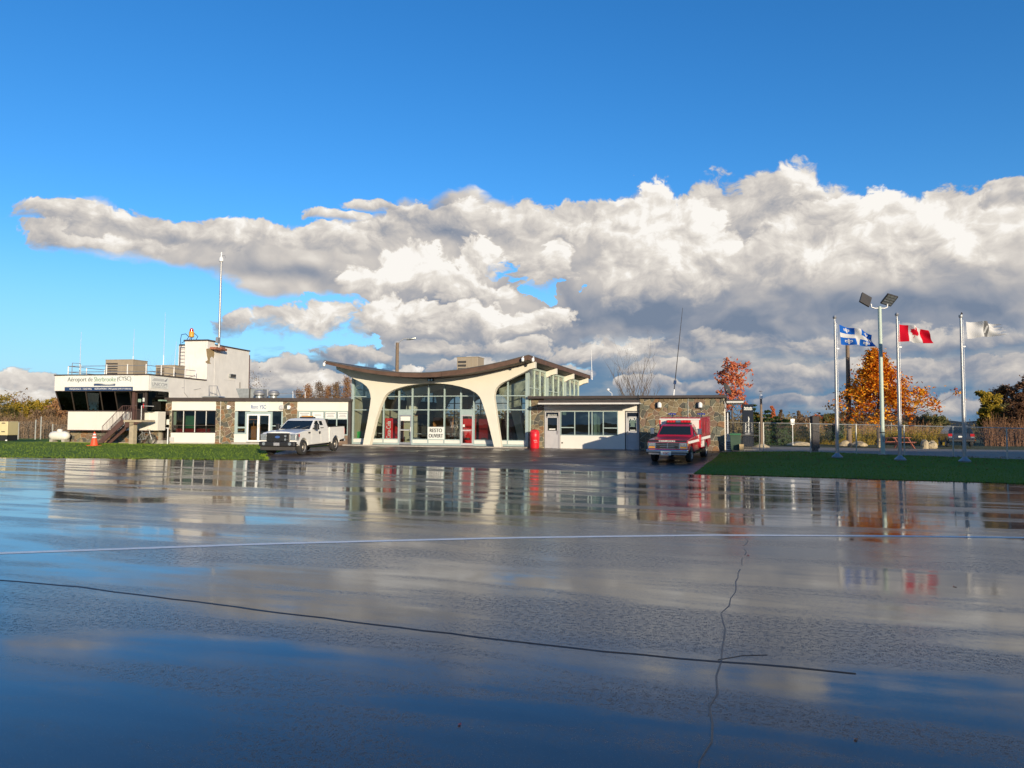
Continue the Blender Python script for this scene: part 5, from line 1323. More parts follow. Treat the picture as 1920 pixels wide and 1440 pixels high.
for (a, b, c, d, v, l) in ((149, 703, 152.5, 622, 2.0, 'leftmost white whip antenna over the control office'), (249, 685, 252, 617, 5.0, 'white whip antenna rising behind the large roof air conditioner'), (306, 692, 310, 586, 6.0, 'tall thin whip antenna left of the tower ladder'), (326, 700, 331, 640, 6.3, 'short whip antenna beside the tower ladder')):
    whip(FC, a, b, c, d, v, l, .020, 'greypanel')
# stair tower
tw = FC.empty('stair_tower', 'plain white rendered tower block with a patch of bare render', 'building')
v1, v2 = 6.62, 12.7
zT1, zT2 = FC.Z(365, 639.5, v1), FC.Z(430, 652.3, 9.6)
uT = -1.95
bx('tower_wall', M['stucco'], tw, -3.2, -.001, v1 + 1.0, v2, zfb, zT2, bevel=.02)
bx('tower_head', M['stucco'], tw, uT, -.002, v1, v1 + .998, zfb, zT1, bevel=.02)
bx('roof_edge', M['fascia'], tw, uT - .08, .08, v1 - .08, v1 + 1.1, zT1 + .001, zT1 + .11); bx('roof_edge', M['fascia'], tw, -3.25, .06, v1 + 1.102, v2 + .05, zT2 + .001, zT2 + .10)
bx('corner_trim', M['brown'], tw, -.05, .03, v2 + .002, v2 + .08, zfa, zT2 - .3)
# bare patch on the side wall: outline on the face u = +0
def side_pt(px, py):
    d = ray(px, py); o_ = Vector((0, 0, CAMZ)); n = FC.ud
    t_ = (FC.P - o_).dot(n) / d.dot(n); q = o_ + d * t_
    return ((q - FC.P).dot(FC.vd), q.z)
patch = [side_pt(*p) for p in ((386.5, 654), (393, 653), (401, 657), (402, 664), (400, 672), (397.5, 668), (394, 671), (393, 679), (395.5, 682), (389, 682), (385, 678), (390, 675), (388, 667))]
MB().prism(patch, -.001, .012, axis='x').build('bare_render', M['plasterpatch'], tw)
bx('crack', M['greypanel'], tw, 0, .01, side_pt(420, 714)[0], side_pt(440, 714)[0], side_pt(430, 713.4)[1], side_pt(430, 713)[1])
for (xa_, ya_, xb_, yb_) in ((345, 711, 345, 736), (345, 736, 352, 745), (341, 727, 345, 727), (363, 731, 376, 728.5)):
    A_, B_ = side_pt(xa_, ya_), side_pt(xb_, yb_); MB().tube([(.012, A_[0], A_[1]), (.012, B_[0], B_[1])], .018, 5).build('wall_cable', M['greyink'], tw)
MB().tube([(.02, side_pt(449.5, 717)[0], side_pt(449.5, 717)[1]), (.02, side_pt(449.5, 728)[0], side_pt(449.5, 728)[1])], .03, 6).build('vent_pipe', M['hvacdark'], tw)
t = FC.empty('wall_light', 'small dark square light on the side of the white tower', 'wall lamp', .0, side_pt(434.5, 705)[0], side_pt(434.5, 705)[1]); t.rotation_euler.z += R(90)
bx('housing', M['duct'], t, -.42, .42, -.14, 0, -.14, .16); bx('lens', M['hvacdark'], t, -.36, .36, -.15, -.141, -.10, .12)
# mast on a bracket
pv, pz = side_pt(404, 652)
ms = FC.empty('mast', 'tall silver mast topped by a camera on a rust red bracket of the tower', 'mast', .30, pv, pz)
bx('bracket', M['redwoodbeam'], ms, -.30, .25, -.75, .75, -.20, -.02); bx('bracket_arm', M['redwoodbeam'], ms, .26, .36, -.2, .3, -.16, .04)
hm_ = FC.Z(405.5, 492, pv) - pz
MB().tube([(0, 0, -.02), (0, 0, hm_)], [.095, .07], 12).build('pole', M['polealu'], ms, smooth=True)
MB().lathe([(.05, hm_), (.16, hm_ + .05), (.17, hm_ + .3), (.06, hm_ + .45), (.05, hm_ + .8)], 12).build('camera_head', M['whitemetal'], ms, smooth=True); MB().tube([(0, 0, hm_ + .5), (.3, 0, hm_ + .55), (.34, 0, hm_ + .3)], .02, 5).build('sensor_arm', M['steel'], ms)
bx('junction_box', M['steel'], ms, -.1, .1, -.32, -.10, .35, .8)
# rotating beacon and ladder
bc = FC.empty('aerodrome_beacon', 'yellow and red rotating beacon on the white tower head', 'beacon', FC.U(359, v1 + .4, 630), v1 + .4, zT1 + .11)
hb_ = FC.Z(359, 615.5, v1 + .4) - zT1 - .11; r_ = .20
for a in range(4): MB().tube([(.2 * math.cos(a * 1.571 + .7), .2 * math.sin(a * 1.571 + .7), 0), (.08 * math.cos(a * 1.571 + .7), .08 * math.sin(a * 1.571 + .7), hb_ * .28)], .02, 5).build('leg', M['navy'], bc)
MB().lathe([(r_ * .7, hb_ * .25), (r_, hb_ * .3), (r_, hb_ * .68), (r_ * .85, hb_ * .72)], 16).build('housing', M['yellow'], bc, smooth=True)
MB().lathe([(r_ * .75, hb_ * .721), (r_ * .72, hb_ * .9), (r_ * .3, hb_)], 16).build('red_lens', M['redlens'], bc, smooth=True)
ld = FC.empty('tower_ladder', 'blue topped access ladder on the left side of the white tower', 'ladder', uT, v1 + .3, zt + .1)
hl = FC.Z(338, 647, v1 + .3) - zt - .1; xa, xb = FC.U(333, v1 + .3) - uT, FC.U(343, v1 + .3) - uT
for x in (xa, xb): MB().tube([(x, 0, 0), (x, 0, hl)], .03, 6).build('stile', M['brown'], ld)
for k in range(9): MB().tube([(xa, 0, .25 + k * (hl - .3) / 9), (xb, 0, .25 + k * (hl - .3) / 9)], .016, 5).build('rung', M['brown'], ld)
for x in (xa, xb + .35): MB().tube([(x, .1, hl), (x, .05, hl + .45), (x, .15, hl + .85), (x + .12, .5, hl + .95), (x + .22, .75, hl + .75), (x + .15, .6, hl + .45), (x + .02, .2, hl + .2)], .028, 6).build('grab_hoop', M['navy'], ld)
bx('top_bar', M['hvacdark'], ld, xa - .05, xb + .05, -.04, .04, hl, hl + .06)

# stair to the control office door
sf = FC.empty('metal_stair', 'brown steel stair with railings up to the control office door', 'stairs', 0, 0, 0)
zL = zC(787.5, 255, -.3)                                       # landing level
vS0, vS1 = -.95, -.05
uL0, uL1 = C(233, -.5), C(276, -.5)                            # landing
uB0 = C(190, -.5)                                              # foot of the flight
bx('landing', M['conccol'], sf, uL0 + .3, uL1, vS0, .40, zL - .14, zL)
slope = (zL + .05) / (uL0 + .3 - uB0)
for v in (vS0, vS1 - .06):
    MB().prism([(uB0 - .1, -.12), (uB0 + .35, -.12), (uL0 + .40, zL - .28), (uL0 + .40, zL + .02), (uL0 + .2, zL + .02)], v, v + .06).build('stringer', M['brown'], sf)
ns = 9
for k in range(ns):
    u = uB0 + .12 + (uL0 + .25 - uB0) * k / ns; z = -.02 + (zL) * (k + .6) / ns
    bx('tread', M['brown'], sf, u, u + .26, vS0 + .062, vS1 - .062, z, z + .035)
MB().prism([(uL0 + .42, zL - .145), (uL1, zL - .145), (uL0 + .42, zL - .55)], vS0 + .1, vS0 + .16).build('landing_gusset', M['brown'], sf)
bx('column', M['conccol'], sf, C(248, -.7), C(256, -.7), -.85, -.5, -.2, zL - .142)
for v in (vS0 + .03, vS1 - .03):
    p0 = Vector((uB0 + .55, v, .95 + slope * .35)); p1 = Vector((uL0 + .25, v, zL + .95))
    MB().tube([p0, p1], .022, 6).build('handrail', M['brown'], sf)
    q0 = p0 - Vector((0, 0, .72)); q1 = p1 - Vector((0, 0, .80)); MB().tube([q0, q1], .016, 5).build('bottom_rail', M['brown'], sf)
    for k in range(15):
        a = q0.lerp(q1, k / 14); b = p0.lerp(p1, k / 14)
        MB().tube([a, b], .011 if k not in (0, 7, 14) else .02, 4).build('baluster', M['brown'], sf)
MB().tube([(uL0 + .25, vS0 + .03, zL + .95), (uL0 + 1.35, vS0 + .03, zL + .95)], .022, 6).build('handrail', M['brown'], sf)
for k in range(8): MB().tube([(uL0 + .25 + k * .155, vS0 + .03, zL), (uL0 + .25 + k * .155, vS0 + .03, zL + .95)], .011 if k not in (0, 7) else .022, 4).build('baluster', M['brown'], sf)
MB().tube([(uL1 - .05, vS0 + .03, zL), (uL1 - .05, vS0 + .03, zL + .95), (uL1 - .05, .3, zL + .95)], .022, 6).build('handrail', M['white'], sf)
bx('footing', M['concrete'], sf, uB0 - .35, uB0 + 1.5, vS0 - .1, vS1 + .1, -.2, .0)
# bicycles under the landing
def bicycle(u, v, rz, label):
    t = FC.empty('bicycle', label, 'bicycle', u, v, H(*FC.w(u, v, 0).to_2d()), 'bicycles under the stair'); t.rotation_euler.z += rz
    for x in (-.52, .52):
        wh = MB().tube([(x + .33 * math.cos(a * .3142), 0, .34 + .33 * math.sin(a * .3142)) for a in range(21)], .020, 6).build('wheel', M['rubber'], t)
        for a in range(6): MB().tube([(x - .31 * math.cos(a * .524), 0, .34 - .31 * math.sin(a * .524)), (x + .31 * math.cos(a * .524), 0, .34 + .31 * math.sin(a * .524))], .004, 3).build('spoke', M['steel'], wh)
    MB().tube([(-.52, 0, .34), (-.15, 0, .78), (.36, 0, .82), (-.02, 0, .32), (-.52, 0, .34)], .018, 6).build('frame', M['steel'], t); MB().tube([(-.15, 0, .78), (-.02, 0, .32)], .018, 6).build('seat_tube', M['steel'], t)
    MB().tube([(.52, 0, .34), (.36, 0, .82), (.33, 0, .98)], .018, 6).build('fork', M['white'], t); MB().tube([(.30, -.26, 1.0), (.33, 0, .98), (.30, .26, 1.0)], .016, 6).build('handlebar', M['black'], t)
    MB().box(-.30, -.04, -.06, .06, .90, .95).build('saddle', M['black'], t, bevel=.02); MB().tube([(-.15, 0, .78), (-.17, 0, .90)], .014, 5).build('seat_post', M['steel'], t)
bicycle(C(269, .3), .55, R(12), 'bicycle with a pale fork parked under the stair landing'); bicycle(C(274, .9), 1.05, R(-8), 'darker bicycle parked behind the first one by the stone base')

# ------------------------------------------------------------------ vehicles
def wheel(parent, x, y, r, wd, hub=True):
    """y = centre of the tyre; outer face away from the centre line"""
    s = 1 if y > 0 else -1
    Mx = Matrix.Translation((x, y, r)) @ Matrix.Rotation(R(-90) * s, 4, 'X')
    w_ = MB().lathe([(r * .60, -wd / 2), (r * .93, -wd / 2), (r, -wd * .36), (r, wd * .36), (r * .93, wd / 2), (r * .62, wd / 2), (r * .60, wd * .30), (r * .3, wd * .28)], 24, Mx).build('wheel', M['rubber'], parent, smooth=True)
    MB().lathe([(r * .59, wd * .20), (r * .60, wd * .46), (r * .56, wd * .44), (r * .46, wd * .22), (r * .26, wd * .30), (r * .22, wd * .46), (r * .05, wd * .48)], 20, Mx).build('rim', M['rim'], w_, smooth=True)
    for k in range(6):
        a = k * 1.0472
        MB().lathe([(r * .055, wd * .26), (r * .05, wd * .30)], 6, Mx @ Matrix.Translation((r * .40 * math.cos(a), r * .40 * math.sin(a), 0))).build('rim_hole', M['black'], w_)
    return w_
def arc(cx, r, z0, n=9):
    """wheel-arch points from front to rear"""
    return [(cx + r * math.cos(R(8 + 164 * k / (n - 1))), z0 + r * math.sin(R(8 + 164 * k / (n - 1)))) for k in range(n)]
def shell(poly, half, inset=0.0, zsplit=0.0):
    """outline in x-z between two side planes, upper edge pulled in"""
    mb = MB().prism(poly, -half, half)
    mb.v = [(x, y * (1 - inset * max(0.0, z - zsplit)), z) for x, y, z in mb.v]
    return mb

# white pickup: origin on the ground mid wheelbase, +x forward, +y its left side
pf, pr = on_ground(566, 853.4), on_ground(637.5, 844.8)
ax = (pf - pr).to_2d().normalized(); wb = 4.0
side_n = Vector((-ax.y, ax.x))                 # its left side (towards the camera's right)
if side_n.x < 0: side_n = -side_n
ctr = Vector((pf.x, pf.y)) - ax * (wb / 2) - side_n * .88
heading = math.atan2(ax.y, ax.x)
zfr, zre = H(*(ctr + ax * 2)), H(*(ctr - ax * 2))
pk = thing('pickup_truck', 'white extended cab pickup truck with black grille and amber roof light', 'pickup truck', (ctr.x, ctr.y, (zfr + zre) / 2 + .0), heading)
pk.rotation_euler = Matrix.Rotation(heading, 4, 'Z').to_euler()
pk.rotation_euler.y = -math.atan2(zfr - zre, wb)
HW = .99; XF, XR = 2.0, -2.0; WR = .405
body = [(2.86, .62), (2.45, .60)] + arc(XF, .50, .40) + [(1.42, .50), (-1.12, .52), (-1.12, 1.30), (1.10, 1.30), (1.9, 1.27), (2.70, 1.18), (2.90, 1.08)]
shell(body, HW, .055, .75).build('body', M['truckwhite'], pk, bevel=.035)
# hood bulge and cowl
MB().loft([[(1.12, y * .80, 1.302 + .045 * (1 - abs(y)**3)) for y in (-1, -.5, 0, .5, 1)] + [(1.12, .8, 1.28), (1.12, -.8, 1.28)], [(2.72, y * .68, 1.185 + .05 * (1 - abs(y)**3)) for y in (-1, -.5, 0, .5, 1)] + [(2.72, .68, 1.16), (2.72, -.68, 1.16)]]).build('hood', M['truckwhite'], pk, bevel=.02, smooth=True)
# cab
belt, top_ = 1.28, 1.90
def ring(x0, x1, z, hw): return [(x0, -hw, z), (x0, hw, z), (x1, hw, z), (x1, -hw, z)]
cab = MB().loft([ring(-1.10, 1.16, belt, .945), ring(-1.05, .95, 1.42, .925), ring(-.98, .40, 1.82, .80), ring(-.90, .22, 1.885, .74), ring(-.6, .0, top_ + .01, .55)]).build('cab', M['truckwhite'], pk, bevel=.03)
def on_side(x, z, s=1, push=.012):
    k = (z - 1.42) / (1.82 - 1.42) if z > 1.42 else (z - belt) / .14 - 1
    hw = .925 + (.80 - .925) * k if z > 1.42 else .945 + (.925 - .945) * (k + 1)
    return (x, s * (hw + push), z)
def glass_poly(pts, s, name, m_, parent, push=.006):
    mb = MB(); a = [on_side(x, z, s, push) for x, z in pts]; b = [on_side(x, z, s, -.02) for x, z in pts]; n = len(pts)
    mb.add(a + b, [tuple(range(n)), tuple(range(2 * n - 1, n - 1, -1))] + [(i, (i + 1) % n, (i + 1) % n + n, i + n) for i in range(n)])
    return mb.build(name, m_, parent)
def ws(y, t): return (1.13 + (.43 - 1.13) * t + .012, y * (.86 + (.74 - .86) * t), 1.33 + (1.80 - 1.33) * t)
def slab(pts, back, name, m_, parent):
    mb = MB(); n = len(pts); b = [Vector(p) + Vector(back) for p in pts]
    mb.add(list(pts) + b, [tuple(range(n)), tuple(range(2 * n - 1, n - 1, -1))] + [(i, (i + 1) % n, (i + 1) % n + n, i + n) for i in range(n)])
    return mb.build(name, m_, parent)
dk = mat('dark car interior', (0.02, 0.022, 0.022), 0.35, var=.2)
G_CARS = mat('car window glass', (0.012, 0.018, 0.02), 0.05, var=0.0, spec=.8)
slab([ws(-1, .04), ws(1, .04), ws(1, .97), ws(-1, .97)], (-.03, 0, -.02), 'windshield', G_CARS, pk)
for k, y in enumerate((-.25, .30)): MB().tube([(1.14, y, 1.33), (.93, y + .45, 1.50)], .012, 4).build('wiper', M['black'], pk)
for s in (1, -1):
    dr = MB(); pts = [(1.10, .58), (1.06, 1.27), (.05, 1.27), (-.02, 1.0), (-.02, .58)]
    for x, z in pts: pass
    d = [(x, s * (HW * (1 - .055 * max(0, z - .75)) + .006), z) for x, z in pts]
    door = slab(d, (0, -s * .02, 0), 'door', M['truckwhite'], pk)
    glass_poly([(.90, 1.33), (.42, 1.76), (.10, 1.78), (.05, 1.33)], s, 'side_window', G_CARS, door)
    MB().box(.08, .20, s * (HW - .02), s * (HW + .03), 1.06, 1.20).build('handle', M['black'], door)
    d2 = [(x, s * (HW * (1 - .055 * max(0, z - .75)) + .006), z) for x, z in [(-.05, .58), (-.05, 1.0), (.02, 1.27), (-.55, 1.27), (-.55, .58)]]
    rd = slab(d2, (0, -s * .02, 0), 'rear_door', M['truckwhite'], pk)
    glass_poly([(-.08, 1.36), (-.06, 1.76), (-.42, 1.76), (-.50, 1.36)], s, 'side_window', G_CARS, rd)
    mm = MB().box(.72, .90, s * 1.04, s * 1.24, 1.30, 1.62).build('mirror', M['black'], pk, bevel=.03); MB().tube([(.85, s * .94, 1.38), (.82, s * 1.06, 1.40)], .03, 6).build('mirror_arm', M['black'], mm)
    MB().box(1.28, 1.46, s * (HW - .03), s * (HW + .012), 1.12, 1.20).build('fender_vent', M['black'], pk)
    bed = [(-1.13, .56), (-1.13, 1.40), (-3.22, 1.42), (-3.26, 1.0), (-3.22, .70), (-2.56, .62)] + arc(XR, .50, .40)[::-1] + [(-1.45, .56)]
    MB().prism(bed, s * .90, s * HW).build('bed_side', M['truckwhite'], pk, bevel=.02)
    MB().box(-1.14, -3.22, s * .885, s * (HW + .005), 1.405, 1.445).build('bed_rail', M['black'], pk)
    MB().box(-3.30, -3.26, s * .84, s * .985, .95, 1.30).build('tail_light', M['redlens'], pk)
    MB().prism([(2.905, 1.12), (2.60, 1.14), (2.52, .92), (2.60, .78), (2.90, .80)], s * .66, s * 1.0).build('headlight', M['lens'], pk, bevel=.02)
    MB().box(2.50, 2.62, s * .955, s * 1.003, .96, 1.12).build('turn_signal', M['redlens'], pk, bevel=.01)
    wheel(pk, XF, s * .86, WR, .27); wheel(pk, XR, s * .86, WR, .27)
    MB().tube([(XF, s * .55, WR), (XF, s * .75, WR)], .12, 8).build('hub', M['black'], pk)
lg = lettering('door_emblem', 'Sherbrooke', M['ink'], pk, .62, HW * .988, .98, .42, .09, M=Matrix.Rotation(R(180), 4, 'Z'))
MB().box(.42, .84, HW * .984, HW * .9875, .90, .915).build('door_emblem', M['blue'], pk)
bx('bed_floor', dk, pk, -3.22, -1.13, -.9, .9, .62, .68); bx('tailgate', M['truckwhite'], pk, -3.27, -3.20, -.90, .90, .66, 1.40); bx('bed_front', dk, pk, -1.18, -1.12, -.9, .9, .68, 1.42)
gr = bx('grille', M['black'], pk, 2.86, 2.945, -.64, .64, .74, 1.17, bevel=.03)
for k in range(4): bx('grille_bar', dk, gr, 2.94, 2.965, -.58, .58, .80 + k * .095, .835 + k * .095)
for z in (.84, 1.02):
    MB().lathe([(.055, 0), (.06, .03)], 10, Matrix.Translation((2.955, .44, z)) @ Matrix.Rotation(R(90), 4, 'Y')).build('marker_lamp', M['lens'], gr)
MB().lathe([(.14, 0), (.13, .03)], 16, Matrix.Translation((2.965, 0, .97)) @ Matrix.Rotation(R(90), 4, 'Y') @ Matrix.Diagonal((.5, 1, 1, 1))).build('badge', M['blue'], gr)
bp = bx('bumper', M['black'], pk, 2.78, 3.06, -1.0, 1.0, .48, .73, bevel=.05)
bx('air_dam', M['hvacdark'], pk, 2.80, 3.00, -.96, .96, .28, .475, bevel=.03)
for s in (1, -1): MB().lathe([(.09, 0), (.08, .03)], 12, Matrix.Translation((3.045, s * .72, .62)) @ Matrix.Rotation(R(90), 4, 'Y')).build('fog_lamp', M['lens'], bp)
bx('licence_plate', M['greyink'], bp, 3.061, 3.07, -.16, .16, .53, .68)
bx('undertray', M['black'], pk, -3.1, 2.7, -.7, .7, .40, .58)
bx('side_step', M['black'], pk, -.9, 1.2, .86, .97, .40, .46); bx('rear_bumper', M['chrome'], pk, -3.45, -3.28, -.95, .95, .52, .70, bevel=.02)
lb = bx('roof_light', M['amber'], pk, -.50, -.28, -.32, .32, 1.985, 2.04, bevel=.02); bx('roof_light_base', M['black'], pk, -.52, -.26, -.42, .42, 1.91, 1.984)
bx('headache_rack', M['black'], pk, -1.20, -1.15, -.85, .85, 1.43, 1.86)

# red rescue truck
qf, qr = on_ground(1293, 867), on_ground(1319, 857)
hd = math.atan2(qf.y - qr.y, qf.x - qr.x)
ax = Vector((math.cos(hd), math.sin(hd))); ln = Vector((-ax.y, ax.x))
ctr = Vector((qf.x, qf.y)) - ax * 1.8 - ln * .86
zfr, zre = H(*(ctr + ax * 1.8)), H(*(ctr - ax * 1.8))
fm = thing('rescue_truck', 'red square nosed rescue truck with box body and blue beacons', 'fire truck', (ctr.x, ctr.y, (zfr + zre) / 2), hd)
fm.rotation_euler.y = -math.atan2(zfr - zre, 3.6)
XF, XR, WR, HW = 1.8, -1.8, .40, .985
nose = [(2.72, .66), (2.30, .62)] + arc(XF, .50, .42) + [(1.22, .52), (.02, .52), (.02, 1.22), (1.22, 1.22), (2.66, 1.12), (2.74, 1.05)]
shell(nose, HW, .05, .8).build('body', M['truckred'], fm, bevel=.03)
MB().loft([[(1.22, y * .86, 1.222 + .035 * (1 - y**4)) for y in (-1, -.5, 0, .5, 1)] + [(1.22, .86, 1.2), (1.22, -.86, 1.2)], [(2.66, y * .84, 1.122 + .035 * (1 - y**4)) for y in (-1, -.5, 0, .5, 1)] + [(2.66, .84, 1.1), (2.66, -.84, 1.1)]]).build('hood', M['truckred'], fm, bevel=.02)
bx('hood_strip', M['carblack'], fm, 2.735, 2.75, -.93, .93, 1.02, 1.125)
lettering('lettering', 'SHERBROOKE', M['signwhite'], fm, 2.756, -.02, 1.075, .80, .075, M=Matrix.Rotation(R(90), 4, 'Z'), bold=.004)
MB().loft([ring(-.02, 1.26, 1.20, .93), ring(-.02, 1.12, 1.32, .90), ring(-.02, .70, 1.76, .78), ring(-.02, .52, 1.82, .72)]).build('cab', M['truckred'], fm, bevel=.03)
def ws2(y, t): return (1.14 + (.72 - 1.14) * t + .012, y * (.82 + (.70 - .82) * t), 1.30 + (1.74 - 1.30) * t)
slab([ws2(-1, .03), ws2(1, .03), ws2(1, .98), ws2(-1, .98)], (-.03, 0, -.02), 'windshield', G_CARS, fm)
for s in (1, -1):
    d = [(x, s * (HW * (1 - .05 * max(0, z - .8)) + .006), z) for x, z in [(1.14, .60), (1.14, 1.19), (.06, 1.19), (.06, .60)]]
    dr = slab(d, (0, -s * .02, 0), 'door', M['truckred'], fm)
    mb = MB(); pts = [(1.02, 1.25), (.70, 1.68), (.08, 1.68), (.08, 1.25)]
    a = [(x, s * (.905 - .27 * (z - 1.32) + .03), z) for x, z in pts]; b = [(x, y - s * .04, z) for x, y, z in a]
    mb.add(a + b, [(0, 1, 2, 3), (7, 6, 5, 4)] + [(i, (i + 1) % 4, (i + 1) % 4 + 4, i + 4) for i in range(4)]); mb.build('side_window', G_CARS, dr)
    MB().box(.14, .28, s * (HW - .02), s * (HW + .03), 1.05, 1.10).build('handle', M['chrome'], dr)
    bx('stripe', M['signwhite'], fm, 2.62, .04, s * (HW - .02), s * (HW + .004), .94, 1.06)
    mm = MB().box(.88, .98, s * 1.10, s * 1.30, 1.32, 1.62).build('mirror', M['chrome'], fm, bevel=.02); MB().tube([(1.0, s * .93, 1.55), (.93, s * 1.2, 1.60)], .012, 4).build('mirror_arm', M['black'], mm); MB().tube([(1.0, s * .95, 1.25), (.93, s * 1.2, 1.34)], .012, 4).build('mirror_arm', M['black'], mm)
    hl_ = bx('headlight_bezel', M['chrome'], fm, 2.72, 2.765, s * .56, s * .97, .70, 1.0); bx('headlight', M['lens'], hl_, 2.766, 2.785, s * .62, s * .90, .84, .975, bevel=.01); bx('turn_signal', M['amber'], hl_, 2.766, 2.78, s * .62, s * .92, .73, .81)
    bx('side_marker', M['amber'], fm, 2.66, 2.74, s * .972, s * 1.0, .84, .98)
    MB().lathe([(.09, 0), (.085, .03)], 12, Matrix.Translation((2.775, s * .44, .79)) @ Matrix.Rotation(R(90), 4, 'Y')).build('grille_light', M['black'], fm)
    wheel(fm, XF, s * .86, WR, .25); wheel(fm, XR, s * .88, WR, .30)
    bx('running_board', M['chrome'], fm, -.1, 1.25, s * .80, s * 1.08, .40, .47)
gr = bx('grille', M['black'], fm, 2.72, 2.75, -.558, .558, .70, 1.0)
for z in (.71, .80, .89, .985): bx('grille_bar', M['chrome'], gr, 2.751, 2.775, -.55, .55, z - .012, z + .012)
bx('grille_post', M['chrome'], gr, 2.776, 2.785, -.02, .02, .73, .975)
bm_ = bx('bumper', M['chrome'], fm, 2.66, 2.92, -1.02, 1.02, .50, .67, bevel=.04)
bx('bumper_apron', M['greyink'], bm_, 2.68, 2.86, -.9, .9, .42, .499)
pl = bx('licence_plate', M['signwhite'], bm_, 2.922, 2.935, -.29, .21, .40, .59); lettering('lettering', 'YSC', M['redprint'], pl, 2.938, -.04, .495, .30, .10, M=Matrix.Rotation(R(90), 4, 'Z'), bold=.006)
bx('undertray', M['black'], fm, -2.9, 2.6, -.75, .75, .38, .55)
# rear box
boxp = [(-.06, .60), (-.06, 2.12), (-2.95, 2.12), (-2.95, .62), (-2.36, .58)] + arc(XR, .54, .42)[::-1] + [(-1.22, .56)]
MB().prism(boxp, -1.04, 1.04).build('box_body', M['truckred'], fm, bevel=.015)
bx('box_front', M['panel'], fm, -.058, -.03, -1.0, 1.0, .9, 2.02); bx('box_trim', M['signwhite'], fm, -.058, -.01, -1.05, 1.05, 2.03, 2.10); bx('box_roof', M['truckred'], fm, -2.93, -.08, -1.0, 1.0, 2.122, 2.15)
for s in (1, -1):
    bx('box_corner', M['red'], fm, -.14, -.02, s * 1.0, s * 1.06, .62, 2.02); bx('stripe', M['signwhite'], fm, -.16, -2.93, s * 1.035, s * 1.046, .98, 1.12)
    for a, b in ((-.25, -1.15), (-1.22, -2.1), (-2.18, -2.88)): bx('locker_door', M['truckred'], fm, a, b, s * 1.03, s * 1.052, 1.18, 2.0, bevel=.01)
    bx('locker_door', M['panel'], fm, -.25, -1.05, s * 1.03, s * 1.052, .62, .94)
    bx('grab_rail', M['chrome'], fm, -.20, -.16, s * 1.08, s * 1.10, .8, 1.9); bx('wheel_trim', M['chrome'], fm, -1.26, -1.20, s * 1.03, s * 1.06, .5, 1.0)
lbar = bx('light_bar', M['redlens'], fm, .12, .30, -.62, .62, 1.90, 2.02, bevel=.02)
bx('light_bar_base', M['black'], fm, .12, .34, -.66, .66, 1.83, 1.897); bx('siren', M['chrome'], fm, .302, .33, -.13, .13, 1.91, 2.01)
for y in (-.52, -.36, -.22, .22, .36, .52): bx('flasher', M['red'], fm, .302, .325, y - .055, y + .055, 1.91, 2.005)
for y in (-.62, .92):
    bcn = MB().tube([(-1.0, y, 2.15), (-1.0, y, 2.26)], .05, 8).build('beacon', M['chrome'], fm); bx('beacon_head', M['bluelens'], bcn, -1.10, -.92, y - .20, y + .20, 2.262, 2.36, bevel=.03)
    for q in (-.12, 0, .12): bx('beacon_lamp', M['lens'], bcn, -.919, -.90, y + q - .03, y + q + .03, 2.28, 2.33)
MB().tube([(1.25, .95, 1.20), (1.25, 1.0, 1.32)], .02, 5).build('aerial_base', M['black'], fm)

# planter by the stone wall
q = on_ground(1217, 842.5)
t = thing('planter', 'black tub with white pipes beside the front of the rescue truck', 'planter', (q.x, q.y, q.z), -ANG)
MB().lathe([(.30, 0), (.38, .45), (.45, .78), (.48, .80), (.44, .81)], 16).build('tub', M['black'], t, smooth=True)
for x, h in ((-.12, 1.45), (.0, 1.30), (.12, 1.48)): MB().tube([(x, 0, .6), (x, 0, h)], .022, 6).build('pipe', M['white'], t)
MB().lathe([(.05, 1.30), (.12, 1.36), (.12, 1.44), (.04, 1.50)], 10).build('lamp', M['lens'], t)

# ------------------------------------------------------------------ flagpoles and flags
def inside(poly, x, y):
    c = False
    for i in range(len(poly)):
        x0, y0 = poly[i]; x1, y1 = poly[i - 1]
        if (y0 > y) != (y1 > y) and x < (x1 - x0) * (y - y0) / (y1 - y0) + x0: c = not c
    return c
half = [(0, 1.0), (.12, .72), (.25, .80), (.19, .40), (.40, .60), (.45, .50), (.68, .55), (.60, .30), (.70, .22), (.38, -.08), (.42, -.22), (.06, -.17), (.05, -.55)]
LEAF = half + [(-x, y) for x, y in half[::-1]]
def canada(u, v):
    if u < .25 or u > .75: return 1
    return 1 if inside(LEAF, (u - .5) * 2 / .62 * 1.05, (v - .52) / .46) else 0
def fleur(x, y):
    if (x / .22) ** 2 + ((y - .18) / .80) ** 2 < 1 and y > -.25: return True
    if abs(x) < .62 and -.32 < y < -.17: return True
    if abs(x) < .14 and -.85 < y < .2: return True
    r = math.hypot(abs(x) - .42, y - .08)
    return .20 < r < .42 and y > -.2 or (.0 < y < .5 and .62 < abs(x) < .80)
def quebec(u, v):
    if abs(u - .5) < .085 or abs(v - .5) < .115: return 0
    cx = .2075 if u < .5 else .7925; cy = .1925 if v < .5 else .8075
    return 0 if fleur((u - cx) * 1.5 / .16, (v - cy) / .16) else 1
def citywhite(u, v):
    if .42 < u < .64 and not (.50 < u < .57 and .25 < v < .7): return 1
    return 0
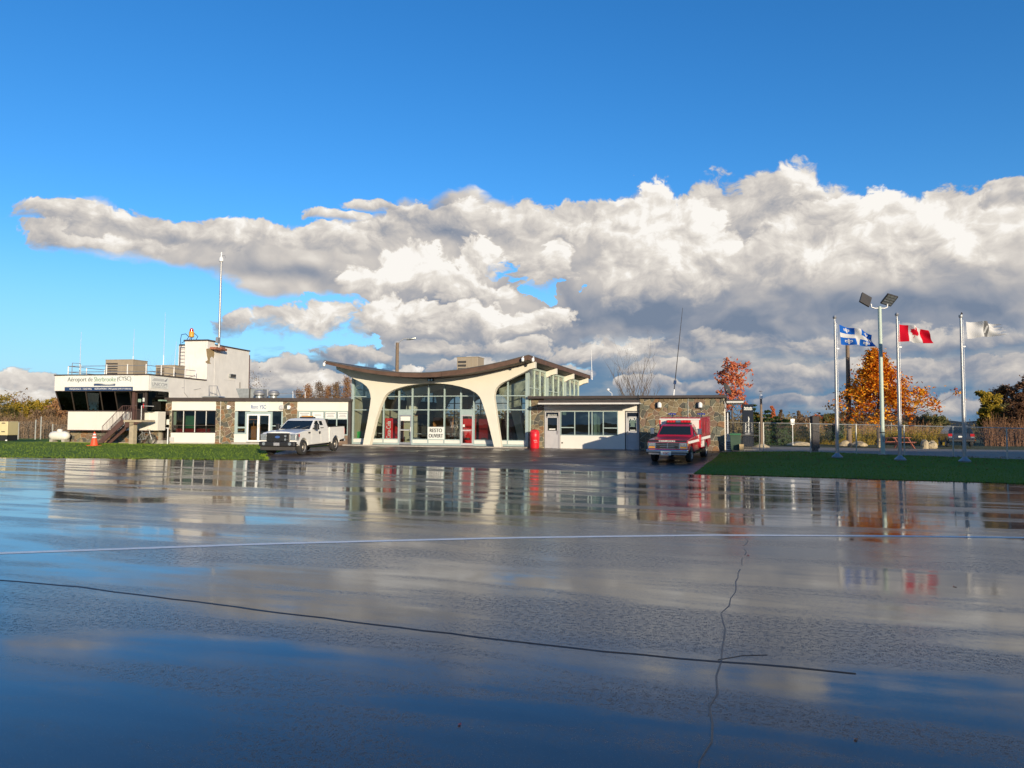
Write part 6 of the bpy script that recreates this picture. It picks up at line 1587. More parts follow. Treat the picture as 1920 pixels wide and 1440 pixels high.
def cloth(name, cols, fold):
    out = []
    for i, c in enumerate(cols):
        m_ = bpy.data.materials.new('%s cloth %d' % (name, i)); m_.use_nodes = True
        t = NT(m_.node_tree); t.n.clear()
        d = t.new('ShaderNodeBsdfDiffuse'); d.inputs[0].default_value = (*c, 1)
        wv = t.noise(t.new('ShaderNodeTexCoord').outputs['Object'], 60.0, 2, .6)
        t.put(d.inputs[0], t.mix(t.m('MULTIPLY', wv, .12), (*c, 1), (c[0] * .6, c[1] * .6, c[2] * .6, 1)))
        tl = t.new('ShaderNodeBsdfTranslucent'); tl.inputs[0].default_value = (*c, 1)
        mx = t.new('ShaderNodeMixShader'); mx.inputs[0].default_value = .28; t.l.new(d.outputs[0], mx.inputs[1]); t.l.new(tl.outputs[0], mx.inputs[2])
        t.l.new(mx.outputs[0], t.new('ShaderNodeOutputMaterial').inputs[0]); out.append(m_)
    return out
def flag(name, label, corners, Y, design, mats, amp, waves, ph, tatter=False):
    """corners in the picture: hoist top, fly top, fly bottom, hoist bottom; the cloth hangs round depth Y"""
    ht, ft, fb, hb = [at(x, y, Y) for x, y in corners]
    nx, ny = 84, 54; r_ = random.Random(5); mb = MB()
    for j in range(ny + 1):
        for i in range(nx + 1):
            u, v = i / nx, 1 - j / ny
            p = ht.lerp(ft, u).lerp(hb.lerp(fb, u), 1 - v)
            wv = amp * math.sin(u * waves * 6.283 + ph + (1 - v) * 1.6) * min(1, u * 2.5) + amp * .4 * math.sin(u * 11 + v * 5 + ph)  * min(1, u * 2)
            p = p + Vector((amp * .15 * math.sin(u * 9), wv, -.10 * amp * math.sin(u * waves * 6.283 + ph) - .06 * u * (1 - u)))
            mb.v.append(tuple(p))
    for j in range(ny):
        for i in range(nx):
            u, v = (i + .5) / nx, 1 - (j + .5) / ny
            if tatter and u > .90 + .08 * math.sin(v * 23) + .03 * math.sin(v * 61): continue
            a = j * (nx + 1) + i
            mb.f.append((a, a + 1, a + nx + 2, a + nx + 1)); mb.mi.append(design(u, v))
    o = mb.build(name, mats, None, normals=False)
    for p in o.data.polygons: p.use_smooth = True
    org = ht.copy(); o.data.transform(Matrix.Translation(-org)); o.location = org
    return tag(o, label, 'flag', 'flags on the flagpoles')
POLES = [((1570, 858.5), (1567.6, 603), 'silver flagpole with ball top carrying the blue and white flag', True), ((1688, 863.5), (1684.4, 598), 'silver flagpole with ball top carrying the red and white flag', True), ((1809, 866.5), (1803.2, 596), 'silver flagpole without ball carrying the white flag', False)]
pole_y = []
for (bxy, txy, label, ball) in POLES:
    q = on_ground(*bxy); pole_y.append(q.y)
    t = thing('flagpole', label, 'flagpole', q, 0, 'flagpoles on the dark grass')
    h = (at(txy[0], txy[1], q.y) - q).z
    MB().tube([(0, 0, .10), (0, 0, h * .35), (0, 0, h)], [.085, .078, .052], 14).build('pole', M['polealu'], t, smooth=True)
    MB().lathe([(.27, 0), (.28, .06), (.22, .12), (.13, .20), (.095, .26)], 20).build('base_collar', M['polealu'], t, smooth=True)
    if ball:
        MB().tube([(0, 0, h), (0, 0, h + .14)], .035, 8).build('finial_stem', M['steel'], t)
        MB().lathe([(.01, h + .13), (.07, h + .15), (.10, h + .23), (.07, h + .31), (.01, h + .33)], 14).build('finial_ball', M['polealu'], t, smooth=True)
    else:
        MB().lathe([(.06, h), (.09, h + .06), (.09, h + .14), (.04, h + .16)], 10).build('truck_cap', M['steel'], t); MB().tube([(.02, 0, h + .16), (.05, 0, h + .26), (.10, 0, h + .2)], .03, 6).build('finial_stub', M['wooddark'], t)
    MB().box(.07, .20, -.02, .02, h * .80 - .03, h * .80 + .03).build('cleat', M['steel'], t)
    MB().tube([(.10, -.02, 1.2), (.11, -.02, h * .8), (.09, -.02, h - .1)], .008, 4).build('halyard', M['white'], t)
wh = (.72, .70, .66)
flag('flag', 'blue and white fleur-de-lys flag on the leftmost flagpole', [(1573.5, 608), (1637, 626.5), (1641, 649), (1577, 645.5)], pole_y[0], quebec, cloth('blue flag', [wh, (.02, .13, .50)], 0), .24, 1.15, .6)
flag('flag', 'red and white maple leaf flag on the middle flagpole', [(1686, 607.5), (1743, 618), (1748.5, 643), (1684.5, 640)], pole_y[1], canada, cloth('red flag', [wh, (.62, .012, .03)], 0), .24, 1.0, 2.1)
flag('flag', 'tattered white flag with a grey emblem on the rightmost flagpole', [(1811, 602.5), (1877, 605), (1886, 627), (1814, 634.5)], pole_y[2], citywhite, cloth('white flag', [wh, (.20, .195, .19)], 0), .24, 1.3, 1.0, True)

# floodlight mast
q = on_ground(1655.5, 853)
t = thing('light_mast', 'tall grey light mast with two square floodlights behind the flagpoles', 'lamp post', q)
h = (at(1652.6, 575, q.y) - q).z; k = q.y / FPX
MB().tube([(0, 0, 0), (0, 0, h)], [.115, .095], 12).build('pole', M['green2'], t, smooth=True); MB().lathe([(.22, 0), (.22, .05), (.15, .06)], 12).build('base_plate', M['steel'], t); bx('hand_hole', M['steel'], t, -.05, .05, -.16, -.13, .7, 1.0)
for s, dx in ((-1, -16), (1, 15)):
    e = Vector((dx * k, 0, h + 5 * k))
    ar = MB().tube([(0, 0, h - 3 * k), (dx * k * .6, 0, h - 3 * k), (dx * k * .95, 0, h - 1 * k), (e.x, 0, e.z)], .035, 6).build('arm', M['steel'], t)
    Mx = Matrix.Translation((e.x + s * .10 - (.0 if s > 0 else .2), 0, h + 13 * k)) @ Matrix.Rotation(R(28) * s * .6 if s > 0 else R(30), 4, 'Y') @ Matrix.Rotation(R(-38 if s > 0 else 62), 4, 'X')
    hd_ = MB().box(-.30, .30, -.36, .36, -.05, .05, Mx).build('lamp_head', M['hvacdark'], t, bevel=.01)
    for r_ in range(4):
        MB().box(-.25, .25, -.32 + r_ * .165, -.20 + r_ * .165, -.058, -.0505, Mx).build('lamp_lens', M['lens'] if s > 0 else M['hvacdark'], hd_)
bandz = (at(1655, 811.5, q.y) - q).z
MB().lathe([(.142, bandz), (.145, bandz + .04)], 12).build('band', M['black'], t)

# navy pylon sign
q = at(1403, 800, 45.2); q = Vector((q.x, q.y, H(q.x, q.y)))
def pyl(name, px0, px1, py_top, q, label, m_, rz=0, dep=.28, lettered=True):
    k = q.y / FPX; wd = (px1 - px0) * k; h = (at((px0 + px1) / 2, py_top, q.y) - q).z
    t = thing(name, label, 'sign', q, rz)
    bx('panel', m_, t, -wd / 2, wd / 2, 0, dep, .22, h, bevel=.01)
    bx('plinth', M['hvacdark'], t, -wd / 2 + .06, wd / 2 - .06, .05, dep - .05, -.1, .219); bx('footing', M['concrete'], t, -wd / 2 - .15, wd / 2 + .3, -.15, dep + .15, -.2, .04)
    return t, wd, h
t, wd, h = pyl('pylon_sign', 1393.5, 1412.5, 758, q, 'tall navy pylon sign with white vertical lettering at the edge of the drive', M['pylon'], -R(8))
RV = Matrix.Rotation(R(-90), 4, 'Y')
lettering('lettering', 'Aéroport', M['signwhite'], t, -.15, -.004, h * .49, h * .21, .105, M=RV, bold=.006)
lettering('lettering', 'Gilbert-Boulanger', M['signwhite'], t, .03, -.004, h * .55, h * .36, .12, M=RV, bold=.006)
lettering('lettering', 'Ville de Sherbrooke', M['signwhite'], t, .22, -.004, h * .49, h * .20, .045, M=RV)
lettering('lettering', 'Sherbrooke', M['signwhite'], t, .0, -.004, h - .22, .48, .12, bold=.006); bx('emblem_bar', M['signwhite'], t, -.25, .25, -.006, -.001, h - .36, h - .32)
for kx in range(3): bx('small_print', M['greyink'], t, -.2, .08 + .1 * (kx == 1), -.006, -.001, h * .36 - kx * .035, h * .36 + .018 - kx * .035)
q2 = on_ground(1531, 848)
pyl('pylon_sign', 1524, 1538, 780.5, q2, 'dark unlettered back of a pylon sign beyond the chain link fence', M['wooddark'], R(10))

# bins and outdoor unit at the end of the office wing
q = on_ground(1379, 846.5)
t = thing('wheeled_bin', 'dark green wheeled bin with brighter green lid by the pylon sign', 'wheeled bin', q, -ANG)
MB().loft([[(-.25, -.28, .06), (.25, -.28, .06), (.25, .28, .06), (-.25, .28, .06)], [(-.31, -.36, .98), (.31, -.36, .98), (.31, .36, .98), (-.31, .36, .98)]]).build('body', M['bin'], t, bevel=.02)
MB().loft([[(-.34, -.40, .985), (.34, -.40, .985), (.34, .40, .985), (-.34, .40, .985)], [(-.30, -.34, 1.05), (.30, -.34, 1.05), (.30, .36, 1.09), (-.30, .36, 1.09)]]).build('lid', M['binlid'], t, bevel=.015)
for x in (-.24, .24): MB().lathe([(.10, -.03), (.10, .03)], 12, Matrix.Translation((x, .30, .10)) @ Matrix.Rotation(R(90), 4, 'Y')).build('wheel', M['rubber'], t)
MB().tube([(-.26, .40, .98), (-.26, .46, .98), (.26, .46, .98), (.26, .40, .98)], .015, 5).build('handle', M['bin'], t)
q = on_ground(1390.5, 847.5); t = thing('storage_box', 'small tan box between the green bin and the pylon sign', 'box', q, -ANG); bx('body', M['tan'], t, -.12, .12, 0, .4, .0, .42); bx('lid', M['tan'], t, -.13, .13, -.01, .41, .422, .45)
q = on_ground(1367.5, 846); t = thing('heat_pump', 'white outdoor heat pump unit beside the fieldstone wall end', 'heat pump', q, -ANG)
bx('housing', M['whitemetal'], t, -.19, .19, 0, .75, .08, .62, bevel=.015); bx('feet', M['greyink'], t, -.15, .15, .05, .7, 0, .079)
for k_ in range(4):
    for x in (-.13, .0): bx('louvre', M['hvacdark'], t, x, x + .11, -.006, .001, .14 + k_ * .115, .22 + k_ * .115)
MB().tube([(-.08, .3, .62), (-.08, .3, 2.3)], .035, 6).build('pipe', M['white'], t); MB().tube([(.04, .3, .62), (.02, .3, .95)], .03, 6).build('pipe', M['white'], t)

# chain link fence on the right
def fence(name, label, pts, post_r, mesh_gap, mats_, midrail=None, top_rail=True):
    """pts: list of (ground point, top z)"""
    t = thing(name, label, 'fence', pts[0][0])
    o0 = pts[0][0]
    for p, zt_ in pts: q = p - o0; MB().tube([(q.x, q.y, -.2), (q.x, q.y, zt_ - o0.z)], post_r, 8).build('post', mats_, t)
    wires = MB()
    for (a, za), (b, zb_) in zip(pts, pts[1:]):
        A, B = a - o0, b - o0; za -= o0.z; zb_ -= o0.z
        if top_rail: MB().tube([(A.x, A.y, za - .03), (B.x, B.y, zb_ - .03)], post_r * .72, 6).build('rail', mats_, t)
        if midrail: MB().tube([(A.x, A.y, A.z + midrail), (B.x, B.y, B.z + midrail)], post_r * .6, 6).build('rail', mats_, t)
        d = B - A; L = d.length; n = int(L / mesh_gap); hh = (za - A.z + zb_ - B.z) / 2 - .08
        e = Vector((d.x / L, d.y / L, 0)); sk = hh
        nn = int((L + sk) / mesh_gap)
        for sgn in (1, -1):
            for i in range(nn):
                s0_ = i * mesh_gap - sk
                z_a, z_b = 0.0, hh; x_a, x_b = s0_, s0_ + sk
                if x_a < 0: z_a = -x_a; x_a = 0
                if x_b > L: z_b = hh - (x_b - L); x_b = L
                if z_b - z_a < .02: continue
                if sgn < 0: z_a, z_b = hh - z_a, hh - z_b
                bz = lambda x: A.z + (B.z - A.z) * x / L + .05
                p0 = A + e * x_a; p1 = A + e * x_b; wdt = .0022
                q0 = Vector((p0.x, p0.y, bz(x_a) + z_a)); q1 = Vector((p1.x, p1.y, bz(x_b) + z_b))
                wires.quad(q0 - Vector((0, 0, wdt)), q1 - Vector((0, 0, wdt)), q1 + Vector((0, 0, wdt)), q0 + Vector((0, 0, wdt)))
    o = wires.build('wire_mesh', mats_, t, normals=False)
    return t
def gp(px, py, pyt):
    q = on_ground(px, py); return (q, at(px, pyt, q.y).z)
wire_m = mat('galvanised wire', (.42, .42, .38), .5, metal=.4, var=.15)
fence('chain_link_fence', 'galvanised chain link fence with top rail behind the flagpoles', [gp(1432, 847, 792), gp(1520, 849.5, 793.4), gp(1606, 851.5, 795.2), gp(1696, 854.5, 797), gp(1788, 857.5, 799), gp(1889, 861.5, 801.5), gp(1998, 866, 804)], .034, .07, wire_m)
a_ = on_ground(1362, 846); b_ = on_ground(1431, 847)
fence('gate_fence', 'chain link fence section with middle rail behind the green bin', [(Vector((a_.x + 1.0, a_.y + 4.2, 0)), at(1362, 790.5, a_.y + 4.2).z), (Vector((b_.x - .1, b_.y + .3, b_.z)), at(1431, 791.5, b_.y).z)], .034, .07, wire_m, midrail=.95)
# fence far left
pl_ = [(-70, 826.5, 790), (16, 826.5, 793.5), (35, 826.5, 792), (67, 826.8, 787), (77, 826.8, 781), (99, 827, 795), (150, 827, 795)]
pts = []
for px, py, pt in pl_:
    P_ = at(px, 795, 61.0 + (.0 if px != 77 else .5)); z = H(P_.x, P_.y); pts.append((Vector((P_.x, P_.y, z)), at(px, pt, P_.y).z))
fence('perimeter_fence', 'weathered chain link fence with white posts before the brush at far left', pts, .05, .09, wire_m, top_rail=False)

# wooden poles and signs beyond the fence
def timber_pole(px, Y, py_top, r, label, name='utility_pole', dark=None, extra=None, base_py=None):
    P_ = at(px, 795, Y); z = H(P_.x, P_.y) - .05
    t = thing(name, label, 'pole', (P_.x, P_.y, z)); h = at(px, py_top, Y).z - z
    MB().tube([(0, 0, -.2), (0, 0, h * .5), (0, 0, h)], [r, r * .9, r * .75], 12).build('pole', M['wood'], t, smooth=True)
    if dark: a, b = (at(px, dark[0], Y).z - z, at(px, dark[1], Y).z - z); MB().tube([(0, 0, b), (0, 0, a)], r * 1.08, 12).build('cable_cover', M['wooddark'], t)
    return t, h, r
timber_pole(1592, 58, 640, .19, 'tall wooden utility pole rising behind the blue and white flag', dark=(722, 752))
t, h, r_ = timber_pole(1427.5, 51, 748, .10, 'short wooden pole with a white lamp on top left of the fence', 'lamp_pole')
MB().lathe([(.12, h), (.13, h + .18), (.08, h + .3)], 10).build('lamp', M['whitemetal'], t); MB().tube([(0, 0, h + .3), (0, 0, h + .52)], .025, 5).build('stem', M['steel'], t); MB().lathe([(.16, h + .52), (.10, h + .58)], 10).build('sensor', M['steel'], t)
MB().lathe([(.75, -.1), (.5, .12), (.2, .28)], 12).build('base_mound', M['boulder'], t)
# street lamp behind the hall
Y = 72; P_ = at(743, 795, Y); z = H(P_.x, P_.y)
t = thing('street_lamp', 'street lamp on a wooden post with a curved arm behind the hall roof', 'street lamp', (P_.x, P_.y, z)); h = at(743, 642.5, Y).z - z; k = Y / FPX
MB().tube([(0, 0, 0), (0, 0, h)], [.22, .16], 12).build('pole', M['wood'], t)
MB().tube([(.05, 0, h - .25), (5 * k, 0, h + .15), (12 * k, 0, h + .40), (22 * k, 0, h + .46)], .05, 6).build('arm', M['steel'], t)
MB().lathe([(.10, -.55), (.20, -.25), (.22, .1), (.12, .45)], 10, Matrix.Translation((27 * k, 0, h + .40)) @ Matrix.Rotation(R(80), 4, 'Y') @ Matrix.Diagonal((.5, 1, 1, 1))).build('lamp_head', M['duct'], t, smooth=True)
# road sign post
P_ = at(1486, 795, 56); z = H(P_.x, P_.y); t = thing('road_sign', 'back of two small white plates on a sign post beyond the fence', 'road sign', (P_.x, P_.y, z))
h = at(1486, 785, 56).z - z; k = 56 / FPX
MB().tube([(0, 0, 0), (0, 0, h)], .03, 6).build('post', M['whitemetal'], t)
for a, b in ((785.5, 790.5), (792, 796)):
    for s in (-1, 1): MB().box(s * .4 * k, s * 3.6 * k, -.03, -.01, at(1486, b, 56).z - z, at(1486, a, 56).z - z).build('sign_plate', M['whitemetal'], t)
# picnic table
P_ = at(1682, 795, 49.5); z = H(P_.x, P_.y) + .01
t = thing('picnic_table', 'red brown wooden picnic table beyond the fence under the maple', 'picnic table', (P_.x, P_.y, z), R(24))
for k_ in range(5): bx('top_board', M['redwood'], t, -.9, .9, -.36 + k_ * .148, -.36 + k_ * .148 + .138, .72, .76)
for y in (-.75, .60): 
    for q_ in range(2): bx('bench_board', M['redwood'], t, -.9, .9, y + q_ * .15, y + q_ * .15 + .14, .42, .46)
for x in (-.65, .65):
    for s in (-1, 1): MB().prism([(s * .20, .72), (s * .32, .72), (s * .82, 0), (s * .70, 0)], x - .045, x + .045, axis='x').build('leg', M['redwood'], t)
    bx('cross_beam', M['redwood'], t, x - .02, x + .02, -.76, .76, .36, .42)
# boulders
def boulder(px, Y, sx, sz, label, seed, m_='boulder'):
    P_ = at(px, 795, Y); z = H(P_.x, P_.y); r_ = random.Random(seed)
    bm = bmesh.new(); bmesh.ops.create_icosphere(bm, subdivisions=3, radius=1)
    ph = [r_.uniform(0, 6) for _ in range(6)]
    for v in bm.verts:
        n = .16 * math.sin(v.co.x * 3 + ph[0]) + .14 * math.sin(v.co.y * 4 + ph[1]) + .12 * math.sin(v.co.z * 4 + ph[2]) + .07 * math.sin(v.co.x * 8 + ph[3]) * math.sin(v.co.z * 9 + ph[4])
        v.co *= 1 + n; v.co = Vector((v.co.x * sx, v.co.y * sx * .8, max(-.15, v.co.z) * sz))
    me = bpy.data.meshes.new('boulder'); bm.to_mesh(me); bm.free(); me.materials.append(M[m_])
    o = bpy.data.objects.new('boulder', me); col.objects.link(o); o.location = (P_.x, P_.y, z); tag(o, label, 'boulder', 'boulders beyond the fence')
boulder(1732, 52, .30, .50, 'left one of two pale boulders beside the picnic table', 1); boulder(1745, 52.3, .36, .54, 'right one of two pale boulders beside the picnic table', 2)
boulder(1583, 57, .55, .34, 'low pale boulder left of the utility pole', 3); boulder(1650, 55, .22, .62, 'narrow upright pale stone at the foot of the maple', 5); boulder(1500, 58, .9, .30, 'flat heap of pale rock behind the sign post', 6); boulder(1611, 56, .6, .35, 'low pale boulder right of the utility pole', 8)

# parked car seen from behind
P_ = at(1790, 795, 58); z = H(P_.x, P_.y)
hdg = math.atan2(.93, .36)
t = thing('parked_car', 'dark parked estate car seen from behind beyond the fence', 'car', (P_.x, P_.y, z), hdg)
carp = [(2.15, .42)] + arc(1.35, .36, .33) + [(.9, .30), (-.9, .30)] + arc(-1.35, .36, .33) + [(-2.2, .42), (-2.28, .62), (-2.22, 1.02), (1.1, 1.02), (2.0, .86), (2.25, .66)]
shell(carp, .90, .06, .6).build('body', M['carblack'], t, bevel=.03)
MB().loft([ring(-2.22, 1.15, 1.0, .86), ring(-2.12, .75, 1.25, .80), ring(-1.95, .25, 1.53, .66), ring(-1.7, .0, 1.57, .60)]).build('cabin', M['carblack'], t, bevel=.03)
slab([(-2.225, -.74, 1.08), (-2.225, .74, 1.08), (-2.01, .62, 1.48), (-2.01, -.62, 1.48)], (.03, 0, 0), 'rear_window', G_CARS, t)
for s in (-1, 1):
    slab([(-1.85, s * .83, 1.10), (.75, s * .845, 1.10), (.25, s * .70, 1.47), (-1.7, s * .70, 1.47)], (0, -s * .02, 0), 'side_window', G_CARS, t)
    bx('tail_light', M['redlens'], t, -2.30, -2.18, s * .60, s * .88, .80, 1.0); bx('reverse_light', M['lens'], t, -2.31, -2.2, s * .62, s * .86, .70, .79)
    for x in (1.35, -1.35): wheel(t, x, s * .80, .33, .22)
    MB().tube([(-1.7, s * .55, 1.62), (.0, s * .55, 1.62)], .02, 5).build('roof_rail', M['chrome'], t)
bx('licence_plate', M['signwhite'], t, -2.30, -2.27, -.2, .2, .72, .84); bx('rear_bumper', M['black'], t, -2.36, -2.2, -.86, .86, .40, .58, bevel=.03)

# left side: tank, generator, cone
P_ = on_ground(112, 829.5); P_ = at(112, 812, 51.5); z = H(P_.x, P_.y)
t = thing('gas_tank', 'white propane tank lying on the grass left of the control office', 'gas tank', (P_.x, P_.y, z), -R(6)); k = 51.5 / FPX; L = 40 * k; rr = 8.4 * k; zc = at(112, 817, 51.5).z - z
Mx = Matrix.Translation((-L / 2, 0, zc)) @ Matrix.Rotation(R(90), 4, 'Y')
MB().lathe([(.01, 0), (rr * .45, .04), (rr * .8, .14), (rr, .36), (rr, L - .36), (rr * .8, L - .14), (rr * .45, L - .04), (.01, L)], 24, Mx).build('body', M['tank'], t, smooth=True)
MB().lathe([(.18, zc + rr - .03), (.18, zc + rr + .10), (.10, zc + rr + .16)], 14).build('valve_hood', M['tank'], t)
for x in (-L * .3, L * .3): bx('saddle', M['concrete'], t, x - .12, x + .12, -.25, .25, -.1, zc - rr + .08)
P_ = at(-14, 810, 50); z = H(P_.x, P_.y); k = 50 / FPX
t = thing('generator', 'cream generator cabinet on a black base at the far left edge', 'generator', (P_.x, P_.y, z), 0)
z1 = at(-14, 790, 50).z - z; z0 = at(-14, 816, 50).z - z; hw = 28 * k
bx('cabinet', M['cream'], t, -hw, hw, 0, 1.1, z0, z1, bevel=.03); bx('base', M['black'], t, -hw + .03, hw - .03, .03, 1.07, 0, z0 - .002)
for zz in (z1 - .12, z0 + .25): bx('latch', M['hvacdark'], t, hw - .42, hw - .18, -.02, .001, zz - .03, zz + .03)
for zz in range(5): bx('vent_slat', M['cream'], t, -.2, hw - .5, -.015, .001, z0 + .35 + zz * .09, z0 + .40 + zz * .09)
for x in (-hw + .1, hw - .02): MB().lathe([(.06, -.02), (.06, .08)], 8, Matrix.Translation((x, -.05, 0))).build('foot', M['whitemetal'], t)
P_ = on_ground(176.5, 836)
t = thing('traffic_cone', 'tall orange traffic cone with white bands beside the metal stair', 'traffic cone', P_); h = at(176.5, 809.5, P_.y).z - P_.z
Rc = h * .26
MB().box(-Rc * 1.35, Rc * 1.35, -Rc * 1.35, Rc * 1.35, 0, .05).build('base', M['orange'], t, bevel=.01)
MB().lathe([(Rc, .051), (Rc * .86, h * .22), (Rc * .62, h * .52), (Rc * .18, h * .97), (Rc * .10, h)], 16).build('cone', M['orange'], t, smooth=True)
MB().lathe([(Rc * .58, h * .57), (Rc * .45, h * .69)], 16).build('band', M['white'], t); MB().lathe([(Rc * .395, h * .75), (Rc * .29, h * .86)], 16).build('band', M['white'], t)
t = FC.empty('plank', 'weathered planks lying on the grass before the stone base', 'planks', FC.U(150, .6), .6, .02)
for k_ in range(3): bx('board', M['wood'], t, -.9 + k_ * .5, 1.4 + k_ * .3, -.1 + k_ * .22, .06 + k_ * .22, .0 + k_ * .01, .05 + k_ * .01)
P_ = on_ground(314, 833); t = thing('guard_post', 'slim white post standing before the restaurant side door', 'post', P_); MB().tube([(0, 0, -.1), (0, 0, at(314, 803, P_.y).z - P_.z)], .04, 8).build('post', M['white'], t); bx('cap', M['white'], t, -.14, .10, -.05, .05, at(314, 803, P_.y).z - P_.z, at(314, 802, P_.y).z - P_.z)

# fallen leaves on the apron
r_ = random.Random(9)
leafm = [mat('fallen leaf %d' % i, c, .6, var=.2) for i, c in enumerate(((.16, .02, .02), (.22, .10, .03), (.10, .03, .02)))]
for k_, (px, py, l) in enumerate(((862, 1359, 'curled brown leaf lying before the tar seam'), (1605, 1387, 'tan leaf lying at the lower right of the apron'), (1790, 1100, 'dark red leaf lying right of the flagpole reflections'), (1402, 1042, 'dark leaf beside the upright tar seam'))):
    q = on_ground(px, py); n = 7; mb = MB(); s_ = .013 if py > 1150 else .024; rot = r_.uniform(0, 6)
    ring_ = [(s_ * (1 if i % 2 else .55) * math.cos(rot + i * .898), s_ * (1 if i % 2 else .55) * math.sin(rot + i * .898), .002 + .004 * (i % 3)) for i in range(n)]
    mb.add([(0, 0, .003)] + ring_, [(0, i + 1, (i + 1) % n + 1) for i in range(n)])
    o = mb.build('fallen_leaf', leafm[k_ % 3], None, loc=q, normals=False); tag(o, l, 'leaf', 'fallen leaves on the wet apron')

mb = MB()
for _ in range(900):
    px = r_.uniform(1330, 1960); s_ = r_.random() ** 2.2
    q = on_ground(px, 849.5 + (px - 1330) * .016 + 26 * s_, .02); a_ = r_.uniform(0, 6.28); z_ = r_.uniform(.03, .07); w_ = r_.uniform(.03, .06)
    mb.add([(q.x - w_ * math.cos(a_), q.y - w_ * math.sin(a_), q.z + z_), (q.x + w_ * math.sin(a_), q.y, q.z + z_ + .03), (q.x + w_ * math.cos(a_), q.y + w_ * math.sin(a_), q.z + z_ + .01)], [(0, 1, 2)])
tag(mb.build('leaf_litter', leafm[1], None, normals=False), 'thin scatter of fallen yellow brown leaves on the shaded grass', 'leaves', kind='stuff')
# ------------------------------------------------------------------ trees
def leaf_mat(name, stops):
    m_ = bpy.data.materials.new(name); m_.use_nodes = True
    t = NT(m_.node_tree); t.n.clear()
    rp = t.new('ShaderNodeNewGeometry').outputs['Random Per Island']
    pos = t.new('ShaderNodeNewGeometry').outputs['Position']
    c = t.ramp(t.m('ADD', t.m('MULTIPLY', rp, .62), t.m('MULTIPLY', t.noise(pos, .9, 4, .6), .42)), stops)
    d = t.new('ShaderNodeBsdfDiffuse'); t.l.new(c, d.inputs[0]); tl = t.new('ShaderNodeBsdfTranslucent'); t.l.new(c, tl.inputs[0])
    mx = t.new('ShaderNodeMixShader'); mx.inputs[0].default_value = .3; t.l.new(d.outputs[0], mx.inputs[1]); t.l.new(tl.outputs[0], mx.inputs[2])
    t.l.new(mx.outputs[0], t.new('ShaderNodeOutputMaterial').inputs[0])
    return m_
LM = {'maple': leaf_mat('orange maple leaves', [(.15, (.16, .030, .012)), (.33, (.48, .10, .012)), (.55, (.84, .29, .018)), (.9, (.88, .50, .05))]),
      'red': leaf_mat('red maple leaves', [(.2, (.30, .06, .04)), (.5, (.58, .14, .06)), (.85, (.62, .28, .12))]),
      'gold': leaf_mat('yellow green leaves', [(.2, (.13, .12, .018)), (.5, (.30, .22, .03)), (.85, (.48, .30, .05))]),
      'brown': leaf_mat('brown twigs and leaves', [(.2, (.12, .075, .045)), (.5, (.25, .165, .095)), (.85, (.38, .25, .14))]),
      'olive': leaf_mat('dull olive leaves', [(.2, (.06, .065, .025)), (.5, (.13, .125, .05)), (.85, (.22, .18, .075))]),
      'pine': leaf_mat('conifer needles', [(.2, (.024, .050, .020)), (.5, (.06, .105, .036)), (.85, (.12, .15, .05))]),
      'rust': leaf_mat('rust coloured leaves', [(.2, (.18, .08, .04)), (.5, (.36, .19, .09)), (.85, (.50, .30, .15))]),
      'dim': leaf_mat('mixed leaves dimmed for shade', [(.2, (.10, .065, .045)), (.5, (.22, .12, .07)), (.85, (.38, .20, .10))])}  # purple brown leaves, their tone partly lowered for shade on the far right group
def branch(mb, p, d, L, r, lvl, rng, tips, spread, up, nside):
    n = 4; pts = [p]; q = p.copy(); dd = d.copy()
    for i in range(n):
        dd = (dd + Vector((rng.uniform(-.10, .10), rng.uniform(-.10, .10), rng.uniform(-.03, .10) + up * .06))).normalized()
        q = q + dd * (L / n); pts.append(q.copy())
    mb.tube(pts, [r * (1 - .8 * i / n) for i in range(n + 1)], 5 if lvl < 2 else 3, cap=False)
    if lvl <= 0: tips.append((q, dd)); return
    for k in range(nside):
        f = rng.uniform(.28, 1.0); i = min(n - 1, int(f * n)); b = pts[i].lerp(pts[i + 1], f * n - i)
        ax_ = Vector((rng.uniform(-1, 1), rng.uniform(-1, 1), rng.uniform(-.2, .5))).normalized()
        nd = (dd * (1 - spread) + ax_ * spread + Vector((0, 0, up * .3))).normalized()
        branch(mb, b, nd, L * rng.uniform(.45, .70), r * .5 * (1 - .3 * f), lvl - 1, rng, tips, spread, up, nside)
def leaves(mb, c, n, rad, size, rng, flat=1.0):
    for _ in range(n):
        p = c + Vector((rng.gauss(0, rad), rng.gauss(0, rad), rng.gauss(0, rad * flat)))
        a = Vector((rng.uniform(-1, 1), rng.uniform(-1, 1), rng.uniform(-1, 1))).normalized(); b = a.orthogonal().normalized()
        s = size * rng.uniform(.6, 1.3)
        mb.add([p - a * s, p + b * s * .55, p + a * s, p - b * s * .55], [(0, 1, 2, 3)])
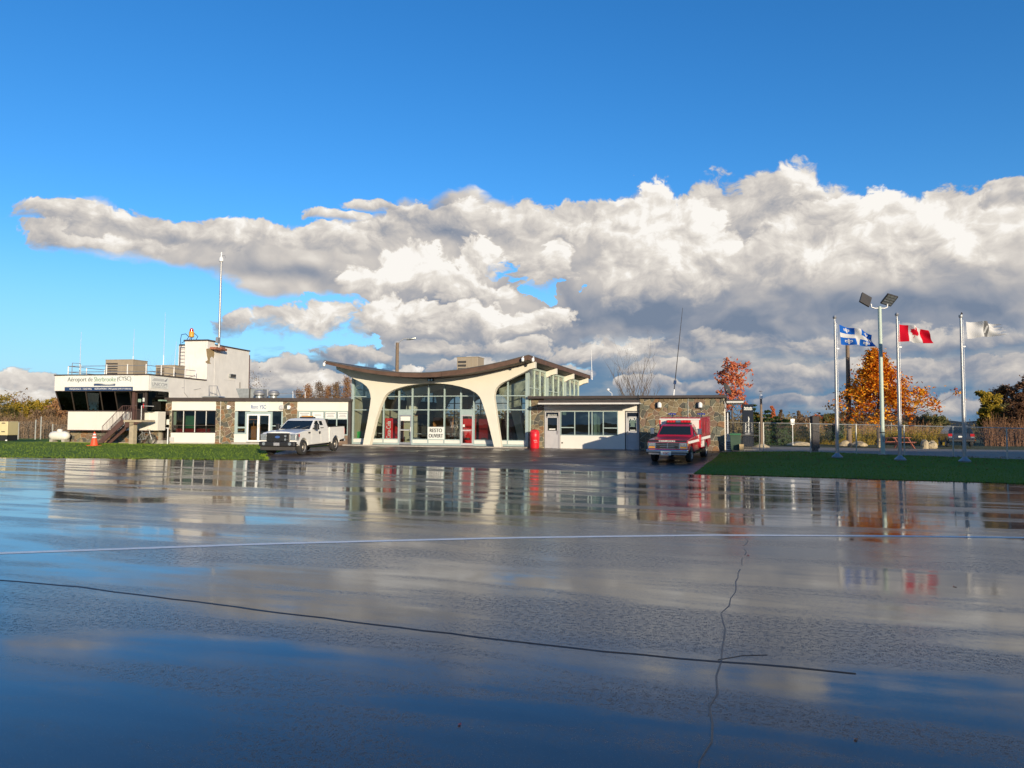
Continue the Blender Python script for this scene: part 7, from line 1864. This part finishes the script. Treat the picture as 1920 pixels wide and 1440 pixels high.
def tree(name, label, cat, base, h, wdt, kind, lm, seed, nleaf=3000, lsize=.10, trunk_f=.22, bark='bark', group=None, shape='dome', trunk_r=None):
    rng = random.Random(seed); t = thing(name, label, cat, base, rng.uniform(0, 6), group)
    wood = MB(); tips = []; r0 = trunk_r or h * .018
    if kind == 'conifer':
        wood.tube([(0, 0, -.1), (0, 0, h * .97)], [r0, r0 * .1], 6); cm = MB(); n = int(h * 3.2)
        for k in range(n):
            z = h * (trunk_f * .5 + (1 - trunk_f * .5) * k / n); rr = wdt / 2 * (1 - k / n) ** .8 + .05
            for q in range(7):
                an = rng.uniform(0, 6.28); d = Vector((math.cos(an), math.sin(an), rng.uniform(-.28, .02))); L = rr * rng.uniform(.7, 1.15)
                for s in range(max(2, int(L / .16))):
                    leaves(cm, Vector((0, 0, z)) + d * (L * (s + 1) / max(2, int(L / .16))), max(1, nleaf // (n * 20)), .07, lsize, rng, .6)
        wood.build('trunk', M[bark], t, normals=False); cm.build('crown', LM[lm], t, normals=False); return t
    top_f = .96 if shape in ('cone', 'column') else (.80 if shape == 'dome' else .62)
    pts = [Vector((rng.uniform(-.04, .04) * i, rng.uniform(-.04, .04) * i, -.1 + h * top_f * i / 5)) for i in range(6)]
    wood.tube(pts, [r0 * (1 - .85 * i / 5) for i in range(6)], 7)
    nb = 46 if shape == 'cone' else (26 if shape == 'column' else 18)
    for k in range(nb):
        f = trunk_f + (1 - trunk_f) * (k + rng.random()) / nb
        z = h * top_f * f
        i = min(4, int(f * 5)); b = pts[i].lerp(pts[i + 1], f * 5 - i)
        if shape == 'cone': L = wdt / 2 * (1.0 - .96 * ((f - trunk_f) / (1 - trunk_f)) ** .52) * rng.uniform(.72, 1.12); up = .06
        elif shape == 'column': L = wdt / 2 * rng.uniform(.6, 1.1) * (1.15 - f); up = 1.2
        elif shape == 'vase': L = h * .42 * rng.uniform(.75, 1.1); up = 1.5
        else: L = wdt / 2 * math.sqrt(max(.1, 1 - (f * 1.05 - .4) ** 2)) * rng.uniform(.7, 1.05); up = .8
        an = k * 2.4 + rng.uniform(-.4, .4); d = Vector((math.cos(an), math.sin(an), up)).normalized()
        n0 = len(tips); branch(wood, b, d, L, r0 * .42 * (1.1 - f), 2 if kind == 'bare' else 1, rng, tips, .5, .5 if shape not in ('vase', 'cone') else (1.0 if shape == 'vase' else .15), 4)
        if shape == 'cone': tips += [(b + (q - b) * g, dd) for q, dd in tips[n0:] for g in (.55,)]
    wood.build('trunk', M[bark] if kind != 'twiggy' else M['twig'], t, normals=False)
    if nleaf:
        cm = MB(); per = max(1, nleaf // max(1, len(tips)))
        for q, d in tips: leaves(cm, q, per, wdt * (.055 if shape != 'cone' else .026), lsize, rng, .8)
        for q, d in (tips[::2] if shape != 'cone' else []): leaves(cm, Vector((q.x * .72, q.y * .72, q.z - .05)), max(1, per // 2), wdt * .06, lsize, rng, .8)
        cm.build('crown', LM[lm], t, normals=False)
    return t
def gpos(px, Y):
    P_ = at(px, 795, Y); return Vector((P_.x, P_.y, H(P_.x, P_.y) - .03))
def hpx(px, py, Y): return at(px, py, Y).z - gpos(px, Y).z
tree('maple_tree', 'large orange maple behind the fence and the middle flagpole', 'tree', gpos(1647, 56), hpx(1650, 654, 56), 232 * 56 / FPX, 'leafy', 'maple', 1, nleaf=12500, lsize=.125, trunk_f=.22, shape='cone', trunk_r=.16)
tree('maple_tree', 'thin red leaved maple rising behind the end of the office wing', 'tree', gpos(1374, 66), hpx(1374, 662, 66), 66 * 66 / FPX, 'leafy', 'red', 22, nleaf=1500, lsize=.14, trunk_f=.28, shape='dome', trunk_r=.10)
tree('bare_tree', 'bare many stemmed tree behind the office wing roof', 'tree', gpos(1192, 66), hpx(1192, 655, 66), 110 * 66 / FPX, 'bare', None, 3, nleaf=0, trunk_f=.15, shape='vase', trunk_r=.22)
tree('bare_tree', 'bare tree behind the control office roof beside the ladder', 'tree', gpos(318, 78), hpx(318, 680, 78), 70 * 78 / FPX, 'bare', None, 4, nleaf=0, shape='vase', trunk_r=.15, bark='twig')
tree('bare_tree', 'bare tree behind the roof railing of the control office', 'tree', gpos(262, 84), hpx(262, 690, 84), 70 * 84 / FPX, 'bare', None, 5, nleaf=0, shape='vase', trunk_r=.15, bark='twig')
tree('bare_tree', 'bare brown tree just right of the white tower', 'tree', gpos(472, 92), hpx(472, 712, 92), 24 * 92 / FPX, 'bare', 'brown', 6, nleaf=200, lsize=.1, shape='vase', bark='twig')
grp = 'trees of the wood behind the buildings'
for k_, (px, Y, top_, wp, lm, nl, l) in enumerate(((560, 108, 733, 60, 'brown', 1800, 'lowest pale brown tree, behind the thin roof rail'), (578, 104, 722, 56, 'rust', 2200, 'rust tinted tree just right of the thin roof rail'), (597, 100, 716, 56, 'brown', 2200, 'pale brown tree midway between the roof rail and the hall roof tip'), (614, 103, 722, 50, 'rust', 2000, 'rust tinted tree under the left tip of the hall roof'), (630, 101, 716, 50, 'brown', 2200, 'pale brown tree right of the hall roof tip'), (648, 98, 709, 56, 'rust', 2600, 'tallest rust tinted tree against the hall corner post'))):
    tree('thicket_tree', l, 'tree', gpos(px, Y), hpx(px, top_, Y), wp * Y / FPX, 'twiggy', lm, 40 + k_, nleaf=nl, lsize=.085, shape='column', bark='twig', group=grp)
for k_, (px, Y, top_, wp, lm, nl, shp, l) in enumerate((
    (2, 78, 742, 60, 'gold', 1500, 'dome', 'yellow green bushy tree behind the generator'), (20, 82, 752, 34, 'rust', 900, 'dome', 'rust topped bushy tree right of the generator'), (35, 84, 743, 24, 'brown', 300, 'vase', 'thin bare grey tree in the brush at far left'), (62, 84, 755, 48, 'gold', 1500, 'dome', 'yellow brown bushy tree in the middle of the left brush'),
    (88, 80, 752, 50, 'gold', 1600, 'dome', 'golden green bushy tree left of the control office'), (112, 76, 744, 46, 'rust', 1500, 'dome', 'orange brown bushy tree touching the control office'), (48, 76, 768, 56, 'gold', 1600, 'dome', 'low yellowish shrub behind the left fence posts'), (80, 74, 778, 50, 'brown', 1000, 'dome', 'low brown shrub behind the leaning white post'), (14, 74, 772, 46, 'olive', 900, 'dome', 'low olive shrub beside the generator'), (-40, 80, 745, 60, 'gold', 900, 'dome', 'yellow shrub at the very left edge'),
    (135, 80, 760, 50, 'brown', 700, 'dome', 'brown shrub half hidden by the gas tank and office'))):
    tree('shrub_tree', l, 'tree', gpos(px, Y), hpx(px, top_, Y), wp * Y / FPX, 'twiggy', lm, 60 + k_, nleaf=nl, lsize=.11, shape=shp, trunk_f=.08, bark='twig', group='brush at the left edge')
right = [
    (1412, 82, 757, 26, 'conifer', 'pine', 'dark conifer just right of the pylon sign'), (1420, 90, 768, 24, 'leafy', 'gold', 'yellowish small tree behind the lamp pole'), (1440, 78, 768, 26, 'conifer', 'pine', 'dark conifer right of the lamp pole'), (1449, 92, 757, 16, 'twiggy', 'red', 'tall pinkish thin tree between two conifers'),
    (1456, 80, 780, 22, 'conifer', 'pine', 'low conifer left of the sign plates'), (1474, 78, 786, 24, 'conifer', 'pine', 'dark conifer directly behind the sign plates'), (1464, 95, 766, 14, 'twiggy', 'brown', 'thin brown birch left of the sign plates'), (1500, 90, 770, 20, 'twiggy', 'brown', 'thin bare tree right of the sign plates'), (1510, 84, 784, 30, 'twiggy', 'brown', 'brown bush left of the dark pylon'),
    (1532, 92, 775, 22, 'twiggy', 'red', 'reddish thin tree behind the dark pylon'), (1550, 86, 783, 30, 'twiggy', 'olive', 'olive bush right of the dark pylon'), (1558, 95, 772, 24, 'leafy', 'olive', 'green tree left of the first flagpole'), (1580, 82, 788, 34, 'twiggy', 'brown', 'brown bush behind the first flagpole'), (1612, 84, 792, 36, 'twiggy', 'brown', 'brown bush right of the utility pole'),
    (1432, 74, 806, 24, 'conifer', 'pine', 'small conifer behind the left fence panel'), (1490, 76, 800, 30, 'twiggy', 'brown', 'low brown brush behind the sign post'), (1525, 78, 806, 30, 'twiggy', 'gold', 'low yellowish brush beside the dark pylon'), (1690, 80, 795, 30, 'leafy', 'pine', 'green bush right of the middle flagpole'), (1715, 82, 786, 44, 'twiggy', 'brown', 'rounded brown bush behind the boulders'), (1748, 84, 788, 44, 'twiggy', 'olive', 'rounded olive bush right of the boulders'),
    (1764, 96, 777, 24, 'leafy', 'pine', 'dark green rounded tree left of the last flagpole'), (1775, 86, 796, 30, 'twiggy', 'olive', 'olive bush behind the parked car'), (1735, 98, 784, 40, 'leafy', 'olive', 'dark tree top behind the brown bush'), (1655, 82, 798, 50, 'twiggy', 'brown', 'brown bush behind the orange maple trunk'),
    (1822, 74, 822, 12, 'leafy', 'maple', 'small orange bush right of the last flagpole'), (1856, 68, 724, 44, 'leafy', 'gold', 'yellow topped tree, first of the dark group at far right'), (1880, 74, 712, 54, 'leafy', 'rust', 'pinkish brown tree in the middle of the far right group'), (1910, 70, 704, 46, 'leafy', 'dim', 'tallest dark tree at the right edge'), (1868, 69, 760, 54, 'leafy', 'olive', 'dark olive tree low in the far right group'), (1905, 66, 772, 60, 'leafy', 'dim', 'dark low tree at the right edge behind the fence'), (1838, 75, 775, 34, 'bare', 'brown', 'bare spreading tree at the left of the far right group'), (1950, 70, 700, 70, 'leafy', 'dim', 'dark tree beyond the right edge')]
near = {1412: 62, 1440: 61, 1456: 62.5, 1474: 61.5, 1432: 60.5}
right = [(p, near.get(p, Y) if k == 'conifer' else Y, t_ - (4 if k == 'conifer' else 0), w_ * (1.35 if k == 'conifer' else 1), k, lm, l) for p, Y, t_, w_, k, lm, l in right]
right += [(1464, 60.5, 800, 26, 'conifer', 'pine', 'low conifer right of the lamp pole and left of the sign plates'), (1505, 63, 794, 26, 'conifer', 'pine', 'conifer between the sign plates and the dark pylon'), (1566, 62, 798, 34, 'leafy', 'pine', 'green bush just left of the leftmost flagpole foot'), (1424, 63, 778, 26, 'conifer', 'pine', 'conifer between the pylon sign and the lamp pole')]
for k_, (px, Y, top_, wp, kind, lm, l) in enumerate(right):
    big = px > 1845
    tree({'conifer': 'conifer_tree', 'leafy': 'broadleaf_tree', 'twiggy': 'thicket_tree', 'bare': 'bare_tree'}[kind], l, 'tree', gpos(px, Y), hpx(px, top_, Y), wp * Y / FPX, kind, lm, 100 + k_, nleaf=(8000 if big else (1800 if kind != 'bare' else 0)), lsize=.10 if big else .11,
         shape='dome' if kind in ('leafy', 'twiggy') and wp > 20 else ('column' if kind != 'bare' else 'vase'), trunk_f=.10 if kind != 'conifer' else .05, group='trees beyond the right hand fence', bark='bark' if kind in ('leafy', 'conifer', 'bare') else 'twig')
# undergrowth: dense upright stems and dead weeds, nobody could count them
def undergrowth(name, label, px0, px1, Y0, Y1, h0, h1, n, lm, seed, leafy=2):
    rng = random.Random(seed); mb = MB()
    for _ in range(n):
        Y = rng.uniform(Y0, Y1); px = rng.uniform(px0, px1); b = gpos(px, Y)
        hh = (h0 + (h1 - h0) * rng.random()) * (.75 + .4 * math.sin(px / 23.0 + Y) * math.sin(px / 9.0))
        lx, ly = rng.gauss(0, .14) * hh, rng.gauss(0, .14) * hh; wd = rng.uniform(.010, .022)
        mb.add([b + Vector((-wd, 0, 0)), b + Vector((wd, 0, 0)), b + Vector((lx + wd * .4, ly, hh)), b + Vector((lx - wd * .4, ly, hh))], [(0, 1, 2, 3)])
        for q in range(leafy):
            f = rng.uniform(.25, 1.0); leaves(mb, b + Vector((lx * f, ly * f, hh * f)), 2, .16, .085, rng)
    return tag(mb.build(name, LM[lm], None, normals=False), label, 'undergrowth', kind='stuff')
undergrowth('undergrowth', 'brown stems and weeds of the thicket beyond the right hand fence', 1405, 1770, 65, 78, .6, 2.2, 5000, 'rust', 201)
undergrowth('undergrowth', 'olive weeds low in the thicket beyond the right hand fence', 1405, 1770, 62, 72, .4, 1.6, 7000, 'gold', 202)
undergrowth('undergrowth', 'brown dead stems filling the brush at the far left', -90, 160, 64, 76, .8, 2.3, 6000, 'brown', 203)
undergrowth('undergrowth', 'dark stems under the trees at the far right', 1845, 2000, 60, 70, .8, 2.6, 3500, 'dim', 204)
# birch stems by the picnic table
for px, lean_, l in ((1671, .0, 'upright white birch stem left of the picnic table'), (1676, .6, 'leaning white birch stem behind the picnic table')):
    b = gpos(px, 66); t = thing('birch_tree', l, 'tree', b, 0, 'birches behind the picnic table'); h = hpx(px, 790, 66) 
    MB().tube([(0, 0, -.1), (lean_ * .4, 0, h * .5), (lean_, 0, h)], [.08, .06, .03], 7).build('trunk', M['birch'], t)
    cm = MB(); leaves(cm, Vector((lean_, 0, h)), 140, .45, .10, random.Random(px)); cm.build('crown', LM['brown'], t, normals=False)
for px in (1512, 1514.5):
    b = gpos(px, 74); t = thing('birch_tree', 'leftmost straight pale birch stem left of the dark pylon' if px < 1513 else 'slanting pale birch stem nearest the dark pylon', 'tree', b, 0, 'paired birches left of the dark pylon'); h = hpx(px, 786, 74)
    MB().tube([(0, 0, -.1), (.12, 0, h * .5), (.3 * (px > 1513) - .1, 0, h)], [.07, .05, .025], 7).build('trunk', M['birch'], t); cm = MB(); leaves(cm, Vector((0, 0, h * .95)), 80, .4, .09, random.Random(int(px))); cm.build('crown', LM['brown'], t, normals=False)
# far woods, one mass, and the hills
rng = random.Random(77); mb = MB()
for k_ in range(5200):
    px = rng.uniform(-250, 2150); Y = rng.uniform(112, 190)
    if 1775 < px < 1835: Y = rng.uniform(170, 240)
    b = gpos(px, Y); hh = (rng.uniform(2.0, 5.2) if px < 1000 else rng.uniform(2.2, 4.6)) * (Y / 140) * (.55 if 1775 < px < 1835 else 1)
    for q in range(4): leaves(mb, b + Vector((0, 0, hh * rng.uniform(.1, .95))), 3, .7, .34, rng, .8)
tag(mb.build('far_wood', leaf_mat('far wood', [(.2, (.075, .062, .040)), (.45, (.16, .12, .07)), (.7, (.23, .17, .08)), (.9, (.28, .22, .09))]), normals=False), 'brown and olive autumn wood behind the airfield', 'wood', kind='stuff')
def hills(name, Y, hfun, m_):
    mb = MB(); n = 120; rows = []
    for i in range(n + 1):
        x = -Y * 1.2 + 2.4 * Y * i / n; px = 960 + FPX * x / Y; hh = hfun(px)
        for j, (dy, f) in enumerate(((0, -.05), (.12, .45), (.25, .85), (.4, 1.0), (.8, .2))): mb.v.append((x, Y * (1 + dy), -12 + (hh + 12) * f if f > 0 else -20))
    for i in range(n):
        for j in range(4): a = i * 5 + j; mb.f.append((a, a + 5, a + 6, a + 1)); mb.mi.append(0)
    return structure(mb.build(name, m_, smooth=True))
hills('hills', 2600, lambda px: 30 + 18 * math.sin(px / 90) + 10 * math.sin(px / 37 + 1) + 20 * math.exp(-((px - 1800) / 40) ** 2) + 16 * math.exp(-((px - 1500) / 60) ** 2), M['forest'])
# the hangar is unseen: added behind the camera and shaped to shade the right side
hg = thing('shade_hangar', None, None, (0, 0, 0)); hg['kind'] = 'structure'
SH = Vector((-SUN_DIR.x, -SUN_DIR.y)).normalized(); TE = SUN_DIR.z / math.hypot(SUN_DIR.x, SUN_DIR.y)
bx_y = -14.0; edge_x = 5.3 - SH.x / SH.y * (35 - bx_y)
dist = (38.5 - bx_y) / SH.y; htop = 1.10 + dist * TE
corr = mat('grey corrugated cladding', (.33, .33, .32), .55, var=.12)
gable = [(edge_x, -.1), (edge_x + 70, -.1), (edge_x + 70, htop - 1.6), (edge_x + 58, htop), (edge_x + 13, htop), (edge_x, htop - 2.0)]
MB().prism(gable, bx_y - 30, bx_y).build('cladding', corr, hg); MB().prism([(edge_x - .3, htop - 2.0), (edge_x + 13, htop + .002), (edge_x + 58, htop + .002), (edge_x + 70.3, htop - 1.6), (edge_x + 70.3, htop - 1.5), (edge_x + 58, htop + .15), (edge_x + 13, htop + .15), (edge_x - .3, htop - 1.85)], bx_y - 30.3, bx_y + .3).build('shade_hangar_roof', M['duct'], hg)
for k_ in range(4): bx('shade_hangar_door', M['greypanel'], hg, edge_x + 3 + k_ * 8, edge_x + 10.9 + k_ * 8, bx_y + .002, bx_y + .12, 0, 7.5)
